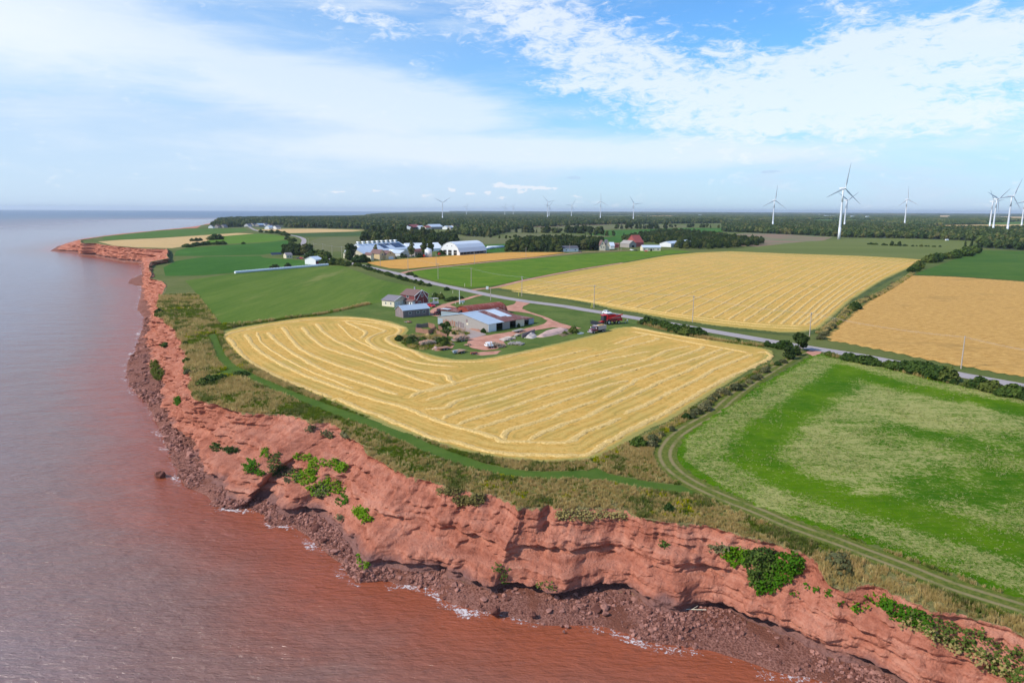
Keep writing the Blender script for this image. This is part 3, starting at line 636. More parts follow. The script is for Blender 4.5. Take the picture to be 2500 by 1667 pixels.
def swath_rows():
    R = []
    A = lambda L, o: R.append(PL(L, LZ, o))
    A([(80,262),(150,215),(280,185),(450,150),(700,108),(1000,75),(1240,62),(1500,82),(1700,125),(1840,165)], OA)
    R.append(PL(px_abs([(150,250),(230,360),(350,480),(560,600),(800,700),(1050,795),(1130,825)], OA)))
    R.append(PL(px_abs([(1140,855),(1210,840),(1400,930),(1600,1000),(2000,1170),(2200,1235)], OA) + px_abs([(480,905),(700,975),(1000,1012),(1400,1025),(1680,1025),(1740,1000),(1880,910),(2100,790),(2300,690)], OB) + px_abs([(560,970),(850,800),(1020,715),(1050,690),(1300,580),(1460,500),(1492,460),(1450,430),(1370,437)], OC)))
    R.append(PL(px_abs([(310,220),(400,340),(520,430),(700,530),(950,640),(1200,730),(1500,830),(1800,910),(2000,990),(2200,1065)], OA) + px_abs([(450,755),(600,790),(800,850),(900,890),(1150,900),(1500,905),(1600,850),(1700,790),(1850,740),(2020,665)], OB)))
    R.append(PL(px_abs([(2050,632),(2130,590),(2200,570),(2340,505)], OB) + px_abs([(520,820),(750,710),(950,600),(1150,520),(1320,450)], OC)))
    A([(530,200),(600,280),(720,370),(850,450),(1050,560),(1300,650),(1500,710),(1770,800)], OA)
    A([(670,150),(720,230),(820,340),(950,420),(1150,500),(1330,560),(1550,630),(1750,700),(1900,740),(2050,765),(2340,690)], OA)
    A([(860,150),(920,230),(1050,330),(1200,390),(1500,480),(1750,570),(2000,660),(2160,705)], OA)
    A([(990,115),(1060,200),(1200,290),(1400,380),(1650,470),(1850,540),(2100,590),(2230,610),(2270,660),(2325,688)], OA)
    A([(1200,120),(1280,200),(1330,250),(1440,310),(1640,400)], OA)
    A([(1270,100),(1350,140),(1450,190),(1462,215),(1415,258)], OA)
    A([(1350,110),(1500,140),(1620,175),(1640,195),(1520,240),(1485,285),(1560,345),(1750,410),(1950,490),(2300,530)], OA)
    A([(1240,90),(1500,105),(1700,140),(1790,175),(1760,220),(1670,250),(1680,290),(1780,340),(1920,380),(2000,430),(2120,470),(2350,485)], OA)
    A([(420,200),(470,300),(640,420),(860,540),(1100,640),(1350,740)], OA)
    A([(180,118),(300,126),(600,133),(800,113),(1100,45),(1300,5)], OB)
    A([(150,500),(380,430),(620,362),(850,300),(1100,240),(1400,170),(1700,90),(2000,20)], OB)
    R.append(PL(px_abs([(0,470),(120,415),(330,360),(500,320),(640,272),(800,240),(900,212),(1300,112),(1700,14)], OB)))
    R.append(PL(px_abs([(140,580),(340,570),(440,510),(700,440),(1000,350),(1250,275),(1500,215),(1800,130),(2100,70),(2300,30)], OB)))
    R.append(PL(px_abs([(310,680),(420,625),(700,540),(1000,450),(1300,360),(1700,260),(2000,180),(2300,100)], OB) + px_abs([(500,420),(720,370)], OC)))
    R.append(PL(px_abs([(450,735),(560,690),(800,620),(1100,520),(1400,420),(1700,340),(2000,250),(2300,165)], OB) + px_abs([(600,480),(840,392),(805,370)], OC)))
    R.append(PL(px_abs([(610,775),(800,720),(1050,640),(1300,560),(1600,460),(1850,370),(2100,310)], OB)))
    R.append(PL(px_abs([(905,880),(905,840),(925,800),(1000,770),(1300,680),(1500,600),(1800,500)], OB)))
    R.append(PL(px_abs([(1850,482),(2100,355),(2160,300),(2220,285),(2340,240)], OB) + px_abs([(600,550),(850,470),(1030,400)], OC)))
    R.append(PL(px_abs([(1130,885),(1220,830),(1450,740),(1700,650),(1900,550),(2150,440),(2300,375)], OB) + px_abs([(430,720),(700,610),(950,490),(1140,420)], OC)))
    A([(160,190),(400,240),(700,290),(900,320)], OC); A([(180,235),(450,280),(620,315),(800,350),(1050,392),(1280,437)], OC)
    A([(0,410),(200,362),(400,312),(390,290)], OC); A([(0,352),(150,305),(330,258)], OC)
    A([(1000,60),(1300,10)], OB) if False else None
    return R
ROWS = swath_rows()
def near_attr(x, y, d):
    m = np.full(x.shape, 1e9)
    for r in ROWS: m = np.minimum(m, dist_line(resample(r, 3), x, y))
    return {'edge': d, 'lane': m}
def stub_col(nb):
    p = nb.pos(); lane = nb.attr('lane'); e = nb.attr('edge')
    n1 = nb.noise(p, .06, 4, .6); n2 = nb.noise(p, .7, 5, .7); n3 = nb.noise(p, 2.2, 4, .85)
    k = nb.math('ADD', nb.math('MULTIPLY', n2, .5), nb.math('ADD', nb.math('MULTIPLY', n3, .45), nb.math('MULTIPLY', n1, .15)))
    c = nb.ramp(k, (.40, (.38, .225, .048)), (.50, (.60, .345, .078)), (.60, (.72, .43, .118)), (.72, (.80, .52, .18)))
    green = nb.math('MULTIPLY', nb.step(nb.math('ADD', nb.math('MULTIPLY', lane, .035), nb.math('ADD', nb.math('MULTIPLY', n1, .8), nb.math('MULTIPLY', n2, .5))), .66, .88), .50)
    c = nb.mix(green, c, (.34, .28, .060))
    tr = nb.math('MULTIPLY', nb.step(nb.math('ABSOLUTE', nb.math('SUBTRACT', lane, nb.math('ADD', 1.75, nb.math('MULTIPLY', n1, .5)))), .50, .08), nb.step(n1, .40, .55))
    c = nb.mix(nb.math('MULTIPLY', tr, .45), c, (.33, .23, .05))
    c = nb.mix(nb.math('MULTIPLY', nb.step(nb.math('ABSOLUTE', nb.math('SUBTRACT', lane, 3.1)), .45, .05), .35), c, (.74, .50, .16))
    return nb.mix(nb.math('MULTIPLY', nb.step(nb.math('ADD', e, nb.math('MULTIPLY', n2, -2.5)), 1.0, -.6), .8), c, (.30, .29, .085))
M_stub = mat('barley_stubble', stub_col, .9, lambda nb: nb.bump(nb.noise(nb.pos(), 1.6, 5, .85), 1.0, .28), spec=.06, sat=1.0)
grid_field('stubble_field', NEAR, LZ+.05, .6, M_stub, near_attr)
def straw_col(nb):
    p = nb.pos(); k = nb.noise(p, 2.2, 5, .8)
    return nb.ramp(k, (.36, (.42, .26, .075)), (.5, (.68, .45, .150)), (.64, (.82, .59, .25)))
M_straw = mat('straw', straw_col, .9, lambda nb: nb.bump(nb.noise(nb.pos(), 6, 4, .8), .9, .12), spec=.15)
def windrow(L, w, h, label, group, ds=.55):
    L = resample(np.asarray(L)[:, :2], ds); n = len(L)
    t = np.gradient(L, axis=0); t /= np.linalg.norm(t, axis=1)[:, None]; nr = np.stack([-t[:, 1], t[:, 0]], 1)
    L = L + nr*(fbm(L[:, 0]/3, L[:, 1]/3, seed=7)*.7)[:, None]
    k = 9; V = []
    s = np.arange(n)*ds
    env = np.minimum(sst(s, 0, 2), sst(s[-1]-s, 0, 2))
    for j in range(k):
        f = j/(k-1)*2-1
        ww = w*.5*(1+1.5*fbm(s/1.3, f*1.5+3, seed=3, o=4)) * (.5+.5*env)
        z = (1-f*f)**.7*h*(1+1.1*fbm(s/.9, f*2, seed=11, o=3))*env if abs(f) < 1 else np.full(n, -.04)
        z = np.where(fbm(s/4, 8, seed=19, o=3) < -.24, z*.35, z)
        V.append(np.column_stack([L + nr*(f*ww)[:, None], LZ+.05+z]))
    V = np.stack(V, 1).reshape(-1, 3); I = np.arange(n*k).reshape(n, k)
    F = np.stack([I[:-1, :-1], I[:-1, 1:], I[1:, 1:], I[1:, :-1]], -1).reshape(-1, 4)[:, ::-1]
    o = mesh('straw_windrow', V, F, M_straw, smooth=True); tag(o, label, 'windrow', group); return o
ordn = ['first', 'second', 'third', 'fourth', 'fifth', 'sixth', 'seventh', 'eighth', 'ninth', 'tenth', 'eleventh', 'twelfth', 'thirteenth', 'fourteenth', 'fifteenth', 'sixteenth', 'seventeenth', 'eighteenth', 'nineteenth', 'twentieth', 'twenty-first', 'twenty-second', 'twenty-third', 'twenty-fourth', 'twenty-fifth', 'twenty-sixth', 'twenty-seventh', 'twenty-eighth']
NEAR_LAB = ['long straw windrow curving along the far left rim of the near stubble field', 'thick straw windrow nearest the mown grass path on the left side', 'straw windrow that runs round the whole seaward corner of the near field', 'second straw windrow in from the cliff side, bending at the near corner',
 'thick straw windrow in line with the second from the grass track', 'short straw windrow ending in mid-field on the left, before the crossing', 'straw windrow with deep wheel marks beside it on the left side', 'straw windrow between two deep wheel tracks in the left half',
 'straw windrow ending in a hook where the two halves of the field meet', 'faint short straw windrow fading out below the small double bend', 'smallest curled straw windrow near the top of the left half', 'straw windrow with a double bend in the middle of the left half',
 'straw windrow that winds closest round the brush and log trailers', 'faint straw windrow low on the left between two thick ones', 'straw windrow just below the yard lawn and flat trailers', 'third straw windrow below the farmyard lawn', 'long straw windrow that starts where left and right halves cross',
 'straw windrow starting with a flat hook left of centre', 'straw windrow from mid-field that ends near the road bushes', 'straw windrow rising to a blunt bend below the road bushes', 'thin straw windrow stopping short in the middle of the right half', 'straw windrow that starts with a square bend near the seaward corner',
 'straw windrow with a lumpy heap at its broken middle', 'third straw windrow in from the grass track, starting at the seaward headland', 'straw windrow nearest the road and its bushes', 'lower of the two straw windrows parallel to the road',
 'small hooked straw windrow just behind the dump truck field edge', 'topmost short straw windrow beside the dump truck']
for i, r in enumerate(ROWS): windrow(r, 1.8 if i not in (13, 9, 14) else 1.1, .19 if i not in (13, 9) else .16, NEAR_LAB[i], 'straw windrows in the near stubble field')

# far stubble field with its rows
LEFT_E = resample(PL([(1262,706),(1330,692),(1420,674),(1520,655),(1610,637),(1690,624),(1775,615)]), 4); LEFT_E = LEFT_E[:, :2]
RIGHT_E = resample(PL([(1986,794),(2020,768),(2070,728),(2145,681),(2205,652),(2246,637.5)]), 4); RIGHT_E = RIGHT_E[:, :2]
def rs(L, n): s = np.linspace(0, len(L)-1, n); i = s.astype(int).clip(0, len(L)-2); f = (s-i)[:, None]; return L[i]*(1-f) + L[i+1]*f
FROWS = []
for q in range(25):
    a = q/24*.985 + .004; n = 60; A_, B_ = rs(LEFT_E, n), rs(RIGHT_E, n); tt_ = np.linspace(0, 1, n)[:, None]
    # starts run along the headland beside the road, ends along the back edge
    st = rs(PL([(1262,706),(1330,718),(1440,735),(1560,754),(1700,772),(1830,786),(1930,793),(1986,794)])[:, :2], 400)[int(a*399)]
    en = rs(PL([(1775,615),(1918,620),(2100,626.5),(2246,637)])[:, :2], 400)[int(min(1, a*1.0)*399)]
    base = A_*(1-a) + B_*a
    base = base + (st-base[0])*(1-tt_) + (en-base[-1])*tt_
    FROWS.append(base)
def far_attr(x, y, d):
    m = np.full(x.shape, 1e9)
    for r in FROWS: m = np.minimum(m, dist_line(r[::6], x, y))
    return {'edge': d, 'lane': m}
grid_field('far_stubble_field', FARS, LZ+.05, 1.5, M_stub, far_attr)
for i, r in enumerate(FROWS):
    windrow(r, 1.5, .27, '%s straw windrow %s in the far stubble field' % (ordn[i] if i < 13 else ordn[24-i], 'counted from the green potato field side' if i < 13 else 'counted from the hedge beside the ripe wheat'), 'straw windrows in the far stubble field', 1.2)
for j, (a, b) in enumerate((((1250,712),(1990,800)), ((1270,709),(1975,797)))):
    L = [(1250+j*25,711-j*3),(1306,718-j*2),(1370,727-j*3),(1434,736-j*3),(1551,757-j*4),(1700,780-j*5),(1850,797-j*5),(1960,803-j*6)]
    windrow(PL(L), 1.0, .2, ('outer' if j == 0 else 'inner') + ' straw windrow crossing the row ends on the road side headland', 'straw windrows on the far headland', 1.2)

# ripe wheat, and the green field with pale seed heads
grid_field('wheat_field', WHEAT, LZ+.35, 2.0, M_wheat, None, zf=lambda x, y, d: .12*fbm(x/6, y/6) - .33*(d < 1.5))
def green_col(nb):
    p = nb.pos(); d = nb.attr('edge')
    n1 = nb.noise(p, .055, 5, .6, (1, 1, 1), .6, .4); n2 = nb.noise(p, .35, 4, .65); n3 = nb.noise(p, 1.15, 6, .9); n0 = nb.noise(p, .018, 3, .5)
    g = nb.mix(nb.step(nb.math('ADD', nb.math('MULTIPLY', n1, .7), nb.math('MULTIPLY', n2, .3)), .38, .62), (.050, .130, .018), (.120, .205, .035))
    g = nb.mix(nb.math('MULTIPLY', nb.step(nb.noise(p, 1.0, 5, .8), .4, .65), .55), g, (.085, .135, .035))
    g = nb.mix(nb.math('MULTIPLY', nb.step(nb.noise(p, .22, 4, .7, (1, 6, 1), .93), .45, .65), .45), g, (.15, .19, .055))
    dd = nb.math('ADD', d, nb.math('MULTIPLY', nb.math('SUBTRACT', n1, .5), 9))
    ring = nb.math('MULTIPLY', nb.step(dd, .8, 2.6), nb.step(dd, 12.5, 7.5))
    core = nb.math('MULTIPLY', nb.step(dd, 16, 24), nb.math('MULTIPLY', nb.step(nb.math('ADD', nb.math('MULTIPLY', n1, .5), nb.math('MULTIPLY', n0, .8)), .50, .74), nb.step(dd, 75, 45)))
    dens = nb.math('ADD', nb.math('MAXIMUM', nb.math('MULTIPLY', ring, .8), core), nb.math('MULTIPLY', nb.step(n1, .56, .68), .35))
    st = nb.noise(p, .09, 5, .65, (1, 6, 1), .60); dens = nb.math('MULTIPLY', dens, nb.math('ADD', .1, nb.math('MULTIPLY', st, 1.7)))
    k = nb.math('ADD', nb.math('ADD', nb.math('MULTIPLY', n3, .85), nb.math('MULTIPLY', n2, .15)), nb.math('MULTIPLY', dens, .15))
    return nb.mix(nb.math('MULTIPLY', nb.step(k, .555, .68), .72), g, nb.mix(n2, (.40, .36, .17), (.52, .46, .25)))
M_green = mat('green_crop_with_pale_heads', green_col, .9, lambda nb: nb.bump(nb.noise(nb.pos(), 2.6, 5, .8), .9, .3), spec=.05, sat=1.24)
grid_field('green_field', GREEN, LZ+.12, 1.5, M_green, None, zf=lambda x, y, d: .15*fbm(x/5, y/5) - .1*(d < 1))

Z = LZ+.02
def fld(name, L, m, dz=0.0, o=None, ds=None, rg=0): return sheet(name, PL(L, LZ, o), Z+dz, m, ds=ds, ragged=rg)
fld('farm_lawn', [(818,757),(936,738),(1000,702),(1040,702),(1060,697),(1139,713),(1250,734),(1430,761),(1560,781),(1590,786),(1525,800),(1480,806),(1300,853),(1200,874),(1110,880),(1000,860),(960,840),(985,800),(900,780),(800,776),(740,779)], M_lawn, .0)
fld('green_field', [(452,685),(574,667.5),(801,648.5),(838,649),(925,682),(1000,698),(1040,703),(1060,708),(1020,730),(935.8,738),(819,755),(712,772),(606,789),(536,793),(500,744),(473,708.5)], M_g8, .01)
fld('green_field', [(404,674),(398.6,653),(430.5,637),(500,627),(636,624.6),(642,629),(734,635),(772,645),(712.6,650.5),(574.4,665.5),(500,672)], M_g9, .012)
fld('green_field', [(425,625),(430.5,613),(457,605),(500,603),(625,594),(706,586),(712,600),(693.5,616),(636,622.5),(500,625)], M_g9, .013)
fld('green_field', [(484,598),(542,596),(625,592.5),(678.6,588),(704,582),(690,577),(670,573.5),(627.6,571),(558,575.7),(543,578),(513,586)], M_g11, .014)
fld('tan_field', [(239,590),(292,586),(398.6,581),(505,574),(579,569),(620,570.5),(543,577),(513,585),(484,596),(420,606),(332,604),(279,600)], M_tan, .016)
fld('green_field', [(250,586),(255,578),(329,570),(385,564),(452,559.5),(598,558),(604,563),(584.6,567.7),(505,573),(398,580),(300,585)], M_g13, .018)
fld('tan_field', [(619,561),(691,558.8),(776,558.7),(893,562),(861,565.5),(755,568.5),(702,569.5),(687,565)], M_tan, .016)
fld('green_field', [(704,571),(755,569),(893,566.5),(1000,567),(1110,568),(1110,573),(1000,574),(893,575),(800,577.5),(730,578)], M_dark, .017)
fld('olive_field', [(752,590),(787,579.5),(885,578),(1113,575.5),(1250,582),(1290,586),(1255,594),(1110,598),(914,601),(893,606),(840,613),(776,616)], M_olive2, .015)
fld('green_field', [(1105,600),(1180,599),(1256,594.5),(1256,603),(1240,614),(1190,618),(1110,618)], M_g9, .019)
fld('olive_field', [(1225,572),(1274,569),(1349,571.6),(1504,576.5),(1463.6,579.5),(1391,585),(1327,590),(1280,588),(1247,576)], M_olive2, .018)
fld('green_field', [(1440,574),(1461,563),(1582,560),(1667,557),(1765,557),(1765,566),(1690,572),(1593,573),(1519,589),(1490,600),(1460,600),(1460,581),(1506,577)], M_g9, .02)
fld('brown_field', [(1205,554),(1291,551.4),(1391,548),(1508,546),(1540,547.5),(1391,553),(1290,556),(1205,558)], M_brown, .018)
fld('olive_field', [(1210,561),(1290,557.5),(1400,554),(1545,549),(1660,550),(1700,554),(1600,558),(1470,561),(1300,568),(1210,569)], M_olive2, .017)
fld('brown_field', [(1590,539),(1616,539),(1617,543),(1592,543.5)], M_dirt, .018)
fld('wheat_strip', [(1548,528.5),(1600,527),(1668,525.8),(1660,529.5),(1585,531.6),(1550,532)], M_tan, .02)
fld('tan_field', [(1979,523.4),(2100,524.2),(2290,525.2),(2290,527),(2100,526),(1984,526)], M_tan, .02)
fld('tan_field', [(1530,521.5),(1640,521),(1640,522.6),(1532,523.5)], M_tan, .02)
fld('green_field', [(1956,537),(2048,535.5),(2180,537.5),(2182,541),(2048,543.8),(2004,543.8)], M_g13, .02)
fld('green_field', [(2149,547.5),(2160,546),(2260,542),(2255,547)], M_g13, .02)
fld('tan_field', [(2291,526),(2321.7,526),(2321,533),(2292,533)], M_tan, .02)
fld('orange_field', [(2212,551),(2356,549),(2500,548),(2800,550),(2800,562),(2500,557),(2442,561.5),(2346,559),(2270,558)], M_tan, .02)
fld('tan_field', [(1290,527.2),(1420,526),(1480,526.3),(1350,528)], M_tan, .02)
fld('tan_field', [(1700,529.6),(1900,528.3),(1960,529.6),(1800,531.2)], M_olive2, .02)
fld('green_field', [(2060,531.2),(2180,530),(2230,531.2),(2100,533)], M_g13, .02)
fld('olive_field', [(1420,541.2),(1500,539.6),(1530,541),(1450,542.6)], M_olive, .02)
fld('tan_field', [(2395,528.2),(2500,529.5),(2800,532),(2800,538),(2500,536),(2395,531)], M_tan, .02)
fld('green_field', [(2402,544),(2500,541),(2700,541),(2700,548),(2402,549.5)], M_g13, .019)
fld('brown_field', [(1745,578),(1822,568.5),(1937,573.5),(2035,578.5),(2010,588),(1937,596),(1860,603),(1800,600)], M_brown, .012)
fld('olive_field', [(1660,617),(1784,611),(1860,601),(1956,591),(2032.6,585.5),(2126.5,581),(2241,583.8),(2381,589.5),(2372,606),(2299,630),(2262,634),(2184,629),(2050,624),(1918,618.5),(1784,613),(1700,617)], M_olive, .014)
fld('green_field', [(2394,611.5),(2500,613),(2800,618),(3300,628),(3300,745),(2800,708),(2500,686),(2333,674.5),(2236,671),(2246,664),(2299,645),(2356,625)], M_g4, .1)
fld('barley_field', [(896,641),(969,634),(1071,627),(1130,622.5),(1250,616.5),(1327,616.5),(1382,617),(1306,627.5),(1200,637),(1139,643.5),(1020,654.5),(986,657.7),(952,655.5),(909.5,646.5)], M_orange, .2)
fld('potato_field', [(1000,664),(1100,651),(1250,637),(1310,631),(1430,621),(1550,613),(1640,610),(1690,615),(1625,622),(1519,641),(1412,657),(1285,681),(1200,699),(1150,703),(1090,694),(1040,680),(1015,672)], M_g7, .11)

# ways
ROADO = ribbon('road', ROAD, 7.2, LZ+.10, M_road, 3, .25)
ribbon('farm_lane', PL([(978,668),(1020,659),(1139,645.5),(1200,639),(1306,629),(1380,620.5),(1440,615),(1545,611)]), 4.2, LZ+.06, M_dirt, 3)
ribbon('farm_lane', PL([(1143,709.5),(1180,705),(1213,701),(1290,682.5),(1412,658.8),(1520,642)]), 3.8, LZ+.06, M_dirt, 3, .5)
ribbon('field_margin', PL([(1213,706),(1290,720),(1400,736),(1500,758),(1627,781),(1755,800),(1900,815),(1960,817),(2010,800),(2040,775),(2090,732),(2160,688),(2230,655)]), 3.0, LZ+.03, M_verge, 3, 1.0)
ribbon('mown_path', PATH, 3.4, LZ+.03, M_path, 1.5, .25)
sheet('mown_path', PL([(506,817),(533,816),(556,880),(530,860)]), LZ+.034, M_path)
sheet('mown_path', PL([(514,916),(540,907),(566,897),(615,912),(560,915)]), LZ+.036, M_path)
sheet('mown_path', PL([(1400,1160),(1440,1146),(1457,1141),(1480,1153),(1510,1171),(1450,1167)]), LZ+.038, M_path)
ribbon('grass_track', TRACK, 4.6, LZ+.07, M_track, 1.5, .25)
sheet('track_mouth', PL([(1966,861),(1985,851),(2010,855),(2003,864),(1984,870)]), LZ+.085, M_dirt, ds=1, ragged=.4)
ribbon('driveway', PL([(1183,719),(1158,724),(1129,733),(1101,740),(1080,747),(1060,758)]), 3.2, LZ+.08, M_dirt, 2, .5)
sheet('farmyard', PL([(1048,770),(1051,757),(1066,749),(1082,742),(1096,741),(1104,747),(1120,754),(1110,762),(1085,764),(1070,774)]), LZ+.072, M_dirt, ds=2, ragged=.7)
sheet('driveway', PL([(1262,731),(1302,737),(1290,742),(1278,748),(1276,754),(1292,761),(1330,773),(1364,788),(1395,797),(1420,802),(1395,804),(1366,800),(1352,799),(1310,806),(1280,812),(1256,818),(1236,825),(1228,835),(1236,843),(1215,852),(1180,856),(1150,850),(1138,842),(1145,826),(1186,819),(1215,815),(1258,808),(1300,799),(1328,791),(1336,783),(1322,775),(1290,765),(1262,761),(1220,757),(1216,751),(1240,747),(1256,743)]), LZ+.09, M_dirt, ds=1.5, ragged=.5)
sheet('concrete_pad', PL([(1114,799),(1124,795),(1190,817),(1160,825),(1105,834),(1100,829),(1145,822)]), LZ+.11, M_concrete, ds=2, ragged=.2)
# ------------------------------------------------------------ vegetation
def leaf_mat(name, a, b, c=None, sc=.9, gloss=.75, leafy=.25):
    def col(nb):
        r = nb.new('ShaderNodeObjectInfo').outputs['Random']; o = nb.obj()
        n = nb.noise(nb.vmath('ADD', nb.pos(), nb.vmath('MULTIPLY', o, (0, 0, 0))), sc, 3, .7)
        x = nb.mix(nb.step(nb.math('ADD', nb.math('MULTIPLY', n, .8), nb.math('MULTIPLY', nb.math('SUBTRACT', r, .5), .5)), .3, .65), a, b)
        return nb.mix(nb.math('MULTIPLY', nb.step(r, .72, 1), .7), x, c) if c else x
    return mat(name, col, gloss, spec=.2, sat=1.15, leafy=leafy)
M_leaf = leaf_mat('broadleaf_foliage', (.040, .062, .018), (.095, .125, .036), (.125, .115, .045))
M_hedge = leaf_mat('hedge_foliage', (.040, .070, .018), (.10, .145, .035), (.12, .13, .04), 1.5)
M_fir = leaf_mat('conifer_foliage', (.028, .050, .020), (.062, .088, .032))
M_far = leaf_mat('far_wood_foliage', (.050, .080, .028), (.135, .165, .055), (.19, .165, .075), .03)
M_greyleaf = leaf_mat('grey_shrub_foliage', (.10, .105, .050), (.20, .185, .095), None, 2)
M_slump = leaf_mat('slumped_turf', (.16, .14, .055), (.34, .28, .13), None, 1)
M_bright = leaf_mat('bright_cliff_foliage', (.055, .135, .015), (.18, .29, .04), (.28, .31, .05), 2.2)
M_pale = leaf_mat('pale_foliage', (.13, .15, .06), (.23, .215, .10), (.30, .20, .10), 1.2)
M_bark = mat('bark', (.16, .12, .09), .95)
def blob_shell(r, c, n, seed, squash=.85):
    g = np.random.default_rng(seed); v = g.normal(size=(n, 3)); v /= np.linalg.norm(v, axis=1)[:, None]
    rad = 1 + .35*fbm(v[:, 0]*1.6+seed, v[:, 1]*1.6, v[:, 2]*1.6, seed=seed)*2
    return v*rad[:, None]*np.array([r, r, r*squash]) + c, v
def leaves(pts, nrm, size, seed, up=.35):
    """one crumpled leaf-cluster face per point"""
    g = np.random.default_rng(seed); n = len(pts)
    d = nrm + g.normal(size=(n, 3))*.75; d[:, 2] += up; d /= np.linalg.norm(d, axis=1)[:, None]
    a = np.cross(d, g.normal(size=(n, 3))); a /= np.linalg.norm(a, axis=1)[:, None]; b = np.cross(d, a)
    s = size*(.6+.8*g.random(n))[:, None]; k = [(-1, -.7), (.9, -1), (1, .8), (-.7, 1)]
    V = np.stack([pts + a*s*u*.5 + b*s*w*.5 + d*s*.18*g.normal(size=(n, 1)) for u, w in k], 1).reshape(-1, 3)
    return V, np.arange(n*4).reshape(n, 4)
def crown_mesh(name, lumps, m, n_leaf, leaf, seed, core=.78):
    V = []; F = []; k = 0; tot = sum(l[0]**2 for l in lumps)
    for i, (r, c) in enumerate(lumps):
        c = np.array(c, float)
        # solid heart so the crown is not see-through everywhere
        th = np.linspace(0, 2*math.pi, 9)[:-1]; ph = np.linspace(-1.3, 1.3, 5)
        cv = np.array([[math.cos(p)*math.cos(t), math.cos(p)*math.sin(t), math.sin(p)*.85] for p in ph for t in th])
        cv = cv*r*core*(1+.5*fbm(cv[:, 0]*2+i, cv[:, 1]*2, cv[:, 2]*2, seed=seed))[:, None] + c
        V.append(cv); F += [(k+a*8+b, k+a*8+(b+1) % 8, k+(a+1)*8+(b+1) % 8, k+(a+1)*8+b) for a in range(4) for b in range(8)]; F += [(k+7, k+6, k+5, k+4), (k+32, k+33, k+34, k+35)]
        k += len(cv)
        p, nr = blob_shell(r, c, max(6, int(n_leaf*r*r/tot)), seed+i); p = p[p[:, 2] > .05] if len(p) else p; nr = nr[:len(p)]
        lv, lf = leaves(p, (p-c)/r, leaf, seed+i*3); V.append(lv); F += [tuple(q+k) for q in lf]; k += len(lv)
    return mesh(name, np.vstack(V), F, m, link=False)
def lumps_round(h, r, seed, n=6, base=.25):
    g = np.random.default_rng(seed); L = [(r*.72, (0, 0, h*.60))]
    for i in range(n):
        a = i/n*6.28 + g.random()*.7; q = r*(.42+.25*g.random()); L.append((q, (math.cos(a)*(r-q)*.95, math.sin(a)*(r-q)*.95, max(q*.8, h*(base + .55*g.random())))))
    L.append((r*.42, (r*.1, 0, h - r*.42))); return L
def conifer_mesh(name, h, r, m, seed, n=150):
    g = np.random.default_rng(seed); V = []; F = []; k = 0
    for i in range(n):
        f = (i+.5)/n; z = h*(.06+.92*f**.9); rr = r*(1-f)**.85*(.7+.5*g.random()) + .12; a = g.random()*6.28
        w = max(.3, rr*.55); d = np.array([math.cos(a), math.sin(a), 0]); s = np.array([-d[1], d[0], 0])
        V += [np.array([0, 0, z+.25*rr]) + d*.05, np.array([0, 0, z]) + d*rr*.6 + s*w*.5, np.array([0, 0, z-.28*rr]) + d*rr, np.array([0, 0, z]) + d*rr*.6 - s*w*.5]
        F.append((k, k+1, k+2, k+3)); k += 4
    t = MB().tube((0, 0, 0), (0, 0, h*.93), r*.30, .03, 6); V += [np.array(v) for v in t.V]; F += [tuple(q+k for q in f) for f in t.F]
    return mesh(name, np.array(V), F, m, link=False)
def trunk_mesh(h, r, seed):
    g = random.Random(seed); b = MB(); b.tube((0, 0, -.3), (.1, 0, h*.55), r, r*.6, 7)
    for i in range(4):
        a = i*1.6+g.random(); b.tube((.05, 0, h*(.3+.05*i)), (math.cos(a)*h*.22, math.sin(a)*h*.22, h*.68), r*.45, r*.15, 5)
    return b.build('trunk', M_bark, link=False)
CR = {}
for i in range(3): CR['round%d' % i] = (crown_mesh('crown', lumps_round(8, 3.2, 20+i), M_leaf, 620, .75, 40+i), trunk_mesh(8, .22, i), 8.)
for i in range(2): CR['tall%d' % i] = (crown_mesh('crown', [(1.7, (0, 0, 4)), (1.9, (.3, .2, 6.2)), (1.5, (-.3, .1, 8.4)), (1.0, (.1, 0, 10.2)), (1.2, (.8, -.5, 5)), (1.1, (-.9, .4, 6.8))], M_leaf, 620, .7, 60+i), trunk_mesh(10, .25, 9+i), 11.)
for i in range(3): CR['bush%d' % i] = (crown_mesh('crown', [(1.3, (0, 0, 1.1)), (1.0, (1.0, .3, .9)), (.95, (-.9, -.4, .85)), (.8, (.3, -1., .8)), (.8, (-.3, .9, .75)), (.65, (.2, .1, 2.0))], M_hedge, 520, .42, 80+i), trunk_mesh(1.4, .08, 20+i), 2.6)
for i in range(2): CR['grey%d' % i] = (crown_mesh('crown', [(1.1, (0, 0, .9)), (.8, (.8, .3, .7)), (.8, (-.8, -.3, .6))], M_greyleaf, 420, .32, 90+i, .6), trunk_mesh(1.2, .06, 30+i), 1.9)
CR['pale0'] = (crown_mesh('crown', [(1.5, (0, 0, 3)), (1.6, (.4, .2, 5)), (1.2, (-.3, .1, 7)), (.8, (.1, 0, 8.6)), (1.0, (.9, -.5, 4)), (1.0, (-1, .4, 4.6))], M_pale, 520, .6, 97, .6), trunk_mesh(8, .2, 33), 9.3)
for i in range(3): CR['fir%d' % i] = (conifer_mesh('crown', 10, 2.3, M_fir, 50+i), MB().tube((0, 0, -.3), (0, 0, 1.2), .22, .2, 6).build('trunk', M_bark, link=False), 10.)
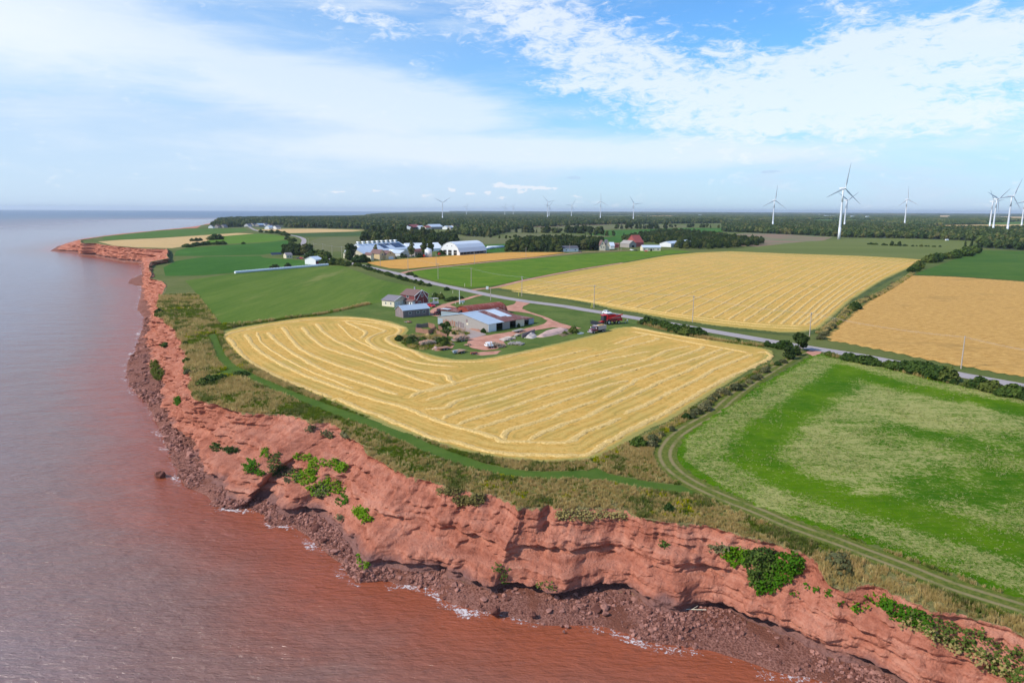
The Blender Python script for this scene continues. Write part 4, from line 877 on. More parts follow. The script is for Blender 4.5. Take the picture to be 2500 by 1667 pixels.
def tree(kind, x, y, h, label, group=None, name=None, z=LZ, wide=1.0, cat=None):
    cr, tr, h0 = CR[kind]; s = h/h0
    nm = name or ('conifer_tree' if 'fir' in kind else 'shrub' if kind[:4] in ('bush', 'grey') else 'broadleaf_tree')
    e = empty(nm, (x, y, z-.05), random.random()*6.28, label, cat or ('shrub' if nm == 'shrub' or 'bush' in nm else 'tree'), group)
    e.scale = (s*wide, s*wide, s)
    for src in (tr, cr):
        c = src.copy(); ROOT.objects.link(c); c.parent = e
    return e
def pick(*k): return random.choice(k)
BU = ('bush0', 'bush1', 'bush2'); RD = ('round0', 'round1', 'round2'); GY = ('grey0', 'grey1'); FI = ('fir0', 'fir1', 'fir2'); TL = ('tall0', 'tall1')
def row(kinds, pxs, n, h, label, group, jit=.6, name=None, wide=1.1):
    L = resample(PL(pxs)[:, :2], .5, False); s = np.linspace(0, len(L)-1, n).astype(int)
    for i in s:
        x, y = L[i] + RNG.normal(size=2)*jit
        tree(random.choice(kinds), x, y, h*(.7+.6*random.random()), label, group, name, wide=wide*(.85+.4*random.random()))
# hedges and shrubs along the road and between the fields
row(BU, [(866,647),(905,659),(945,671),(985,684),(1008,690),(1045,699)], 34, 2.3, 'green shrub in the thick hedge between the large hay field and the road', 'hedge shrubs along the left verge of the road')
row(BU, [(1584,791),(1600,796),(1630,803)], 9, 2.8, 'dark green shrub in the first clump beside the road, just past the two people', 'first clump of shrubs at the road edge of the stubble field')
row(BU, [(1640,808),(1665,813),(1690,818),(1716,820)], 11, 2.9, 'dark green shrub in the second clump between road and stubble field', 'second clump of shrubs at the road edge of the stubble field')
for (x, y, h, l) in ((1800, 832, 1.2, 'very small lone shrub on the verge above the far edge of the near stubble field'), (1873, 845, 2.0, 'light green shrub between road and stubble corner, left of the big roadside tree'), (1888, 848, 1.6, 'low shrub touching the light green one by the stubble corner'), (1909, 851, 3.0, 'spreading shrub directly left of the big roadside tree'), (1921, 850, 2.8, 'shrub squeezed against the left side of the big roadside tree')):
    p = P(x, y); tree(pick(*BU), p[0], p[1], h, l, wide=1.2)
p = P(1953, 857); tree('round1', p[0], p[1], 6.2, 'big rounded roadside tree where the grass track meets the road', name='broadleaf_tree', wide=1.1)
p = P(1926, 876); tree('round2', p[0], p[1], 4.4, 'grey-green tree in front of the big roadside tree at the track mouth', wide=1.15)
p = P(1944, 868); tree('round0', p[0], p[1], 3.6, 'smaller tree wedged between the two trees at the track mouth', wide=1.15)
row(GY + BU[:1], [(1912,886),(1886,896),(1866,908)], 4, 1.3, 'brownish low shrub on the weedy bank next to the grass track, near the road end', 'low shrubs on the bank, road end')
row(GY, [(1850,921),(1830,933),(1812,942)], 4, 1.2, 'dry brown shrub in the middle stretch of the bank beside the grass track', 'low shrubs on the bank, middle stretch')
p = P(1797, 953); tree('grey0', p[0], p[1], 2.1, 'single rounded grey-green shrub by itself on the bank beside the track')
row(GY, [(1772,963),(1750,979),(1735,990)], 4, 1.4, 'grey shrub in the group below the single rounded one on the bank', 'grey shrubs below the single rounded one')
row(GY, [(1722,998),(1700,1010),(1690,1018)], 4, 1.6, 'silvery shrub in the dense group where the track begins to bend', 'silvery shrubs at the start of the bend')
row(GY, [(1632,1050),(1612,1062),(1596,1075),(1580,1090)], 4, 1.3, 'grey weed shrub on the corner between stubble field and curving track', 'grey shrubs inside the track bend')
for (x, y, h, l) in ((1675, 1022, 1.5, 'small bright green shrub at the lower end of the silvery group'), (1558, 1090, 2.3, 'upright dark green shrub at the seaward corner of the stubble field'), (1593, 1083, 1.0, 'tiny dark green shrub right of the upright corner shrub')):
    p = P(x, y); tree(pick(*BU), p[0], p[1], h, l)
row(BU, [(2064,879),(2085,882),(2110,887),(2136,892)], 13, 2.3, 'dark shrub in the clump between road and pale headed field, nearest the track', 'roadside shrubs above the green field, first clump')
row(BU, [(2150,893),(2190,902),(2215,908)], 8, 2.1, 'olive shrub in the lower roadside clump above the green field', 'roadside shrubs above the green field, low clump')
row(BU, [(2215,905),(2240,911),(2270,919),(2312,929)], 18, 3.3, 'tall dark shrub in the densest roadside clump above the green field', 'roadside shrubs above the green field, densest clump')
row(BU, [(2370,943),(2395,949),(2420,957),(2450,965),(2480,969),(2520,978)], 20, 2.7, 'dark shrub in the roadside clump that runs out of the right edge of the photo', 'roadside shrubs at the right edge')
for (x, y, h, l) in ((2023, 866, 1.4, 'small round shrub at the road beside the track mouth'), (2327, 936, 1.3, 'small shrub alone between two roadside clumps on the right'), (2088, 754, 3.6, 'dark shrub alone halfway along the line between stubble and ripe wheat'), (2079, 758, 2.6, 'smaller shrub leaning on the lone one between stubble and wheat')):
    p = P(x, y); tree(pick(*BU), p[0], p[1], h, l, wide=1.2)
for (x, y, h, k) in ((2224, 664, 4.5, 'bush1'), (2232, 662, 6, 'bush0'), (2241, 656, 7, 'bush2'), (2246, 651, 5, 'bush1')): 
    p = P(x, y); tree(k, p[0], p[1], h, 'dark bushy tree in the nearest of three clumps behind the ripe wheat corner', 'nearest clump behind the wheat corner', 'bushy_tree', cat='tree')
for (x, y, h, k) in ((2263, 641, 7, 'bush0'), (2272, 641, 8, 'bush1'), (2283, 639, 8.5, 'bush2'), (2289, 638, 6, 'bush0')):
    p = P(x, y); tree(k, p[0], p[1], h, 'dark bushy tree in the middle of three clumps behind the ripe wheat corner', 'middle clump behind the wheat corner', 'bushy_tree', cat='tree')
row(BU, [(2305,633),(2320,631),(2340,626),(2362,622),(2378,616)], 12, 8, 'bushy tree in the long row running up to the wood on the right', 'bushy row up to the right-hand wood', 2, 'bushy_tree', 1.0)
for (x, y, h) in ((2355, 612, 15), (2371, 611, 17), (2386, 612, 14)):
    p = P(x, y); tree(pick(*FI), p[0], p[1], h, 'pointed conifer at the top of the bushy row by the right-hand wood', 'pointed conifers by the right-hand wood')
row(GY, [(2185,694),(2160,712),(2135,722),(2110,738)], 9, 1.5, 'low grey shrub on the strip between stubble and wheat, far half', 'low shrubs between stubble and wheat')
row(GY, [(2068,764),(2050,778),(2035,795),(2005,828)], 12, 1.4, 'low brown shrub on the strip between stubble and wheat, near half', 'low shrubs at the near end between stubble and wheat')
# shrubs about the farm
for (x, y, h, w, l) in ((1091, 709, 2.2, 1.3, 'round shrub on the lawn between red house and road'), (1063, 728, 3.0, 1, 'left dark shrub of the pair right of the red house'), (1076, 730, 3.2, 1, 'right dark shrub of the pair right of the red house'), (1068, 729, 2.6, 1, 'low shrub filling the gap of the pair by the red house'),
                     (1092, 735, 1.6, 1.8, 'low spreading shrub at the left end of the driveway bed'), (1103, 733, 2.0, 1.8, 'highest shrub of the driveway bed'), (1112, 731, 1.6, 1.6, 'low shrub at the road end of the driveway bed'), (1126, 729, 1.5, 1.5, 'shrub just behind the white posts at the drive'),
                     (1192, 809, 2.3, .8, 'dark shrub against the near corner of the big barn'), (1180, 812, 1.8, .9, 'low shrub just left of the barn near corner'), (1159, 795, 2.3, .8, 'shrub standing up against the side wall of the big barn'), (1147, 790, 1.3, 1.4, 'low creeping shrub along the barn side wall'), (1132, 787, 1.2, 1.4, 'low shrub at the far end of the barn side wall'),
                     (1266.5, 799.5, 1.8, .6, 'green shrub between two of the barn doors'), (1400, 813, 3.0, .9, 'leafy shrub beside the scrap boards near the dump truck'), (1379, 816, 1.4, 1, 'small shrub left of the scrap boards'),
                     (1105, 792, 2.3, 1.2, 'dark shrub left of the barn corner, behind the fence posts'), (1115, 793, 2.2, 1.1, 'dark shrub touching the barn front left corner'), (1092, 795, 1.9, 1.2, 'dark shrub behind the leaning fence posts'), (1080, 799, 1.8, 1.3, 'dark shrub between the pen and the post fence')):
    p = P(x, y); tree(pick(*BU), p[0], p[1], h, l, wide=w)
row(GY + BU, [(985,832),(998,826),(1010,832),(1000,842),(1020,846),(1040,845)], 16, 1.7, 'tangled shrub in the brush below the plank pen', 'brush below the plank pen', 1.5)
row(GY + BU, [(1048,838),(1062,836),(1078,838),(1088,842)], 9, 2.0, 'tangled shrub between the log trailers and the plank fence', 'brush behind the log trailers', 1.2)
row(BU, [(1070,808),(1085,812),(1100,818)], 7, 1.6, 'green shrub in the brush among the split rails', 'brush among the rails', 1.5)
# left fields
for (x, y, h, k, l) in ((515, 586, 7, 'bush0', 'left lobe of the dark thicket standing in the far tan field'), (524, 585, 9, 'bush1', 'middle of the dark thicket standing in the far tan field'), (535, 585, 8, 'bush2', 'right lobe of the dark thicket standing in the far tan field'),
                        (469, 589, 4.5, 'bush0', 'small dark thicket left end in the far tan field'), (480, 589, 5, 'bush1', 'small dark thicket middle in the far tan field'), (489, 588, 4.5, 'bush2', 'small dark thicket right end in the far tan field'),
                        (669, 656, 3.5, 'bush0', 'shrub behind the white bale row, left one'), (674, 655, 3.2, 'bush2', 'shrub touching the left one behind the white bale row'), (703, 652, 3.5, 'bush1', 'shrub behind the white bale row, right one'), (594, 596, 3, 'bush1', 'single small shrub between two green fields on the left'),
                        (757, 612, 7, 'round0', 'round tree right of the bend in the road'), (755, 604, 5, 'bush0', 'shrub inside the bend of the road')):
    p = P(x, y); tree(k, p[0], p[1], h, l, wide=1.2)
row(BU, [(458,604),(480,600),(500,598),(540,597)], 12, 4, 'dark shrub in the low hedge between tan field and clover field', 'low hedge between tan and clover fields', 1.5, wide=1.6)
row(FI + RD, [(699,621),(712,622),(726,623),(742,624)], 12, 10, 'dark tree in the group behind the small bungalow', 'dark trees behind the small bungalow', 3)
row(BU, [(744,630),(760,629),(780,628),(798,631)], 12, 6, 'brown-green bush in the thicket behind the white workshop', 'thicket behind the white workshop', 2)
row(BU, [(786,644),(800,646),(815,647),(828,645)], 12, 5, 'olive bush in the thicket right of the white workshop', 'thicket right of the white workshop', 1.5)
row(BU, [(830,646),(845,650),(852,648)], 6, 3.5, 'low bush where hedge and thicket meet at the road', 'low bushes at the road near the workshop', 1.2)
row(BU, [(636,567),(660,569),(690,572),(700,576)], 12, 6, 'bush along the far bend of the road', 'bushes along the far road', 4)
row(BU, [(706,585),(716,590),(722,602)], 7, 5, 'bush on the inside of the road bend', 'bushes inside the road bend', 3)
# trees round the farm across the road
for (x, y, h, k, l) in ((858, 634, 15, 'round1', 'large dark tree left of the long farm building'), (852, 636, 10, 'round0', 'tree leaning on the large one left of the long farm building'), (874, 641, 7, 'bush0', 'light green bush in front of the long farm building'), (885, 640, 7, 'bush1', 'rounded bush right of the light green one'), (893, 640, 5, 'bush2', 'low bush at the start of the orange barley'),
                        (918, 633, 14, 'pale0', 'pale brown-leaved tree in front of the long farm building'), (932, 632, 6, 'round2', 'dark bush between the two tan houses'), (928, 603, 9, 'pale0', 'pale round tree behind the roof of the long farm building'), (948, 632, 3.5, 'bush0', 'low bush beside the right tan house'), (962, 631, 3.5, 'bush1', 'low bush right of the right tan house'),
                        (979, 629, 4.5, 'bush2', 'left half of the wide green bush by the barns'), (986, 628, 4, 'bush0', 'right half of the wide green bush by the barns'), (1005, 629, 17, 'pale0', 'tall pale tree near the middle of the farm'), (1025, 629, 4, 'bush1', 'small dark bush before the low grey shed'),
                        (1036, 627, 18, 'tall0', 'left one of two tall slim trees at the farm centre'), (1051, 626, 18.5, 'tall1', 'right one of two tall slim trees at the farm centre'), (1078, 622, 5, 'bush2', 'dark bush left of the big white barn'), (1083, 621, 5, 'bush0', 'bush touching the front of the big white barn'),
                        (998, 672, 2.5, 'bush0', 'wide dark bush at the junction of lane and road'), (1004, 672, 2.5, 'bush1', 'second half of the wide bush at the lane junction'), (1015, 677, 1.8, 'bush2', 'low bush just past the lane junction'), (868, 650, 2.5, 'bush1', 'low roadside bush below the orange barley corner'), (900, 650, 2.3, 'bush0', 'flat bush between road and orange barley')):
    p = P(x, y); tree(k, p[0], p[1], h, l, wide=1.25 if 'bush' in k else .95)
def fill(poly_px, spacing, excl=(), far=1.0, poly=None):
    poly = PL(poly_px)[:, :2] if poly is None else poly; x0, y0 = poly.min(0); x1, y1 = poly.max(0)
    nx, ny = int((x1-x0)/spacing)+1, int((y1-y0)/spacing)+1
    X, Y = np.meshgrid(x0+np.arange(nx)*spacing, y0+np.arange(ny)*spacing)
    X = X.ravel()+RNG.uniform(-.45, .45, X.size)*spacing; Y = Y.ravel()+RNG.uniform(-.45, .45, Y.size)*spacing
    k = inside(poly, X, Y)
    for e in excl: k &= ~inside(e, X, Y)
    return np.column_stack([X[k], Y[k]])
def grove(poly, sp, kinds, h, label, group, wide=1.15):
    pts = fill(poly, sp)
    # the trees of the near edge stand as individuals, the crowd behind them as one mass
    edge = PL(poly)[:, :2]; r = np.hypot(pts[:, 0], pts[:, 1]); a = np.arctan2(pts[:, 0], pts[:, 1])
    order = np.zeros(len(pts), bool); bins = np.floor((a-a.min())/(np.ptp(a)+1e-9)*24)
    for b in range(25):
        k = np.where(bins == b)[0]
        order[k[np.argsort(r[k])[:4]]] = True
    for x, y in pts[order]: tree(random.choice(kinds), x, y, h*(.75+.5*random.random()), label, group, wide=wide)
    rest = pts[~order]; cr = [CR[k][0] for k in sorted(set(kinds))]; sc = h/8.5
    ix = RNG.integers(0, len(cr), len(rest))
    for q, c in enumerate(cr):
        p = rest[ix == q]
        if len(p): scatter('grove', np.column_stack([p, np.full(len(p), LZ)]), RNG.random(len(p))*6.28, sc*(.8+.5*RNG.random(len(p))), c, label.replace('dark tree in', 'inner trees of').replace('tree in', 'inner trees of').split(',')[0])
G1 = [(884,590),(918,595),(955,601),(1011,602),(1060,601),(1105,599),(1113,590),(1112,583),(1060,580),(1000,579),(930,579),(893,580)]
G2 = [(1238,616),(1300,616),(1359,616),(1380,615),(1395,613),(1459,611),(1466,600),(1450,594),(1391,590),(1306,594),(1262,600),(1240,608)]
G3 = [(1515,590),(1560,592),(1600,594),(1640,600),(1660,607),(1707,609),(1755,608),(1800,604),(1866,600),(1858,592),(1812,587),(1745,577),(1690,569),(1640,567),(1600,570),(1560,578),(1520,584)]
grove(G1, 13, RD + TL[:1] + FI[:1], 13, 'dark tree in the dense grove behind the long farm building', 'grove behind the long farm building')
grove(G2, 10, RD + FI[:1], 10.5, 'dark tree in the grove between the orange barley and the white bungalow', 'grove left of the white bungalow')
grove(G3, 12, RD + RD + FI[:1], 9, 'tree in the mixed grove around the long white shed', 'grove around the long white shed')
row(FI, [(1228,568),(1250,568),(1268,567.5)], 7, 17, 'dark conifer in the tight group at the left end of the far conifer row', 'left group of the far conifer row', 4, wide=.9)
row(FI + RD + RD, [(1281,568),(1330,568.5),(1400,569),(1461,571)], 46, 13, 'tree in the long mixed row beyond the olive field', 'long mixed tree row beyond the olive field', 9)
row(RD + FI, [(1440,573),(1475,576),(1500,576)], 9, 9, 'tree in the short row running toward the green fields', 'short row toward the green fields', 5)
row(FI + RD, [(1508,558.5),(1560,559),(1625,559)], 26, 14, 'tree in the far row right of the long mixed one', 'far tree row on the right', 10)
row(RD + FI[:1], [(1630,556),(1690,555),(1750,557)], 16, 11, 'tree in the farthest short row before the right-hand wood', 'farthest short tree row', 10)
row(RD, [(1113,572),(1150,577),(1200,581),(1250,583),(1290,586)], 22, 6, 'low tree in the hedge between the olive fields', 'hedge between the olive fields', 4)
row(BU, [(2123,597),(2150,598.5),(2180,600),(2215,601),(2250,602),(2293,603)], 26, 2.6, 'low dark shrub on the island of rough ground in the olive field', 'shrubs on the island in the olive field', 2)
for x, y in ((2177, 600), (2196, 601)): p = P(x, y); tree('round0', p[0], p[1], 7, 'round tree on the island of rough ground in the olive field', 'round trees on the island')

# woods: many thousand crowns, instanced
M_floor = mat('woodland_floor', (.045, .06, .03), .95)
FARTREE = [crown_mesh('wood_crown', lumps_round(10, 4.4, 200+i, 5, .2), M_far, 150, 1.8, 210+i, .85) for i in range(3)] + [conifer_mesh('wood_fir', 12, 3.0, M_far, 220, 60)]
def clump(seed, w=46, d=26, n=26):
    g = np.random.default_rng(seed); V = []; F = []; k = 0
    for i in range(n):
        h = 7+6*g.random(); r = 3+2.2*g.random(); c = np.array([g.uniform(-w/2, w/2), g.uniform(-d/2, d/2), h*.5])
        th = np.linspace(0, 2*math.pi, 7)[:-1]; ph = (-.9, .1, .8, 1.35)
        cv = np.array([[math.cos(p)*math.cos(t)*r, math.cos(p)*math.sin(t)*r, math.sin(p)*h*.5] for p in ph for t in th])*(1+.3*g.normal(size=(24, 1))*.5)
        V.append(cv+c); F += [(k+a*6+b, k+a*6+(b+1) % 6, k+(a+1)*6+(b+1) % 6, k+(a+1)*6+b) for a in range(3) for b in range(6)] + [(k+18, k+19, k+20, k+21, k+22, k+23)]; k += 24
    return mesh('far_clump', np.vstack(V), F, M_far, link=False)
CLUMP = [clump(300+i) for i in range(3)]
def wood(name, pts, protos, label, sc=1.0, z=LZ-.3):
    idx = RNG.integers(0, len(protos), len(pts))
    for q, pr in enumerate(protos):
        s = pts[idx == q]
        if len(s): scatter(name, np.column_stack([s, np.full(len(s), z)]), RNG.random(len(s))*6.28, sc*(.75+.5*RNG.random(len(s))), pr, label)
WR = [(1765,566),(1822,568),(1937,573),(2032,577.5),(2067,580),(2126,581),(2241,583),(2381,588),(2397,605),(2500,612),(2900,618),(2900,566),(2500,558),(2442,562),(2346,560),(2270,559),(2212,554),(2149,550),(2050,546),(2004,545),(1956,540),(1850,541),(1765,546)]
pts = fill(WR, 11); wood('wood', pts, FARTREE, 'wide mixed wood on the right, behind the olive field', 1.1)
sheet('woodland_floor', PL(WR), LZ+.005, M_floor)
WL = [(513,557.5),(560,556),(606,553.5),(650,556),(691,556),(776,557.2),(883,559),(893,565),(985,565),(990,560),(1119,560),(1110,568),(1140,577),(1200,578),(1235,568),(1250,561),(1290,556),(1380,552),(1500,548),(1640,546.5),(1765,545),(1765,540),(1560,536),(1360,535),(1150,533),(1000,533),(905,532),(760,533),(640,534),(560,536),(533,540)]
HAM = [PL(q)[:, :2] for q in ([(597,561),(690,561),(700,550),(610,549)], [(985,565),(1125,565),(1125,555),(985,556)])]
pts = fill(WL, 15, HAM); wood('wood', pts, FARTREE, 'broad wood between the coast village and the wind farm', 1.25)
sheet('woodland_floor', PL(WL), LZ+.006, M_floor)
fr = [P(*q)[:2] for q in ((905,533),(1360,536),(1765,541),(1956,538),(2050,545),(2500,557),(3000,560))]
bk = [P(*q)[:2] for q in ((3000,531),(2500,527),(2100,524.6),(1640,522),(1300,520.5),(1100,520))]
FIELDS = [PL(q)[:, :2] for q in ([(1548,528.5),(1600,527),(1668,525.5),(1660,529.8),(1585,532),(1550,532.5)], [(1975,523.2),(2290,525),(2290,527.3),(1980,526.3)], [(1956,537),(2048,535.5),(2182,537.5),(2182,541),(2048,543.8),(1990,544)], [(2149,547.5),(2260,541.5),(2255,547)],
  [(2288,525.6),(2324,525.6),(2324,533.5),(2290,533.5)], [(2205,551.5),(2356,549),(2500,547.5),(2900,549),(2900,562),(2500,557.4),(2346,559.4),(2270,558.5)], [(2393,528),(2900,531),(2900,539),(2500,536),(2395,531.5)], [(2402,544),(2500,540.5),(2700,540),(2700,548),(2402,549.8)], [(1590,538.8),(1616,538.8),(1617,543.4),(1592,543.8)],
  [(1290,527),(1420,525.6),(1480,526),(1350,528.4)], [(1700,529.5),(1900,528),(1960,529.5),(1800,531.5)], [(2060,531),(2180,529.5),(2230,531),(2100,533.5)], [(1420,541),(1500,539.3),(1530,541),(1450,543)])]
pts = fill(None, 40, FIELDS, poly=np.array(fr+bk)); keep = fbm(pts[:, 0]/900, pts[:, 1]/1400, seed=3) > -.17
wood('far_wood', pts[keep], CLUMP, 'far woods stretching to the horizon', 1.0)
q = fill(None, 60, poly=np.array([P(*q)[:2] for q in ((1100,521),(1300,521.5),(1640,523),(2100,525.5),(2500,528),(3000,532),(3000,524.6),(2500,522),(2100,520.3),(1640,518.2),(1300,517.2),(1100,516.8))]))
print('far pts', len(pts), len(q))
if len(q) > 26000: q = q[RNG.permutation(len(q))[:26000]]
wood('far_wood', q, CLUMP, 'farthest wooded ridge on the skyline', 2.0)
cap = fill([(893,531),(905,527),(930,524),(960,522.5),(1000,521.5),(1060,519.5),(1110,520.5),(1110,533),(1000,533)], 32); wood('far_wood', cap, CLUMP, 'wooded cape beyond the coast village', 1.15)
# ------------------------------------------------------------ building materials
def plain(name, c, r=.7, metal=0, var=.12, sc=1.5, spec=.3):
    return mat(name, lambda nb: nb.mix(nb.noise(nb.obj(), sc, 4, .65), tuple(v*(1-var) for v in c), tuple(min(1, v*(1+var)) for v in c)), r, metal=metal, spec=spec)
M_white = plain('white_paint', (.74, .74, .73), .6, var=.05)
M_cream = plain('cream_siding', (.68, .60, .44), .7, var=.05)
M_tanw = plain('tan_siding', (.62, .47, .26), .7, var=.05)
M_maroon = mat('dark_red_siding', lambda nb: nb.mix(nb.noise(nb.obj(), 1.2, 3, .6, (1, 1, 6)), (.16, .035, .035), (.23, .055, .05)), .7)
M_brownroof = plain('brown_shingle', (.18, .105, .095), .9, var=.2, sc=3)
M_greyroof = plain('grey_shingle', (.20, .18, .20), .9, var=.15, sc=3)
M_darkroof = plain('dark_shingle', (.10, .10, .12), .9, var=.15, sc=3)
def sheet_metal(name, a, b, rust=None, k=.5):
    def col(nb):
        o = nb.obj(); c = nb.mix(nb.noise(o, .5, 4, .6), a, b)
        if rust:
            n = nb.math('ADD', nb.math('MULTIPLY', nb.noise(o, .8, 5, .7, (2.5, .4, .4)), .7), nb.math('MULTIPLY', nb.noise(o, 5, 4, .7), .3))
            c = nb.mix(nb.step(n, k-.05, k+.07), c, nb.mix(nb.noise(o, 2, 5, .75, (2, .4, .4)), rust, tuple(v*.55 for v in rust)))
        return c
    def bmp(nb):
        w = nb.new('ShaderNodeTexWave', wave_type='BANDS', bands_direction='X'); nb.put(w.inputs[0], nb.obj()); w.inputs['Scale'].default_value = 3.2
        return nb.bump(w.outputs[1], .5, .04)
    return mat(name, col, .5, bmp, .25)
M_tin = sheet_metal('galvanised_roof', (.44, .52, .60), (.56, .64, .72))
M_tinpale = sheet_metal('pale_metal_roof', (.62, .68, .74), (.72, .77, .82))
M_rust = sheet_metal('rusted_roof', (.48, .40, .37), (.56, .45, .38), (.30, .085, .05), .42)
M_rustred = sheet_metal('rusted_red_arch', (.55, .42, .36), (.46, .19, .13), (.36, .075, .045), .42)
M_redroof = plain('red_roof', (.33, .08, .07), .7)
M_board = mat('weathered_boards', lambda nb: nb.mix(nb.step(nb.noise(nb.obj(), 1.3, 3, .7, (2.6, 2.6, .12)), .38, .62), (.17, .15, .155), nb.mix(nb.noise(nb.obj(), .35, 2), (.25, .12, .10), (.30, .27, .28))), .9,
              lambda nb: nb.bump(nb.noise(nb.obj(), 3, 2, .6, (1, 1, .05)), .8, .05))
M_grey = plain('bare_grey_boards', (.33, .30, .27), .9, var=.25, sc=2)
M_greyblue = plain('grey_blue_panel', (.30, .36, .40), .6, var=.1)
M_wood = mat('raw_wood', lambda nb: nb.mix(nb.noise(nb.obj(), 2.5, 4, .7), (.26, .16, .10), (.42, .27, .18)), .9)
M_redwood = mat('reddish_planks', lambda nb: nb.mix(nb.noise(nb.obj(), 2.5, 4, .7, (4, 4, .3)), (.24, .115, .075), (.42, .225, .155)), .9)
M_log = mat('log_bark', lambda nb: nb.mix(nb.noise(nb.obj(), 2, 5, .75), (.22, .11, .075), (.44, .26, .18)), .9)
M_logend = mat('cut_log_end', (.66, .50, .36), .9)
M_glass = mat('window_glass', (.035, .045, .055), .12, spec=.6)
M_black = mat('painted_opening_shade', (.03, .028, .028), .9)  # near-black colour standing in for the shade inside openings
M_tyre = mat('rubber', (.028, .028, .028), .85); M_hub = mat('pale_hub', (.55, .53, .48), .5)
M_redp = mat('red_machine_paint', (.52, .018, .022), .35, spec=.5); M_redcar = mat('red_car_paint', (.50, .02, .03), .3, spec=.5)
M_whitecar = mat('white_car_paint', (.78, .79, .80), .3, spec=.5); M_darkm = mat('dark_metal', (.045, .045, .05), .5, metal=.4)
M_steel = mat('grey_box_steel', lambda nb: nb.mix(nb.noise(nb.obj(), 1.5, 3), (.36, .36, .39), (.48, .47, .49)), .5, metal=.2)
M_mar2 = mat('maroon_truck_paint', (.17, .035, .05), .35, spec=.5); M_grain = mat('grain', (.58, .36, .13), .95)
M_solar = mat('solar_panel', (.035, .045, .085), .2, spec=.6)
M_pole = plain('weathered_pole', (.42, .35, .29), .9, var=.15); M_yel = mat('yellow_plastic', (.68, .62, .10), .6)
M_tower = mat('turbine_white', (.68, .70, .73), .45, spec=.4)
M_wrap = mat('white_bale_wrap', (.74, .77, .80), .45, spec=.4)
M_stone = mat('grey_rubble', lambda nb: nb.mix(nb.noise(nb.obj(), 3, 4, .7), (.30, .25, .22), (.60, .53, .48)), .9)
M_gravel = mat('pink_gravel', lambda nb: nb.mix(nb.noise(nb.pos(), 3, 4, .7), (.44, .27, .23), (.62, .43, .37)), .95, lambda nb: nb.bump(nb.noise(nb.pos(), 5, 4, .8), .7, .1))
M_skin = mat('skin', (.52, .33, .25), .6); M_cloth = {}
def cloth(n, c): return mat(n, c, .9)

# ------------------------------------------------------------ buildings
def site(name, A, B, label, cat='building', group=None, flip=False, z=LZ):
    """Empty at A (a ground pixel) with local x towards B; y points away from the sea"""
    a, b = P(*A), P(*B); ang = math.atan2(b[1]-a[1], b[0]-a[0]); L = float(np.hypot(*(b-a)[:2]))
    return empty(name, (a[0], a[1], z), ang, label, cat, group), L
def gable(e, L, W, h, r, wall, roof, ax='x', x0=0, y0=0, over=.35, z0=0, nm=('wall', 'roof'), thick=.14):
    b = MB()
    if ax == 'x': b.prism([(y0, z0-.4), (y0+W, z0-.4), (y0+W, z0+h), (y0+W/2, z0+r), (y0, z0+h)], x0, x0+L, axis='x')
    else: b.prism([(x0, z0-.4), (x0+L, z0-.4), (x0+L, z0+h), (x0+L/2, z0+r), (x0, z0+h)], y0, y0+W)
    w = b.build(nm[0], wall, e)
    S = W if ax == 'x' else L; sl = (r-h)/(S/2); e0 = -over; q = MB()
    pr = [(e0, h-over*sl), (S/2, r), (S+over, h-over*sl), (S+over, h-over*sl+thick), (S/2, r+thick), (e0, h-over*sl+thick)]
    o = (y0 if ax == 'x' else x0)
    pr = [(a+o, c+z0+.01) for a, c in pr]
    if ax == 'x': q.prism(pr, x0-over, x0+L+over, axis='x')
    else: q.prism(pr, y0-over, y0+W+over)
    q.build(nm[1], roof, e); return w
def win(e, side, u, z, w, h, off=0, frame=None, pane=None, name='window', L=0, W=0):
    """window with frame and pane; side S (y=off) N W (x=off) E"""
    f, p = MB(), MB(); t = .07; fw = .1
    def bx(b, u0, u1, z0, z1, d0, d1):
        if side == 'S': b.box(u0, u1, off-d1, off-d0, z0, z1)
        elif side == 'N': b.box(u0, u1, off+d0, off+d1, z0, z1)
        elif side == 'W': b.box(off-d1, off-d0, u0, u1, z0, z1)
        else: b.box(off+d0, off+d1, u0, u1, z0, z1)
    for u0, u1, z0, z1 in ((u-w/2-fw, u-w/2, z-h/2-fw, z+h/2+fw), (u+w/2, u+w/2+fw, z-h/2-fw, z+h/2+fw), (u-w/2, u+w/2, z+h/2, z+h/2+fw), (u-w/2, u+w/2, z-h/2-fw, z-h/2)): bx(f, u0, u1, z0, z1, -.02, t)
    fo = f.build(name, frame or M_white, e); bx(p, u-w/2, u+w/2, z-h/2, z+h/2, .004, .035); p.build('pane', pane or M_glass, fo)
def slab(e, name, side, u0, u1, z0, z1, m, off=0, d=.06):
    b = MB()
    if side == 'S': b.box(u0, u1, off-d, off-.004, z0, z1)
    elif side == 'W': b.box(off-d, off-.004, u0, u1, z0, z1)
    elif side == 'E': b.box(off+.004, off+d, u0, u1, z0, z1)
    else: b.box(u0, u1, off+.004, off+d, z0, z1)
    return b.build(name, m, e)

# weathered board shed
e, L = site('board_shed', (984.6, 776.5), (1048.5, 770), 'long shed of weathered dark boards with a pale metal roof and three small windows', 'shed')
gable(e, L, 7.0, 3.3, 5.0, M_board, M_tin)
for u in (.26*L, .56*L, .80*L): win(e, 'S', u, 1.9, 1.3 if u > .5*L or u < .3*L else .9, .75)
slab(e, 'corner_board', 'S', L-.14, L+.03, 0, 3.25, M_white)
for k in range(24):
    x = .25+k*(L-.5)/23
    if min(abs(x-.26*L), abs(x-.56*L), abs(x-.80*L)) > .95: slab(e, 'board', 'S', x-.04, x+.04, .02, 3.2, M_board, d=.035)
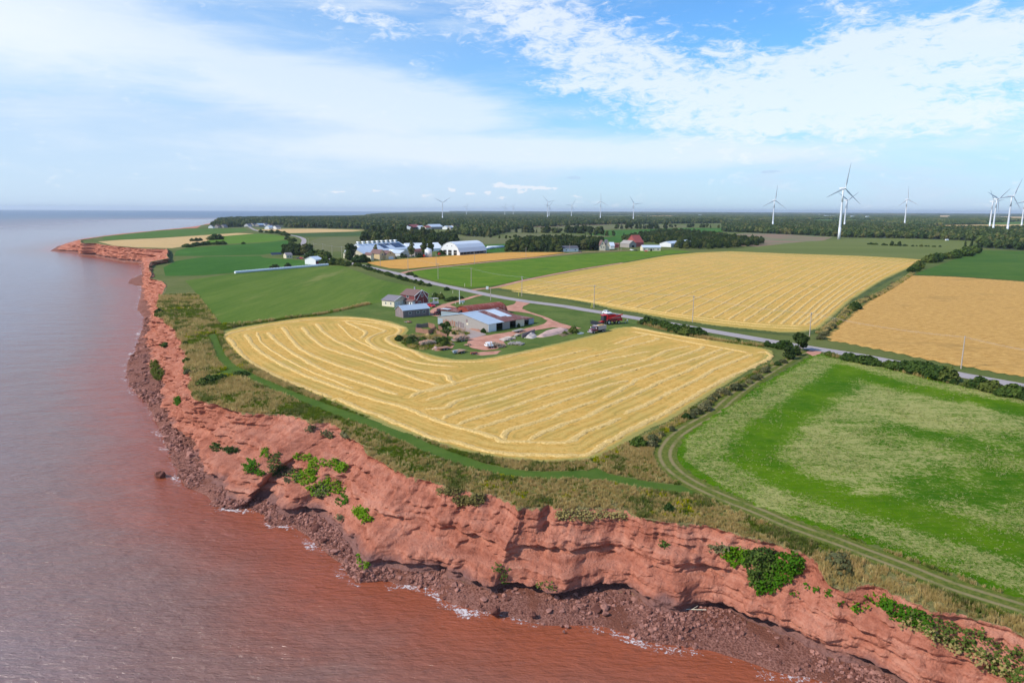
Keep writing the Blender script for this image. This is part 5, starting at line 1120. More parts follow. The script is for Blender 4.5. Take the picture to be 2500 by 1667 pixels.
# cream garage
e, L = site('garage', (962.5, 750), (998, 744.5), 'cream garage with grey roof and two white doors, left of the red house', 'garage')
gable(e, 9.6, 8.2, 3.0, 5.0, M_cream, M_greyroof, 'y', over=.4)
for u in (2.4, 7.0):
    slab(e, 'garage_door', 'S', u-1.9, u+1.9, .05, 2.5, M_white)
    for q in (-1, -.35, .35, 1): pass
    slab(e, 'door_window', 'S', u-.9, u-.5, 1.5, 1.8, M_glass, d=.08); slab(e, 'door_window', 'S', u+.5, u+.9, 1.5, 1.8, M_glass, d=.08)
for u in (2.2, 5.6): win(e, 'W', u, 1.6, .6, 1.0)
for sx in (-1, 1):
    MB().bar((4.8, -.43, 5.06), (4.8+sx*5.2, -.43, 2.85), .12, .24).build('barge_board', M_white, e)
slab(e, 'vent', 'S', 4.6, 5.0, 3.7, 4.1, M_greyroof)
# red house
e, L = site('farmhouse', (1013, 748.5), (1045, 744), 'two-storey dark red farmhouse with white trim and brown roof', 'house')
gable(e, 9.0, 10.0, 5.3, 7.6, M_maroon, M_brownroof, 'y')
MB().prism([(1.0, 3.4), (4.5, 7.72), (8.0, 3.4)], -.55, 0.5).build('front_gable', M_maroon, e)
for sx in (-1, 1):
    MB().bar((4.5, -.58, 7.72), (4.5+sx*3.9, -.58, 2.95), .14, .28).build('barge_board', M_white, e); MB().bar((4.5, -.4, 7.75), (4.5+sx*4.95, -.4, 5.2), .14, .22).build('barge_board', M_white, e)
for x in (-.02, 8.88): slab(e, 'corner_board', 'S', x, x+.16, 0, 5.2, M_white, d=.08)
win(e, 'S', 4.5, 5.3, 1.2, 1.5, off=-.55); slab(e, 'mullion', 'S', 4.46, 4.54, 4.6, 6.0, M_white, off=-.58); win(e, 'S', 3.1, 1.35, 1.8, 2.0); slab(e, 'mullion', 'S', 3.06, 3.14, .4, 2.3, M_white, off=-.03)
slab(e, 'downpipe', 'S', 5.6, 5.72, .2, 5.0, M_white)
win(e, 'W', 5.0, 4.5, 1.6, .9); win(e, 'W', 2.0, 1.6, 1.0, 1.2); win(e, 'W', 7.6, 1.6, 1.2, 1.0)
pr = MB(); pr.hull8([(-2.0, -.2, 2.5), (-2.0, 10.2, 2.5), (0, 10.2, 3.2), (0, -.2, 3.2)][::-1], [(-2.0, -.2, 2.62), (-2.0, 10.2, 2.62), (0, 10.2, 3.35), (0, -.2, 3.35)][::-1]); pr.build('porch_roof', M_brownroof, e)
for y in (.1, 3.4, 6.8, 9.9): MB().box(-1.95, -1.8, y-.08, y+.08, 0, 2.5).build('porch_post', M_white, e)
slab(e, 'entry_porch', 'W', -.1, 2.6, 0, 2.5, M_white, off=-.3, d=1.3); win(e, 'W', 1.3, 1.5, .8, 1.0, off=-1.6)
MB().box(5.8, 6.3, 6.0, 6.5, 6.2, 8.6).build('chimney', M_steel, e)
dk = MB().box(-.5, 12.2, -4.2, -.62, .5, .72).build('deck', M_wood, e)
r = MB()
for x in np.arange(-.4, 12.3, 1.5): r.box(x-.06, x+.06, -4.2, -4.08, .72, 1.75)
r.box(-.4, 12.2, -4.18, -4.1, 1.62, 1.72); r.box(-.4, 12.2, -4.16, -4.12, .8, 1.6); r.box(12.1, 12.2, -4.1, 0, .8, 1.72); r.build('railing', M_white, e)
pg = MB()
for x, y in ((9.2, -.8), (12, -.8), (9.2, -3.9), (12, -3.9)): pg.box(x-.07, x+.07, y-.07, y+.07, .7, 3.3)
for a in ((9.0, 12.2, -3.98, -3.84), (9.0, 12.2, -.88, -.74), (9.12, 9.26, -4.1, -.6), (11.94, 12.08, -4.1, -.6)): pg.box(*a, 3.2, 3.35)
pg.build('pergola', M_white, e)
# big barn
e, L = site('barn', (1192, 811), (1279.5, 795.5), 'big low barn with patched silver and rust roof and open bays', 'barn')
Wd, ev, rg = 29., 3.1, 5.7
MB().prism([(0, -.4), (Wd, -.4), (Wd, ev), (Wd/2, rg), (0, ev)], 0, .25, axis='x').build('end_wall', M_grey, e)
MB().box(.25, L, Wd-.2, Wd, -.4, ev).build('back_wall', M_grey, e); MB().prism([(.1, -.4), (Wd-.2, -.4), (Wd-.2, ev), (Wd/2, rg-.05), (.1, ev)], L-.2, L, axis='x').build('end_wall', M_grey, e)
for n_, u0, u1, m in (('white_door', 0.02, 4.4, M_white), ('grey_door', 8.0, 12.2, M_grey), ('pale_door', 15.8, L-.02, M_cream)):
    MB().box(u0, u1, -.12, .06, .0, ev-.15).build(n_, m, e)
MB().box(.3, L, .0, .2, ev-.3, ev-.02).build('lintel', M_grey, e); MB().box(.3, L-.2, 7.5, 7.6, 0, ev+1).build('partition', M_black, e)  # partition coloured near-black to paint the shade behind the open bays
sl = (rg-ev)/(Wd/2); zr = lambda y: ev + sl*y if y < Wd/2 else rg - sl*(y-Wd/2)
def rsheet(name, x0, x1, y0, y1, m, up=0):
    return MB().hull8([(x0, y0, zr(y0)+up), (x1, y0, zr(y0)+up), (x1, y1, zr(y1)+up), (x0, y1, zr(y1)+up)], [(x0, y0, zr(y0)+up+.08), (x1, y0, zr(y0)+up+.08), (x1, y1, zr(y1)+up+.08), (x0, y1, zr(y1)+up+.08)]).build(name, m, e)
rsheet('roof_sheet', -.3, 8.6, -.4, Wd/2, M_tin, .02); rsheet('roof_sheet', 8.604, L+.3, -.4, Wd/2, M_rust, .02); rsheet('roof_sheet', 12.6, 18.2, 5.2, Wd/2-.5, M_tinpale, .11); rsheet('roof_sheet', 15.6, 18.3, 4.2, 5.19, M_tinpale, .11)
rsheet('roof_sheet', -.3, L+.3, Wd/2+.004, Wd+.4, M_tin, .02)
MB().box(-.32, L+.3, Wd/2-.15, Wd/2+.15, rg+.09, rg+.2).build('ridge_cap', M_tinpale, e)
for k in range(10): slab(e, 'red_board', 'W', 13.5+k*1.25, 14.4+k*1.25, .05, 2.0+.25*(k % 3), M_redwood if k > 3 else M_board)
slab(e, 'hatch', 'W', 11.4, 12.3, 2.6, 3.8, M_board); slab(e, 'pale_patch', 'W', 11.0, 12.0, 1.6, 2.3, M_cream); slab(e, 'blue_corner_sheet', 'W', 26., 28.9, 0, 2.4, M_greyblue)
MB().hull8([(L+.3, .8, 2.55), (L+7.4, .8, 2.3), (L+7.4, 11, 2.6), (L+.3, 11, 3.0)], [(L+.3, .8, 2.65), (L+7.4, .8, 2.4), (L+7.4, 11, 2.7), (L+.3, 11, 3.1)]).build('lean_to_roof', M_rust, e)
MB().box(L+3.9, L+7.2, .9, 1.0, 0, 2.3).build('blue_panel', M_greyblue, e); MB().box(L+7.1, L+7.2, 1.0, 10.8, -.3, 2.3).build('lean_to_wall', M_greyblue, e); MB().box(L, L+7.2, 10.7, 10.8, -.3, 2.5).build('lean_to_wall', M_grey, e)
MB().box(L+.1, L+3.6, .9, 1.0, 1.9, 2.5).build('header_board', M_board, e); MB().hull8([(L-1, 9, 3.6), (L+4, 9, 3.1), (L+4, 14, 3.4), (L-1, 14, 4.6)], [(L-1, 9, 3.7), (L+4, 9, 3.2), (L+4, 14, 3.5), (L-1, 14, 4.7)]).build('pale_canopy', M_cream, e)
# arched rusty hall
e, L = site('arched_hall', (1148, 777), (1240, 765), 'rusty red arched steel hall behind the big barn', 'hall')
def arch(R, H, x0, x1, n=16, t=.12):
    o = [(R-R*math.cos(math.pi*i/n), H*math.sin(math.pi*i/n)**.85) for i in range(n+1)]
    return o
oa = arch(5.4, 4.7, 0, L); q = MB()
V = [(x, y, z) for x in (0, L) for y, z in oa]; n = len(oa); q.add(V, [(i, i+1, n+i+1, n+i) for i in range(n-1)])
Vi = [(x, 5.4+(y-5.4)*.975, z*.975) for x in (0, L) for y, z in oa]; q.add(Vi, [(i, n+i, n+i+1, i+1) for i in range(n-1)])
q.build('arched_roof', M_rustred, e, smooth=True)
MB().prism([(y, z*.96) for y, z in oa], L-.25, L-.1, axis='x').build('front_wall', M_tin, e); MB().prism([(y, z*.96) for y, z in oa], .2, .35, axis='x').build('back_wall', M_rustred, e)
for k in range(18):
    x = .25+k*(L-.5)/17; rb = MB()
    for i in range(n-1): rb.bar((x, 5.4+(oa[i][0]-5.4)*1.012, oa[i][1]*1.012), (x, 5.4+(oa[i+1][0]-5.4)*1.012, oa[i+1][1]*1.012), .10, .08)
    rb.build('roof_rib', M_rustred, e)
# low grey sheds beside it
e, L = site('low_shed', (1077, 770.5), (1132, 776), 'low grey shed with rust-stained roof between tractor and barn', 'shed')
gable(e, 9.2, 8.5, 2.4, 3.4, M_greyblue, M_rust, 'x'); MB().box(-.2, 4.2, -.2, 4, 3.0, 3.1).build('roof_patch', M_tinpale, e)
# across the road: dairy farm
def house(A, B, W, h, r, wall, roof, label, ax='x', name='house', cat='house', wins=(), doors=(), group=None, over=.4):
    e, L = site(name, A, B, label, cat, group); gable(e, L, W, h, r, wall, roof, ax, over=over)
    for s, u, z, w, hh in wins: win(e, s, u*(L if s in 'SN' else W), z, w, hh, off={'S': 0, 'W': 0, 'N': W, 'E': L}[s])
    for s, u, w, hh, m in doors: slab(e, 'door', s, u*(L if s in 'SN' else W)-w/2, u*(L if s in 'SN' else W)+w/2, .02, hh, m, off={'S': 0, 'W': 0, 'N': W, 'E': L}[s], d=.1)
    return e, L
e, L = house((887, 632), (912, 629), 22, 5, 10, M_cream, M_tinpale, 'pale barn with light metal roof at the left end of the dairy farm', name='barn', cat='barn', doors=[('S', .75, 4, 3.4, M_black)], wins=[('S', .15, 2.4, 2.5, 1.2), ('S', .4, 2.4, 2.5, 1.2), ('W', .3, 3, 2, 1.5)])
e, L = house((897, 626.5), (1000, 618), 30, 5, 12, M_white, M_tinpale, 'long white dairy barn with nine roof vents and dark solar panels', name='dairy_barn', cat='barn')
for k in range(9):
    x = L*(.06+k*.108); c = MB(); c.box(x-.9, x+.9, 14.1, 15.9, 11.7, 13.4).prism([(x-1.8, 13.4), (x+1.8, 13.4), (x+1.2, 14.3), (x-1.2, 14.3)], 13.6, 16.4); c.build('roof_vent', M_white, e)
for k, u in enumerate((.50, .635, .775, .90)):
    x = L*u; s_ = (12-5)/15.; y0, y1 = ((3.5, 12.5) if k != 1 else (9, 12.5)); z = lambda y: 5+s_*y+.22
    MB().hull8([(x-4.2, y0, z(y0)), (x+4.2, y0, z(y0)), (x+4.2, y1, z(y1)), (x-4.2, y1, z(y1))], [(x-4.2, y0, z(y0)+.1), (x+4.2, y0, z(y0)+.1), (x+4.2, y1, z(y1)+.1), (x-4.2, y1, z(y1)+.1)]).build('solar_panel', M_solar, e)
for u, w in ((.30, 5), (.42, 5), (.58, 6), (.73, 8)): slab(e, 'painted_bay_opening', 'S', L*u-w/2, L*u+w/2, .3, 3.6, M_black, d=.1)  # solid slabs painted dark as the shade inside the bays
house((977, 629.5), (1000, 627), 12, 4.5, 7, M_white, M_tinpale, 'white gabled annex in front of the long dairy barn', 'y', name='annex', cat='barn', doors=[('S', .5, 2, 2.4, M_black)])
house((969, 628), (976, 627.5), 12, 5, 7, M_black, M_tinpale, 'dark open bay between tan house and white annex', 'y', name='open_bay', cat='shed')  # closed box, its walls painted near-black for the shade of the bay
house((927, 635), (940, 634), 12, 6, 9.5, M_tanw, M_brownroof, 'taller tan house half hidden by the pale brown tree', 'y', wins=[('S', .5, 5, 1.5, 1.6)])
house((942, 634.5), (965, 633), 12, 4.6, 8.2, M_tanw, M_brownroof, 'tan house with gable and white garage door in the dairy farm', 'y', wins=[('S', .5, 6, 1.2, 1.2)], doors=[('S', .55, 6, 3, M_white)])
house((906, 636), (913, 635.6), 10, 5, 7, M_cream, M_brownroof, 'small cream building under the pale brown tree', 'y', name='cottage')
house((1013, 627), (1036, 625.5), 9, 5, 7.5, M_grey, M_rust, 'low grey stable with rust-red roof between two tall trees', name='stable', cat='barn', wins=[('S', q, 2.5, 2, 2) for q in (.15, .38, .6, .85)])
e, L = site('silage_bunker', (1000, 615), (1082, 612.5), 'long white covered silage heap left of the big white barn', 'silage heap')
gable(e, L, 26, 3, 9, M_wrap, M_wrap, over=.05, nm=('side', 'cover'))
e, L = site('white_tank', (1041, 628.5), (1057, 628), 'squat white upright tank between the two tall slim trees', 'tank')
MB().tube((L/2, 3, -.3), (L/2, 3, 7.5), L/2, L/2, 20).build('tank_body', M_white, e, smooth=True); MB().tube((L/2, 3, 7.5), (L/2, 3, 9), L/2, .4, 20).build('tank_roof', M_tinpale, e)
e, L = site('fabric_barn', (1122, 624), (1188.5, 618.5), 'big white arched fabric barn with three doors in its end wall', 'barn')
Wb = 27.; prof = [(0, -.3), (0, 3.2), (2.2, 7.5), (6, 11.2), (10.5, 13.2), (13.5, 13.7), (16.5, 13.2), (21, 11.2), (24.8, 7.5), (Wb, 3.2), (Wb, -.3)]
MB().prism(prof, .4, .7, axis='x').build('end_wall', M_white, e); MB().prism(prof, L-.7, L-.4, axis='x').build('end_wall', M_white, e)
cv = MB(); V = [(x, y, z+.05) for x in (0, L) for y, z in prof[1:-1]]; n = len(prof)-2; cv.add(V, [(i, i+1, n+i+1, n+i) for i in range(n-1)]); V = [(x, Wb/2+(y-Wb/2)*.98, z-.15) for x in (0, L) for y, z in prof[1:-1]]; cv.add(V, [(i, n+i, n+i+1, i+1) for i in range(n-1)]); cv.build('fabric_roof', M_wrap, e, smooth=False)
MB().box(.7, L-.7, .1, .3, -.3, .9).build('low_wall', M_concrete, e); MB().box(1, L-1, 4, 4.2, .3, 3.2).build('inner_wall', M_black, e)  # inner wall coloured near-black to paint the shade under the roof
for k in range(9): MB().box(.8+k*(L-2)/8, 1.1+k*(L-2)/8, .05, .35, .9, 3.3).build('post', M_grey, e)
for u, w in ((6.0, 4.2), (13, 4.6), (19.5, 4.2)):
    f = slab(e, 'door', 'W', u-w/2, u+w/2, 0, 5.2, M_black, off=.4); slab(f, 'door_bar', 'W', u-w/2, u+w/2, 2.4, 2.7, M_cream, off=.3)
for u in (10.4, 16.6): slab(e, 'vent', 'W', u-.5, u+.5, 9, 10, M_greyroof, off=.4)
for i, (a, b) in enumerate((((1182, 610), (1205, 607)), ((1190, 608), (1232, 604.5)), ((1190, 606), (1228, 603.8)))):
    e, L = site('silage_tube', a, b, ['nearest white silage tube behind the fabric barn', 'middle white silage tube behind the fabric barn', 'farthest white silage tube behind the fabric barn'][i], 'silage tube'); MB().tube((0, 0, .9), (L, 0, .9), 1.6, 1.6, 10).build('wrap', M_wrap, e, smooth=True)
# bale row, workshop, bungalow by the left road
e, L = site('bale_row', (573.5, 668), (801, 648.5), 'long straight row of white wrapped bales across the left fields', 'bale row')
b = MB(); nb_ = 96
for k in range(nb_): b.tube((k*L/nb_+.05, 0, .85), ((k+1)*L/nb_-.05, 0, .85), .95+.05*(k % 3), .95+.05*((k+1) % 3), 10)
b.build('wrapped_bales', M_wrap, e, smooth=False)['kind'] = 'stuff'
e, L = house((771, 646.5), (789, 645), 13, 4.2, 6.6, M_white, M_tinpale, 'white workshop with pale hipped roof and a red machine in its door', name='workshop', cat='workshop', doors=[('S', .25, 4, 3, M_black)])
house((699, 631), (714, 630.5), 9, 3.2, 5.2, M_cream, M_greyroof, 'small cream bungalow beside the solar panel array', name='bungalow', wins=[('S', .3, 1.7, 1.2, 1), ('S', .7, 1.7, 1.2, 1), ('W', .5, 1.7, 1.2, 1)])
e, L = site('solar_array', (664, 624.5), (690, 623), 'ground-mounted row of dark solar panels left of the cream bungalow', 'solar panels')
for k in range(8):
    x = k*L/8; MB().hull8([(x+.1, 0, .8), (x+L/8-.1, 0, .8), (x+L/8-.1, 3, 2.8), (x+.1, 3, 2.8)], [(x+.1, -.05, .9), (x+L/8-.1, -.05, .9), (x+L/8-.1, 2.95, 2.9), (x+.1, 2.95, 2.9)]).build('panel', M_solar, e)
    MB().box(x+L/16-.06, x+L/16+.06, 1.4, 1.52, -.2, 1.7).build('post', M_steel, e)
# village at the far bend and houses in mid distance
HS = [((606,553.5),(617,553),M_white,M_greyroof,'white house with grey roof where the far road reaches the wood'),((619,552.5),(628,552.2),M_cream,M_darkroof,'cream house right of the one where the road ends'),((632,553),(645,552.5),M_grey,M_tinpale,'house with pale blue roof in the far village'),((648,552),(656,551.6),M_white,M_greyroof,'white house next to the pale blue roof in the village'),
 ((660,554.5),(668,554),M_cream,M_brownroof,'tan-roofed house at the middle of the far village'),((657,559.8),(669,559.3),M_white,M_tinpale,'white house standing in front of the far village by the tan field'),((675,559.6),(686,559.2),M_white,M_greyroof,'white house at the right end of the far village'),
 ((520,557.5),(524,557.3),M_white,M_darkroof,'tiny white cottage at the coast, leftmost of the hamlet'),((533,556.8),(541,556.5),M_grey,M_brownroof,'brown-roofed cottage in the coastal hamlet'),((547,556.6),(556,556.3),M_grey,M_greyroof,'grey cottage in the coastal hamlet, right of the brown-roofed one'),((524,545),(531,544.6),M_white,M_tinpale,'white shed on the coast point in front of the wood')]
for a, b_, w, r_, l in HS: house(a, b_, 12, 4, 8, w, r_, l, wins=[('S', .3, 2, 1.6, 1.3), ('S', .7, 2, 1.6, 1.3)])
for a, b_, W, h, r_, w, rf, l in (((1003,561),(1012,560.5),20,6,9,M_tinpale,M_tinpale,'pale shed at the left end of the far farm before the wood'),((1009,561),(1029,559.8),24,6,12,M_black,M_redroof,'far barn with large red roof and dark doorway'),((1029,560.5),(1038,560),20,6,9,M_tinpale,M_tinpale,'pale shed right of the large red roof'),
   ((1040,561),(1053,560.6),14,5,9,M_cream,M_redroof,'lower cream building with brown-red roof in the far farm'),((1053,560),(1082,559.3),24,6,12,M_grey,M_tinpale,'far barn with white roof and open dark bays'),((1092,560.6),(1099,560.3),14,5,9,M_white,M_tinpale,'white house left of three at the right of the far farm'),((1101,560.6),(1107,560.3),14,5,9,M_grey,M_tinpale,'grey-white house in the middle of three at the far farm'),((1109,560),(1122,559.4),14,6,10,M_white,M_brownroof,'white and red house rightmost in the far farm')):
    house(a, b_, W, h, r_, w, rf, l, name='barn' if 'barn' in l or 'shed' in l else 'house', cat='barn' if 'barn' in l or 'shed' in l else 'house')
house((1375,615),(1412,614.5), 10, 4, 6.5, M_white, M_darkroof, 'white bungalow with dark roof at the edge of its grove', name='bungalow', wins=[('S', .2, 2, 1.5, 1.2), ('S', .8, 2, 1.5, 1.2)])
house((1464,612),(1478,612), 12, 6, 12, M_cream, M_brownroof, 'tan gabled farmhouse with brown roof beyond the potato field', 'y', wins=[('S', .3, 4, 1.2, 1.4), ('S', .7, 4, 1.2, 1.4), ('S', .5, 8, 1.2, 1.4)])
house((1478,611.5),(1488,611.5), 14, 6, 12.5, M_cream, M_darkroof, 'taller dark-roofed wing of the tan farmhouse', 'y', name='house_wing')
house((1456,606),(1463,606), 10, 5, 7.5, M_greyblue, M_tinpale, 'small blue shed left of the tan farmhouse', name='shed', cat='shed')
house((1490,608),(1500,608), 12, 4, 8, M_white, M_tinpale, 'white shed right of the tan farmhouse', name='shed', cat='shed')
house((1501,605),(1512,605), 10, 4, 6, M_maroon, M_rust, 'dark red shed behind the white shed', name='shed', cat='shed')
house((1536,605),(1553,604.5), 18, 5, 9, M_grey, M_grey, 'old grey barn leaning against the red-roofed one', 'y', name='barn', cat='barn', doors=[('S', .55, 4, 3, M_black)])
house((1552,603),(1571,602.5), 20, 6, 15, M_redroof, M_redroof, 'old barn with tall faded red roof', name='barn', cat='barn')
house((1569,613),(1613,613), 11, 4.2, 6.6, M_cream, M_tinpale, 'long low cream house with pale roof near the red-roofed barn', name='bungalow', wins=[('S', q, 2, 1.8, 1.2) for q in (.1, .35, .6, .85)], doors=[('S', .47, 2.5, 2.6, M_black)])
e, L = house((1638,603.5),(1689,598.5), 16, 4.5, 7, M_white, M_tinpale, 'long narrow white shed with pale roof in front of the mixed grove', name='long_shed', cat='shed', doors=[('W', .5, 5, 3.4, M_white), ('S', .3, 2, 2.5, M_black)], wins=[('S', q, 2.4, 3, .8) for q in (.5, .65, .8)])
for i, (x, y) in enumerate(((1705,528.8),(1600,538),(2013,530),(2022,530.3),(2033,530.6),(2078,531.5),(2115,532),(2310,587.5),(1826,567),(945,531.2),(1018,530.6),(975,529.8))):
    l = ['far white barn left of the centre turbine', 'far white roof beside the patch of red soil', 'left white house of the far hamlet at the big turbine', 'middle white house of the far hamlet at the big turbine', 'right white house of the far hamlet at the big turbine', 'lone far house right of the big turbine', 'farther lone house right of the big turbine', 'white tent-like hut against the right-hand wood', 'tiny white hut against the wood behind the brown field', 'white house on the wooded cape, left', 'white house on the wooded cape, right', 'white house on the wooded cape, middle'][i]
    p = P(x, y); s = p[1]/1700*(5 if i not in (7, 8) else 4); e = empty('house', (p[0], p[1], LZ), .2, l, 'house'); gable(e, s*1.7, s, s*.45, s*.8, M_white, M_tinpale)

# ------------------------------------------------------------ wind turbines
def turbine(bx, by, hx, hy, yaw, phase, label, R=44):
    b = P(bx, by); H = height_at(bx, by, hy)
    if H > 100 or H < 70:
        H = 80.; a_, d_, h_ = cam_ray(hx, hy); t_ = (LZ+H-HC)/h_; b = np.array([a_*t_, d_*t_, LZ])
    e = empty('wind_turbine', (b[0], b[1], LZ), 0, label, 'wind turbine', 'white three-bladed wind turbines')
    b1 = MB(); zs = np.linspace(-1, H-1.6, 5)
    for i in range(4): b1.tube((0, 0, zs[i]), (0, 0, zs[i+1]), 2.4-1.1*i/4, 2.4-1.1*(i+1)/4, 18, cap=(i in (0, 3)))
    b1.build('tower', M_tower, e, smooth=True)
    # rotor axis: yaw measured from the direction to the camera, towards the right of the picture
    toc = math.atan2(-b[1], -b[0]); ax = Vector((math.cos(toc+yaw), math.sin(toc+yaw), 0)); side = Vector((-ax.y, ax.x, 0)); up = Vector((0, 0, 1))
    n = MB(); c = Vector((0, 0, H)); A = []; 
    for s, w, h0, h1 in ((-8.2, 1.3, -1.2, 1.3), (2.4, 1.8, -1.8, 1.9)): A.append([c+ax*s+side*(-w)+up*h0, c+ax*s+side*w+up*h0, c+ax*s+side*w+up*h1, c+ax*s+side*(-w)+up*h1])
    n.hull8(A[0], A[1]); n.box(-.3, .3, -.3, .3, H+1.2, H+2.3); n.build('nacelle', M_tower, e)
    hub = c+ax*4.0; MB().tube(c+ax*2.3, hub+ax*.6, 1.5, 1.4, 14).tube(hub+ax*.6, hub+ax*2.0, 1.4, .3, 14).build('hub', M_tower, e, smooth=True)
    right = Vector((math.cos(toc+math.pi/2), math.sin(toc+math.pi/2), 0)); rs_ = side if side.dot(right) > 0 else -side
    for k in range(3):
        th = math.radians(phase+120*k); d = up*math.cos(th)+rs_*math.sin(th); t = d.cross(ax); q = MB(); sec = []
        for f, ch, tk in ((.02, 1.6, 1.4), (.08, 2.0, 1.2), (.2, 3.3, .7), (.5, 2.1, .42), (.8, 1.2, .25), (.97, .55, .12), (1.0, .12, .06)):
            o = hub+ax*.4+d*(R*f)+ax*(1.5*f*f); sec.append([o-t*ch*.35-ax*tk*.2, o-ax*tk*.5, o+t*ch*.65, o+ax*tk*.5])
        for a_, c_ in zip(sec, sec[1:]):
            k0 = len(q.V); q.V += [tuple(v) for v in a_+c_]; q.F += [(k0+i, k0+(i+1) % 4, k0+4+(i+1) % 4, k0+4+i) for i in range(4)]; q.m += [0]*4
        q.F.append(tuple(len(q.V)-4+i for i in range(4))); q.m.append(0); q.build('blade', M_tower, e, smooth=False)
    return e
TB = [(2048,584,2062,460,.75,8,'nearest wind turbine, the tallest one in the photo, standing in the olive field'),(1886.5,536,1891,489,.5,4,'wind turbine alone between the centre and the tallest one'),(2060.6,538,2067,489,.8,58,'wind turbine partly behind the tallest one, blades in a Y shape'),(2207.8,553,2218,487,.6,-5,'wind turbine right of the tallest one with one blade straight up'),
 (2417,533,2424,492,1.0,-38,'left one of the close pair of wind turbines at the right'),(2424,548.4,2434,486,.9,52,'right one of the close pair of wind turbines at the right'),(2458,572,2471,479,.8,22,'large wind turbine at the right edge of the photo'),(1080.6,539,1081.3,494.5,.1,58,'leftmost wind turbine, blades in a wide Y above the far farm'),
 (1138.8,527.5,1138.8,504.7,.3,32,'small distant wind turbine, second from the left'),(1232.4,527.5,1232.7,504.6,.4,18,'distant wind turbine, left one of a pair on the skyline'),(1253,527.5,1253.6,504.4,.4,35,'distant wind turbine, right one of a pair on the skyline'),(1336.7,536,1337.8,493,.2,-43,'wind turbine with a smaller one just behind it, left of centre'),
 (1341,525.5,1341,502.8,.4,40,'small wind turbine hidden behind another left of centre'),(1395,520.5,1395.6,502,.4,35,'smallest distant wind turbine right of centre'),(1465.5,538,1466.8,492,.1,-2,'wind turbine with one blade straight up in the middle of the skyline'),(1546,530.5,1547.5,498,.4,-35,'thin distant wind turbine right of the middle one'),
 (2498,531,2502,492,.9,20,'wind turbine cut off by the right edge of the photo')]
for t in TB: turbine(*t)

# ------------------------------------------------------------ poles and wires
def upole(bx, by, ty, label, arm=True, m=None, group=None):
    b = P(bx, by); H = min(13., height_at(bx, by, ty)); e = empty('utility_pole', (b[0], b[1], LZ), math.radians(-35), label, 'utility pole', group)
    MB().tube((0, 0, -.5), (0, 0, H), .19, .13, 8).build('pole', m or M_pole, e)
    if arm:
        MB().box(-.06, .06, -1.1, 1.1, H-.75, H-.6).build('crossarm', M_pole, e)
        for y in (-.95, 0, .95): MB().tube((0, y, H-.6), (0, y, H-.35), .06, .05, 6).build('insulator', M_steel, e)
        MB().tube((.28, 0, H-2.2), (.28, 0, H-1.2), .22, .22, 8).build('transformer', M_steel, e) if bx in (1197.8, 1274) else None
    return Vector((b[0], b[1], LZ+H-.35))
UP = [(2346,900,820,'pale utility pole standing in the ripe wheat near the road'),(1975.5,829.6,762,'utility pole at the corner between stubble field and ripe wheat'),(1690.5,787,721,'utility pole between road and far stubble field, right of the red combine'),(1450,751.5,696,'utility pole beside the road above the combine harvester'),
      (1274,723.8,674,'utility pole at the left corner of the far stubble field'),(1150.5,700,653.5,'utility pole on the edge of the potato field above the junction'),(1069.6,681.5,643,'utility pole between road and potato field, above the red house'),(996.3,660,623,'utility pole at the mouth of the farm lane'),(928.7,650,619.5,'utility pole in front of the pale brown tree'),
      (834.8,629,601,'utility pole at the left end of the dairy farm'),(811,624.6,599,'utility pole left of the dairy farm, second one'),(789,618,594.8,'utility pole in the grey-olive field, third from the dairy farm'),(766,611.8,592.7,'utility pole nearest the round tree at the road bend')]
tops = [upole(*u, group='utility poles along the road') for u in UP]
tops = [upole(2800, 985, 893, 'utility pole beyond the right edge of the photo')] + tops
for i, (a, b_) in enumerate(zip(tops, tops[1:])):
    w = MB()
    for o_ in (-.95, .95):
        off = Vector((o_*math.sin(math.radians(35)), o_*math.cos(math.radians(35)), 0)); last = None
        for k in range(9):
            f = k/8; p = a.lerp(b_, f)+off-Vector((0, 0, 1.0*4*f*(1-f)))
            if last is not None: w.tube(last, p, .018, .018, 4, cap=False)
            last = p
    wo = w.build('power_line', M_steel); tag(wo, 'thin wires of the %s span of the roadside power line counted from the right' % ordn[i], 'power line', 'spans of the roadside power line')
for u in ((1197.8,733.4,701,'utility pole on the lawn between driveway and road',),(1065,650,619.5,'utility pole in the middle of the orange barley',),(1158.7,645,613.5,'utility pole before the fabric barn at the farm lane',),(1284,629,603.5,'utility pole on the farm lane, right end of the barley',),(1390.7,617.3,595,'utility pole beside the white bungalow',),(1516,613,595,'utility pole right of the tan farmhouse',),(1509,612,600,'short pole beside the one right of the farmhouse',),(756,618,607.5,'short pole below the round tree at the bend',),(753,599,582,'pole inside the bend of the road',)):
    upole(*u, arm=u[0] < 1100)
upole(1121.8, 742, 709, 'white lamp pole beside the white posts in the yard', arm=False, m=M_white)
for x, y, t, l in ((1265.5,723.5,711,'left yellow guy marker at the left corner of the far stubble field'),(1442.5,751.5,741,'yellow guy marker left of the pole above the combine'),(1445.5,750.5,743,'second yellow guy marker beside the first near the combine')):
    p = P(x, y); H = height_at(x, y, t); o = MB().tube((0, 0, -.2), (.3, 0, H), .09, .09, 6).build('guy_marker', M_yel); o.location = (p[0], p[1], LZ); tag(o, l, 'guy marker')
for x, y, t, l in ((1056,725,717,'left pale fence post on the lawn right of the red house'),(1076,723,713,'middle pale fence post on the lawn right of the red house'),(1105.5,716.5,709,'right pale fence post on the lawn near the road'),(1112.5,743,737,'small leaning stake beside the white posts'),(1134.5,700.5,692,'short pale post at the road edge of the potato field')):
    p = P(x, y); H = height_at(x, y, t); o = MB().tube((0, 0, -.2), (0, 0, H), .13, .12, 6).build('fence_post', M_cream); o.location = (p[0], p[1], LZ); tag(o, l, 'post')
e, L = site('sign_board', (1123, 742.5), (1130, 742), 'white board carried by two white posts beside the driveway', 'sign')
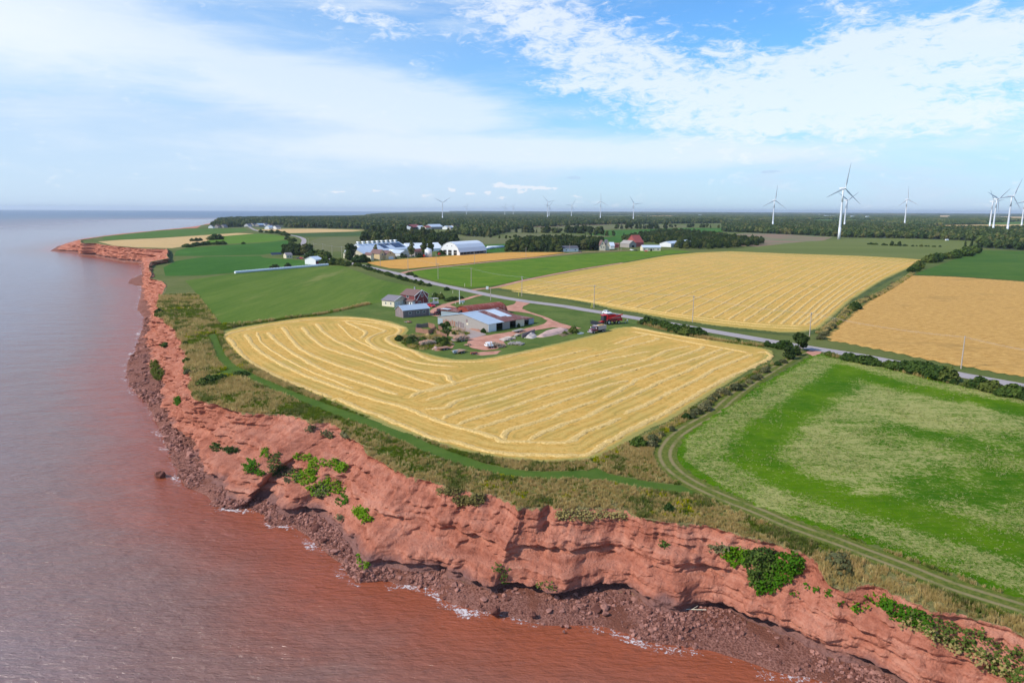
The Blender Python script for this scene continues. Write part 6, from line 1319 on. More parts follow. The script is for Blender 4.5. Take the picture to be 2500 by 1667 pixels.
MB().box(-.12, .12, -.1, .1, -.2, 2.2).build('post', M_white, e); MB().box(L-.12, L+.12, -.1, .1, -.2, 1.9).build('post', M_white, e); MB().box(.1, L+.9, -.18, -.08, .8, 1.75).build('board', M_white, e)
p = P(1189.5, 710); e = empty('mailbox_stand', (p[0], p[1], LZ), 0, 'white box on a post on the verge left of the far stubble corner', 'box'); MB().box(-.7, .7, -.5, .5, .9, 2.5).build('box', M_white, e); MB().tube((0, 0, -.2), (0, 0, .9), .08, .08, 6).build('post', M_steel, e)
# ------------------------------------------------------------ machines and people
def wheel(e, x, y, r, w, hub=M_hub, name='wheel'):
    b = MB(); b.tube((x, y-w/2, r), (x, y+w/2, r), r, r, 16); o = b.build(name, M_tyre, e, smooth=False)
    MB().tube((x, y-w/2-.02, r), (x, y+w/2+.02, r), r*.5, r*.5, 12).build('rim', hub, o); return o
def car(A, B, paint, label, cat='car', name='parked_car', kind='suv', ln=None):
    a, b = P(*A), P(*B); c = (a+b)/2; ang = math.atan2(b[1]-a[1], b[0]-a[0]); e = empty(name, (c[0], c[1], LZ+(.1 if kind == 'suv' else .08)), ang, label, cat)
    L = ln or 4.7; h = L/2; W = .92
    low = [(-h, .45), (-h+.08, .95), (-h+.2, 1.02), (h-1.25, 1.02), (h-.25, .88), (h, .72), (h, .40), (h-.3, .28), (-h+.3, .28)]
    top = [(-h+.25, 1.0), (-h+.55, 1.62), (h-2.35, 1.62), (h-1.3, 1.0)] if kind == 'suv' else [(-.5, 1.0), (-.42, 1.68), (h-2.0, 1.68), (h-1.35, 1.0)]
    bo = MB().prism(low, -W, W)
    V0 = [(x, s*W*.98, z) for x, z in (top[0], top[3]) for s in (-1, 1)]; V1 = [(x, s*W*.76, z) for x, z in (top[1], top[2]) for s in (-1, 1)]
    bo.hull8([V0[0], V0[2], V0[3], V0[1]], [V1[0], V1[2], V1[3], V1[1]]); bo.build('body', paint, e)
    g = MB()
    for s in (-1, 1):
        lp = lambda f, u: (top[0][0]*(1-f)*(1-u)+top[3][0]*f*(1-u)+top[1][0]*(1-f)*u+top[2][0]*f*u, s*(W*.98*(1-u)+W*.76*u)+s*.015, 1.0+.62*u)
        for f0, f1 in ((.10, .46), (.50, .88)):
            g.hull8([lp(f0, .15), lp(f1, .15), lp(f1-.02, .88), lp(f0+.04, .88)], [tuple(v-(s*.05 if i == 1 else 0) for i, v in enumerate(q)) for q in (lp(f0, .15), lp(f1, .15), lp(f1-.02, .88), lp(f0+.04, .88))])
    for (x0, z0), (x1, z1), o in ((top[3], top[2], .02), (top[0], top[1], -.02)):
        q = [(x0*(1-u)+x1*u+o, s*(W*.9*(1-u)+W*.7*u), z0*(1-u)+z1*u) for u, s in ((.12, -1), (.12, 1), (.88, 1), (.88, -1))]; g.hull8(q, [(a_-o*3, b_, c_) for a_, b_, c_ in q])
    g.build('windows', M_glass, e)
    if kind == 'pickup': MB().box(-h+.15, -.7, -W+.1, W-.1, .8, 1.03).build('load_bed', M_darkm, e); MB().box(-h+.1, -.6, -W, -W+.1, .9, 1.25).box(-h+.1, -.6, W-.1, W, .9, 1.25).box(-h, -h+.1, -W, W, .8, 1.25).build('bed_side', paint, e)
    for x in (-h+.85, h-.95):
        for s in (-1, 1): wheel(e, x, s*.82, .36, .24)
    for s in (-1, 1): MB().box(h-.1, h+.02, s*.62-.18, s*.62+.18, .66, .80).build('headlight', M_white, e); MB().box(-h-.01, -h+.06, s*.7-.12, s*.7+.12, .78, .98).build('tail_light', M_redp, e)
    MB().box(h-.05, h+.05, -.8, .8, .35, .5).build('bumper', M_darkm, e); return e
car((1471, 765.3), (1494, 769.3), M_whitecar, 'white hatchback driving on the road behind the combine harvester', name='white_car')
car((1043, 747), (1063, 751.5), M_redcar, 'bright red pickup parked behind the board shed', cat='pickup', name='red_pickup', kind='pickup', ln=5.4)
for A, B, m, l in (((725,632),(732,632.3),M_darkm,'dark car beside the small cream bungalow'),((733,632.2),(739,632.5),M_redcar,'red car near the small cream bungalow'),((1412,616),(1420,616.3),M_darkm,'dark blue car right of the white bungalow'),((1538,611.5),(1547,612),M_whitecar,'white pickup in front of the old grey barn'),((1574,614.5),(1582,614.8),M_redcar,'red car before the long low cream house'),((1551,613),(1556,613),M_darkm,'dark trailer beside the white pickup at the grey barn')):
    car(A, B, m, l, name='parked_car')
# combine harvester
b_ = P(1488, 791); e = empty('combine_harvester', (b_[0], b_[1], LZ+.02), math.radians(206), 'red combine harvester with black header parked on the grass by the road', 'combine')
e.scale = (1.08,)*3
MB().hull8([(-4.2, -1.35, 1.3), (2.0, -1.35, 1.1), (2.0, 1.35, 1.1), (-4.2, 1.35, 1.3)], [(-4.4, -1.35, 3.0), (2.0, -1.35, 3.1), (2.0, 1.35, 3.1), (-4.4, 1.35, 3.0)]).build('body', M_redp, e)
MB().hull8([(-1.6, -1.3, 3.1), (1.9, -1.3, 3.1), (1.9, 1.3, 3.1), (-1.6, 1.3, 3.1)], [(-2.0, -1.6, 3.85), (2.0, -1.6, 3.85), (2.0, 1.6, 3.85), (-2.0, 1.6, 3.85)]).build('grain_tank', M_redp, e)
MB().box(-1.7, 1.7, -1.3, 1.3, 3.86, 3.9).build('tank_opening', M_darkm, e); MB().box(-4.3, -1.9, -1.2, 1.2, 3.0, 3.45).build('engine_deck', M_darkm, e)
MB().hull8([(2.02, -.95, 1.6), (3.5, -.95, 1.6), (3.5, .95, 1.6), (2.02, .95, 1.6)], [(2.02, -.9, 3.5), (3.25, -.9, 3.5), (3.25, .9, 3.5), (2.02, .9, 3.5)]).build('cab_glass', M_glass, e); MB().box(1.9, 3.6, -1.05, 1.05, 3.5, 3.7).build('cab_roof', M_redp, e)
MB().hull8([(2.6, -.6, .9), (5.2, -.6, .35), (5.2, .6, .35), (2.6, .6, .9)], [(2.6, -.6, 1.6), (5.2, -.6, .95), (5.2, .6, .95), (2.6, .6, 1.6)]).build('feeder_house', M_redp, e)
MB().hull8([(5.2, -3.6, .12), (6.6, -3.6, .08), (6.6, 3.6, .08), (5.2, 3.6, .12)], [(5.2, -3.6, 1.15), (5.5, -3.6, 1.15), (5.5, 3.6, 1.15), (5.2, 3.6, 1.15)]).build('header', M_darkm, e)
rl = MB()
for k in range(6):
    a = k*math.pi/3; rl.bar((6.3+.55*math.cos(a), -3.5, 1.05+.55*math.sin(a)), (6.3+.55*math.cos(a), 3.5, 1.05+.55*math.sin(a)), .07)
    for y in (-3.5, 0, 3.5): rl.bar((6.3, y, 1.05), (6.3+.55*math.cos(a), y, 1.05+.55*math.sin(a)), .06)
rl.tube((6.3, -3.55, 1.05), (6.3, 3.55, 1.05), .08, .08, 6); rl.build('reel', M_darkm, e)
MB().tube((1.4, 1.7, 2.6), (-4.6, 1.9, 3.7), .2, .2, 8).build('unloading_auger', M_redp, e); MB().hull8([(-5.2, -1.2, 1.0), (-4.3, -1.2, 1.3), (-4.3, 1.2, 1.3), (-5.2, 1.2, 1.0)], [(-5.0, -1.2, 2.1), (-4.3, -1.2, 2.7), (-4.3, 1.2, 2.7), (-5.0, 1.2, 2.1)]).build('straw_hood', M_redp, e)
for s in (-1, 1): wheel(e, 1.5, s*1.65, .98, .7); wheel(e, -3.2, s*1.45, .66, .45)
for s in (-1, 1): MB().box(-3.9, 1.0, s*1.37-.02, s*1.37+.02, 2.5, 2.62).build('side_stripe', M_white, e); MB().box(-2.6, .4, s*1.37-.03, s*1.37+.03, 1.5, 1.9).build('side_shield', M_darkm, e)
ld = MB().bar((2.6, 1.25, .5), (2.2, 1.1, 1.7), .07).bar((3.1, 1.25, .5), (2.7, 1.1, 1.7), .07)
for k in range(4): ld.bar((2.55-.1*k, 1.25-.03*k, .6+.3*k), (3.05-.1*k, 1.25-.03*k, .6+.3*k), .05)
ld.build('ladder', M_darkm, e)
# tipper truck
b_ = (P(1441, 815)+P(1475, 807))/2; e = empty('tipper_truck', (b_[0], b_[1], LZ+.02), math.radians(225), 'dark red tipper truck with grey box full of grain at the field edge', 'truck')
e.scale = (1.0, 1.0, .95)
MB().box(-3.9, 4.0, -.45, .45, .75, 1.05).build('chassis', M_darkm, e)
MB().hull8([(2.6, -1.0, .7), (4.5, -.95, .7), (4.5, .95, .7), (2.6, 1.0, .7)], [(2.6, -.95, 1.85), (4.35, -.75, 1.65), (4.35, .75, 1.65), (2.6, .95, 1.85)]).build('bonnet', M_mar2, e)
MB().hull8([(1.1, -1.15, .75), (2.6, -1.15, .75), (2.6, 1.15, .75), (1.1, 1.15, .75)], [(1.15, -1.05, 2.75), (2.2, -1.05, 2.75), (2.2, 1.05, 2.75), (1.15, 1.05, 2.75)]).build('cab', M_mar2, e)
MB().hull8([(2.50, -.95, 1.9), (2.56, -.95, 1.85), (2.56, .95, 1.85), (2.50, .95, 1.9)], [(2.26, -.9, 2.6), (2.34, -.9, 2.6), (2.34, .9, 2.6), (2.26, .9, 2.6)]).build('windscreen', M_glass, e)
for s in (-1, 1): MB().hull8([(1.4, s*1.13, 1.8), (2.35, s*1.13, 1.8), (2.35, s*1.17, 1.8), (1.4, s*1.17, 1.8)], [(1.4, s*1.06, 2.5), (2.15, s*1.06, 2.5), (2.15, s*1.11, 2.5), (1.4, s*1.11, 2.5)]).build('side_window', M_glass, e); MB().box(4.3, 4.42, s*.75-.16, s*.75+.16, 1.0, 1.2).build('headlight', M_white, e); MB().box(2.3, 2.45, s*1.35-.1, s*1.35+.1, 1.9, 2.4).build('mirror', M_white, e)
MB().box(4.37, 4.47, -.55, .55, .95, 1.55).build('grille', M_steel, e); MB().box(4.45, 4.7, -1.15, 1.15, .45, .8).build('bumper', M_steel, e)
bx = MB(); bx.box(-4.1, .9, -1.25, 1.25, 1.1, 1.2).box(-4.1, .9, -1.25, -1.17, 1.2, 2.75).box(-4.1, .9, 1.17, 1.25, 1.2, 2.75).box(-4.1, -4.02, -1.17, 1.17, 1.2, 2.75).box(.82, .9, -1.17, 1.17, 1.2, 3.0)
for k in range(7):
    for s in (-1, 1): bx.box(-3.9+k*.75, -3.8+k*.75, s*1.29-.04, s*1.29+.04, 1.2, 2.75)
bx.build('tipper_box', M_steel, e); MB().box(.9, 1.7, -1.2, 1.2, 2.78, 2.86).build('cab_guard', M_steel, e)
g = MB(); g.hull8([(-4.0, -1.15, 2.2), (.8, -1.15, 2.2), (.8, 1.15, 2.2), (-4.0, 1.15, 2.2)], [(-3.2, -.5, 2.95), (-.4, -.5, 2.95), (-.4, .5, 2.95), (-3.2, .5, 2.95)]); g.build('grain_load', M_grain, e)
for x in (3.4, -1.9, -3.1):
    for s in (-1, 1): wheel(e, x, s*1.02, .52, .32 if x > 0 else .5)
# tractor
b_ = P(1071, 768.5); e = empty('tractor', (b_[0], b_[1], LZ+.02), math.radians(230), 'dark red tractor with cab standing at the end of the low grey shed', 'tractor')
MB().box(.4, 2.4, -.42, .42, .9, 1.65).build('bonnet', M_mar2, e); MB().hull8([(-1.1, -.75, 1.0), (.5, -.75, 1.0), (.5, .75, 1.0), (-1.1, .75, 1.0)], [(-.95, -.68, 2.6), (.35, -.68, 2.6), (.35, .68, 2.6), (-.95, .68, 2.6)]).build('cab_glass', M_glass, e); MB().box(-1.1, .5, -.8, .8, 2.6, 2.78).build('cab_roof', M_mar2, e)
for s in (-1, 1): wheel(e, -.6, s*.95, .85, .5); wheel(e, 1.8, s*.75, .5, .3); MB().box(-1.3, .2, s*.95-.28, s*.95+.28, 1.72, 1.8).build('mudguard', M_mar2, e)
MB().tube((1.5, .2, 1.65), (1.5, .2, 2.5), .05, .05, 6).build('exhaust', M_darkm, e)
# red machine in the workshop door, red machine near the fabric barn
for (x, y, l) in ((775.5, 645.8, 'small red farm machine in the doorway of the white workshop'), (1073, 623.5, 'red farm machine left of the big fabric barn'), (1036, 628.6, 'small red machine under the left slim tree')):
    p = P(x, y); e = empty('farm_machine', (p[0], p[1]-1, LZ), 1.0, l, 'machine'); MB().box(-1.6, 1.6, -.8, .8, .9, 1.9).box(-.9, .5, -.7, .7, 1.9, 2.8).build('body', M_redp, e)
    for a_ in (-1.1, 1.1):
        for s in (-1, 1): wheel(e, a_, s*.9, .55, .35)

def person(x, y, shirt, trousers, rz, label, h=1.75, arms=0.25):
    b_ = P(x, y); e = empty('person', (b_[0], b_[1], LZ), rz, label, 'person'); k = h/1.75
    J = {'pel': (0, 0, .95), 'che': (0, .01, 1.28), 'nek': (0, 0, 1.47), 'hd': (0, .02, 1.56), 'hd2': (0, .03, 1.66), 'hp1': (.10, 0, .90), 'kn1': (.11, .02, .50), 'an1': (.11, -.02, .08), 'to1': (.12, .15, .04), 'hp2': (-.10, 0, .90), 'kn2': (-.12, .03, .50), 'an2': (-.13, 0, .08), 'to2': (-.14, .16, .04),
         'sh1': (.19, 0, 1.40), 'el1': (.25, .02, 1.12), 'wr1': (.22, .18, .93), 'hn1': (.20, .25, .88), 'sh2': (-.19, 0, 1.40), 'el2': (-.27, -.02, 1.13), 'wr2': (-.25, .10, .90), 'hn2': (-.24, .14, .82)}
    Rr = dict(pel=.15, che=.16, nek=.065, hd=.085, hd2=.10, hp1=.095, kn1=.062, an1=.045, to1=.035, hp2=.095, kn2=.062, an2=.045, to2=.035, sh1=.065, el1=.045, wr1=.032, hn1=.035, sh2=.065, el2=.045, wr2=.032, hn2=.035)
    Ed = [('pel', 'che'), ('che', 'nek'), ('nek', 'hd'), ('hd', 'hd2'), ('pel', 'hp1'), ('hp1', 'kn1'), ('kn1', 'an1'), ('an1', 'to1'), ('pel', 'hp2'), ('hp2', 'kn2'), ('kn2', 'an2'), ('an2', 'to2'), ('che', 'sh1'), ('sh1', 'el1'), ('el1', 'wr1'), ('wr1', 'hn1'), ('che', 'sh2'), ('sh2', 'el2'), ('el2', 'wr2'), ('wr2', 'hn2')]
    N = list(J); me = bpy.data.meshes.new('body'); me.from_pydata([tuple(v*k for v in J[n]) for n in N], [(N.index(a), N.index(b)) for a, b in Ed], [])
    o = bpy.data.objects.new('body', me); ROOT.objects.link(o); o.parent = e
    md = o.modifiers.new('skin', 'SKIN'); me.skin_vertices.new() if not me.skin_vertices else None
    for i, n in enumerate(N): me.skin_vertices[0].data[i].radius = (Rr[n]*k, Rr[n]*k*(.75 if n in ('pel', 'che') else 1))
    me.skin_vertices[0].data[N.index('pel')].use_root = True
    o.modifiers.new('sub', 'SUBSURF').levels = 2; o.modifiers['sub'].render_levels = 2
    def col(nb):
        sp = nb.new('ShaderNodeSeparateXYZ'); nb.put(sp.inputs[0], nb.obj()); z = sp.outputs[2]; ax = nb.math('ABSOLUTE', sp.outputs[0])
        c = nb.mix(nb.math('GREATER_THAN', z, .97*k), trousers, shirt); arm = nb.math('MULTIPLY', nb.math('GREATER_THAN', ax, .19*k), nb.math('MULTIPLY', nb.math('GREATER_THAN', z, .80*k), nb.math('LESS_THAN', z, 1.15*k)))
        c = nb.mix(arm, c, (.52, .33, .25)); c = nb.mix(nb.math('GREATER_THAN', z, 1.46*k), c, (.52, .33, .25)); return nb.mix(nb.math('LESS_THAN', z, .10*k), c, (.04, .035, .03))
    me.materials.append(mat('clothes_'+label[:12], col, .85))
    hb = MB(); hb.tube((0, .02*k, 1.64*k), (0, .01*k, 1.75*k), .115*k, .07*k, 10); hb.build('hair', mat('dark_hair', (.06, .045, .035), .8), e, smooth=True)
    for s in (-1, 1):
        MB().box(s*.04*k-.012, s*.04*k+.012, .115*k, .128*k, 1.615*k, 1.635*k).build('eye', M_darkm, e)
        for q in range(4): MB().tube((s*(.215+.012*q)*k, (.20 if s > 0 else .12)*k+.01*q, .86*k), (s*(.215+.012*q)*k, (.24 if s > 0 else .15)*k+.01*q, (.79-.006*abs(q-1.5))*k), .011, .008, 5).build('finger', M_skin, e)
        MB().tube((s*.20*k, (.24 if s > 0 else .17)*k, .88*k), (s*.18*k, (.28 if s > 0 else .21)*k, .83*k), .013, .009, 5).build('thumb', M_skin, e)
person(1526.5, 789, (.62, .13, .06), (.72, .68, .62), 2.2, 'person in orange-red top and pale trousers, left of the two behind the combine', 1.7)
person(1531.5, 788.5, (.78, .78, .78), (.26, .27, .28), 3.6, 'person in white shirt and grey trousers, right of the two behind the combine', 1.82)

# ------------------------------------------------------------ yard clutter
def logs(name, A, B, W, H, label, cat='log pile', trailer=True, n=70, r=.19, m=M_log, seed=1, cap=None):
    """loose cordwood heaped across its length"""
    e, L = site(name, A, B, label, cat); g = random.Random(seed); z0 = .95 if trailer else 0
    if trailer:
        MB().box(0, L, 0, W, .78, .92).build('deck', M_wood, e); MB().bar((L, W/2, .7), (L+1.4, W/2, .55), .1).build('drawbar', M_darkm, e)
        for x in (L*.42, L*.58):
            for y in (.1, W-.1): wheel(e, x, y, .36, .22)
    b = MB(); ends = MB()
    for i in range(n):
        f = g.random(); x = L*(.03+.94*f); hz = H*math.sin(math.pi*min(1, max(0, .12+.76*f)))**.6; z = z0+r+g.random()*max(.05, hz-r); sp = (1-(z-z0)/max(hz, .1)*.25)
        a = g.uniform(-.35, .35); cx = W/2+g.uniform(-.12, .12)*W; l = W*.5*sp*g.uniform(.8, 1.05); rr = r*g.uniform(.7, 1.25); t = g.uniform(-.12, .12)
        p = (x-math.sin(a)*l, cx-math.cos(a)*l, z-t*l); q = (x+math.sin(a)*l, cx+math.cos(a)*l, z+t*l); b.tube(p, q, rr, rr*.9, 6, cap=False)
        for c, d in ((p, -1), (q, 1)): ends.tube(c, (c[0]+d*math.sin(a)*.03, c[1]+d*math.cos(a)*.03, c[2]), rr, rr*.95, 6)
    b.build('logs', m, e)['kind'] = 'stuff'; ends.build('log_ends', M_logend if m is M_log else m, e)['kind'] = 'stuff'
    if cap: MB().hull8([(-.1, -.1, z0), (L*.55, -.1, z0), (L*.55, W+.1, z0), (-.1, W+.1, z0)], [(.2, .3, z0+H*.8), (L*.5, .3, z0+H), (L*.5, W-.3, z0+H), (.2, W-.3, z0+H*.8)]).build('tarpaulin', M_wrap, e)
    return e
logs('log_trailer', (1028, 848.5), (1066, 844), 2.2, 1.1, 'trailer piled with cut logs, at the field edge left of the flat trailers', 'log trailer', n=110, seed=1)
logs('log_trailer', (1113, 836.5), (1147, 831.5), 2.2, 1.1, 'trailer piled with cut logs on the concrete, nearest the barn', 'log trailer', n=110, seed=2)
logs('log_trailer', (1188, 852), (1218, 850), 2.4, 1.2, 'log trailer half covered with a white tarpaulin', 'log trailer', n=80, seed=3, cap=True)
logs('log_pile', (1216, 850.5), (1236, 847), 2.8, 1.3, 'brown log pile on the ground behind the tarpaulin trailer', n=70, trailer=False, seed=4)
logs('post_pile', (1233, 834), (1262, 827), 3.0, .9, 'upper pile of grey fence posts on the grass', n=90, trailer=False, seed=5, m=M_stone, r=.13)
logs('post_pile', (1240, 842), (1275, 843.5), 3.4, .8, 'lower pile of grey fence posts lying toward the field', n=110, trailer=False, seed=6, m=M_stone, r=.13)
def heap(name, poly, H, m, label, cat, rough=.3, ds=.5, stuff=False):
    L = PL(poly)[:, :2]; x0, y0 = L.min(0)-ds; x1, y1 = L.max(0)+ds; X, Y = np.meshgrid(np.arange(x0, x1, ds), np.arange(y0, y1, ds)); k = inside(L, X, Y)
    I = np.arange(X.size).reshape(X.shape); kk = k[:-1, :-1] | k[1:, :-1] | k[:-1, 1:] | k[1:, 1:]; Q = np.stack([I[:-1, :-1], I[:-1, 1:], I[1:, 1:], I[1:, :-1]], -1)[kk]; us = np.unique(Q); mp = np.full(X.size, -1); mp[us] = np.arange(len(us))
    x, y = X.ravel()[us], Y.ravel()[us]; d = np.where(inside(L, x, y), dist_line(L, x, y, True), 0); z = LZ + H*np.minimum(1, d/(H*1.4))**.7*(1+rough*2*fbm(x/1.2, y/1.2, o=3)) - .06*(d <= 0)
    o = mesh(name, np.column_stack([x, y, z]), mp[Q], m, smooth=False); tag(o, label, cat, kind='stuff' if stuff else None); return o
heap('gravel_mound', [(1308,823),(1330,811),(1352,805),(1372,803),(1388,806),(1378,812),(1350,819),(1325,824)], .9, M_gravel, 'long low mound of pinkish gravel between driveway and stubble field', 'gravel mound')
heap('rubble_heap', [(1281,825),(1290,816),(1305,815),(1313,822),(1300,827)], .8, M_stone, 'heap of pale stone rubble against the concrete wall', 'rubble heap', 1.0)
heap('earth_heap', [(1053,853),(1060,844),(1070,845),(1073,852),(1064,855)], 1.0, M_gravel, 'small pinkish earth heap in front of the left log trailer', 'earth heap', .4)
heap('sawdust_heap', [(1032,823),(1040,816),(1052,817),(1052,824),(1040,827)], .8, M_tan, 'orange sawdust heap in the brush below the plank pen', 'sawdust heap', .3)
heap('board_stack', [(1118,794),(1130,789),(1155,797),(1184,805),(1186,811),(1170,811),(1140,802)], .45, M_redwood, 'reddish stack of old boards along the barn side wall', 'board stack', 1.2)
heap('rail_stack', [(1094,819),(1103,803),(1120,800),(1134,806),(1138,822),(1118,826)], .4, M_wood, 'brown tangle of split rails left of the concrete pad', 'rail stack', 1.4)
e, L = site('concrete_wall', (1275, 825), (1306, 813), 'low grey concrete wall standing beside the stone rubble', 'wall'); MB().box(0, L, 0, .3, -.2, 1.5).build('wall_slab', M_board, e); MB().box(-.1, 5, -1.2, -.9, -.05, .25).build('timber', M_cream, e)
def flat(A, B, W, m, label, z=.7, name='flat_trailer'):
    e, L = site(name, A, B, label, 'trailer'); MB().box(0, L, 0, W, z, z+.16).build('deck', m, e); MB().box(.3, L-.3, W*.3, W*.4, z-.2, z).box(.3, L-.3, W*.6, W*.7, z-.2, z).build('frame', M_darkm, e)
    MB().bar((L, W/2, z-.1), (L+1.5, W/2, z-.3), .1).build('drawbar', M_darkm, e)
    for s in (.05, W-.05):
        for x in (.35*L, .62*L): wheel(e, x, s, .34, .2)
flat((1075, 857), (1101, 853), 2.6, M_redwood, 'flat deck trailer with reddish boards, left of two on the grass'); flat((1120, 865), (1140, 860), 3.2, M_wood, 'flat deck trailer with paler boards, right of two on the grass'); flat((1260, 814), (1281, 808.5), 2.0, M_grey, 'grey flat wagon on the dirt drive behind the concrete wall')
flat((986, 787), (997, 789), 2.0, M_redwood, 'small low wooden platform on the lawn below the board shed', .3, 'low_platform')
p = P(1112, 863.5); e = empty('generator', (p[0], p[1], LZ), .4, 'small grey-blue machine between the two flat trailers', 'machine'); MB().box(-.8, .8, -.5, .5, .35, 1.1).build('housing', M_greyblue, e); [wheel(e, .5*a, .5*s, .3, .15) for a in (-1, 1) for s in (-1, 1)]
p = P(1157, 865); e = empty('garden_cart', (p[0], p[1], LZ), .4, 'rusty red cart lying right of the flat trailers', 'cart'); MB().box(-1.1, 1.1, -.5, .5, .3, .7).bar((1.1, 0, .4), (2, 0, .2), .06).build('tray', M_redroof, e); [wheel(e, .6*a, .55*s, .28, .12) for a in (-1, 1) for s in (-1, 1)]
for A, B, l in (((1371, 822), (1388, 818), 'lowest pale scrap boards lying in the grass'), ((1381, 817), (1400, 815), 'scrap boards stacked beside the leafy shrub'), ((1407, 815), (1422, 817), 'grey sheet metal scraps right of the leafy shrub')):
    e, L = site('scrap_boards', A, B, l, 'scrap'); g = random.Random(len(l))
    for k in range(6): y = k*.35; MB().bar((g.random(), y, .12+.08*k), (L-g.random(), y+g.uniform(-.3, .3), .12+.08*k), .3, .06).build('board', M_greyblue if 'metal' in l else M_wood, e)
def planks(A, B, H, label, m=M_redwood, step=.36):
    e, L = site('plank_fence', A, B, label, 'fence'); MB().box(0, L, .06, .14, .4, .55).box(0, L, .06, .14, H-.5, H-.35).build('rail', M_wood, e); g = random.Random(int(L*100)); n = int(L/step)
    b0 = None
    for k in range(n):
        if b0 is None: o = b0 = MB().box(0, step-.05, 0, .05, -.1, H).build('plank', m, e)
        else: o = b0.copy(); ROOT.objects.link(o); o.parent = e
        o.location = (k*step, 0, g.uniform(-.2, .15)); o.rotation_euler = (g.uniform(-.06, .06), 0, 0)
planks((1015, 811), (1046, 816), 1.9, 'front side of the reddish plank pen, facing the sea'); planks((1046, 816), (1066, 807), 1.7, 'right side of the reddish plank pen'); planks((1015, 811), (1018, 801), 1.8, 'left side of the reddish plank pen', M_board); planks((1018, 801), (1046, 799), 1.7, 'grey back side of the plank pen', M_board)
planks((1046, 799), (1062, 804), 2.0, 'tall reddish corner of the plank pen at the back'); planks((1066, 819), (1091, 829), 2.0, 'straight reddish plank fence below the pen, ending at the concrete'); planks((1070, 804), (1080, 811), 1.8, 'short reddish plank fence right of the pen')
g = random.Random(3)
for k in range(26):
    x, y = 1084+g.random()*52, 797+g.random()*24; p = P(x, y); o = MB().tube((0, 0, -.2), (g.uniform(-.3, .3), g.uniform(-.3, .3), 1.3+g.random()*1.1), .08, .06, 5).build('fence_stake', M_wood if k % 3 else M_cream); o.location = (p[0], p[1], LZ)
    tag(o, 'leaning wooden stake in the brush between plank pen and barn', 'stake', 'leaning stakes in the brush')
e, L = site('long_beam', (1014, 830), (1046, 831), 'long pale beam lying in the brush above the left log trailer', 'beam'); MB().box(0, L, 0, .25, .3, .5).build('timber', M_cream, e)
# ------------------------------------------------------------ tall grass of the cliff top
def tuft(name, m, n, h, spread, lean, w, seed, head=None):
    g = np.random.default_rng(seed); V = []; F = []; k = 0
    for i in range(n):
        a = g.random()*6.28; r = spread*g.random()**.7; b = np.array([math.cos(a)*r, math.sin(a)*r, -.05]); la = g.random()*6.28; l = lean*g.random()*h
        hh = h*(.55+.6*g.random()); t = b+np.array([math.cos(la)*l, math.sin(la)*l, hh]); s = np.array([-math.sin(la), math.cos(la), 0])*w; md = b*.45+t*.55+np.array([0, 0, .08*hh])
        V += [b-s, b+s, md+s*.9, t, md-s*.9]; F += [(k, k+1, k+2, k+3, k+4)]; k += 5
    return mesh(name, np.array(V), F, m, link=False)
M_dry = leaf_mat('dry_grass', (.50, .39, .18), (.74, .60, .32), (.56, .38, .20), .25, .9, .5)
M_tuf = leaf_mat('green_grass', (.13, .18, .035), (.28, .30, .075), (.20, .26, .04), .25, .9, .5)
M_weed = leaf_mat('dark_weeds', (.15, .18, .05), (.28, .28, .10), (.34, .25, .13), .3, .9, .5)
M_gold = leaf_mat('goldenrod', (.28, .30, .03), (.62, .55, .04), None, .8, .9, .5)
T_dry = [tuft('dry_tuft', M_dry, 24, .72, .34, .35, .022, 1), tuft('dry_tuft', M_dry, 22, .65, .40, .5, .026, 2)]
T_green = [tuft('green_tuft', M_tuf, 24, .50, .42, .55, .034, 3), tuft('green_tuft', M_tuf, 22, .38, .45, .6, .038, 4)]
T_weed = [tuft('weed_tuft', M_weed, 24, .75, .4, .45, .045, 5)]
T_gold = [tuft('gold_tuft', M_gold, 20, .6, .35, .3, .05, 6)]
Icurve = CO['I']; Tcurve = CO['T']
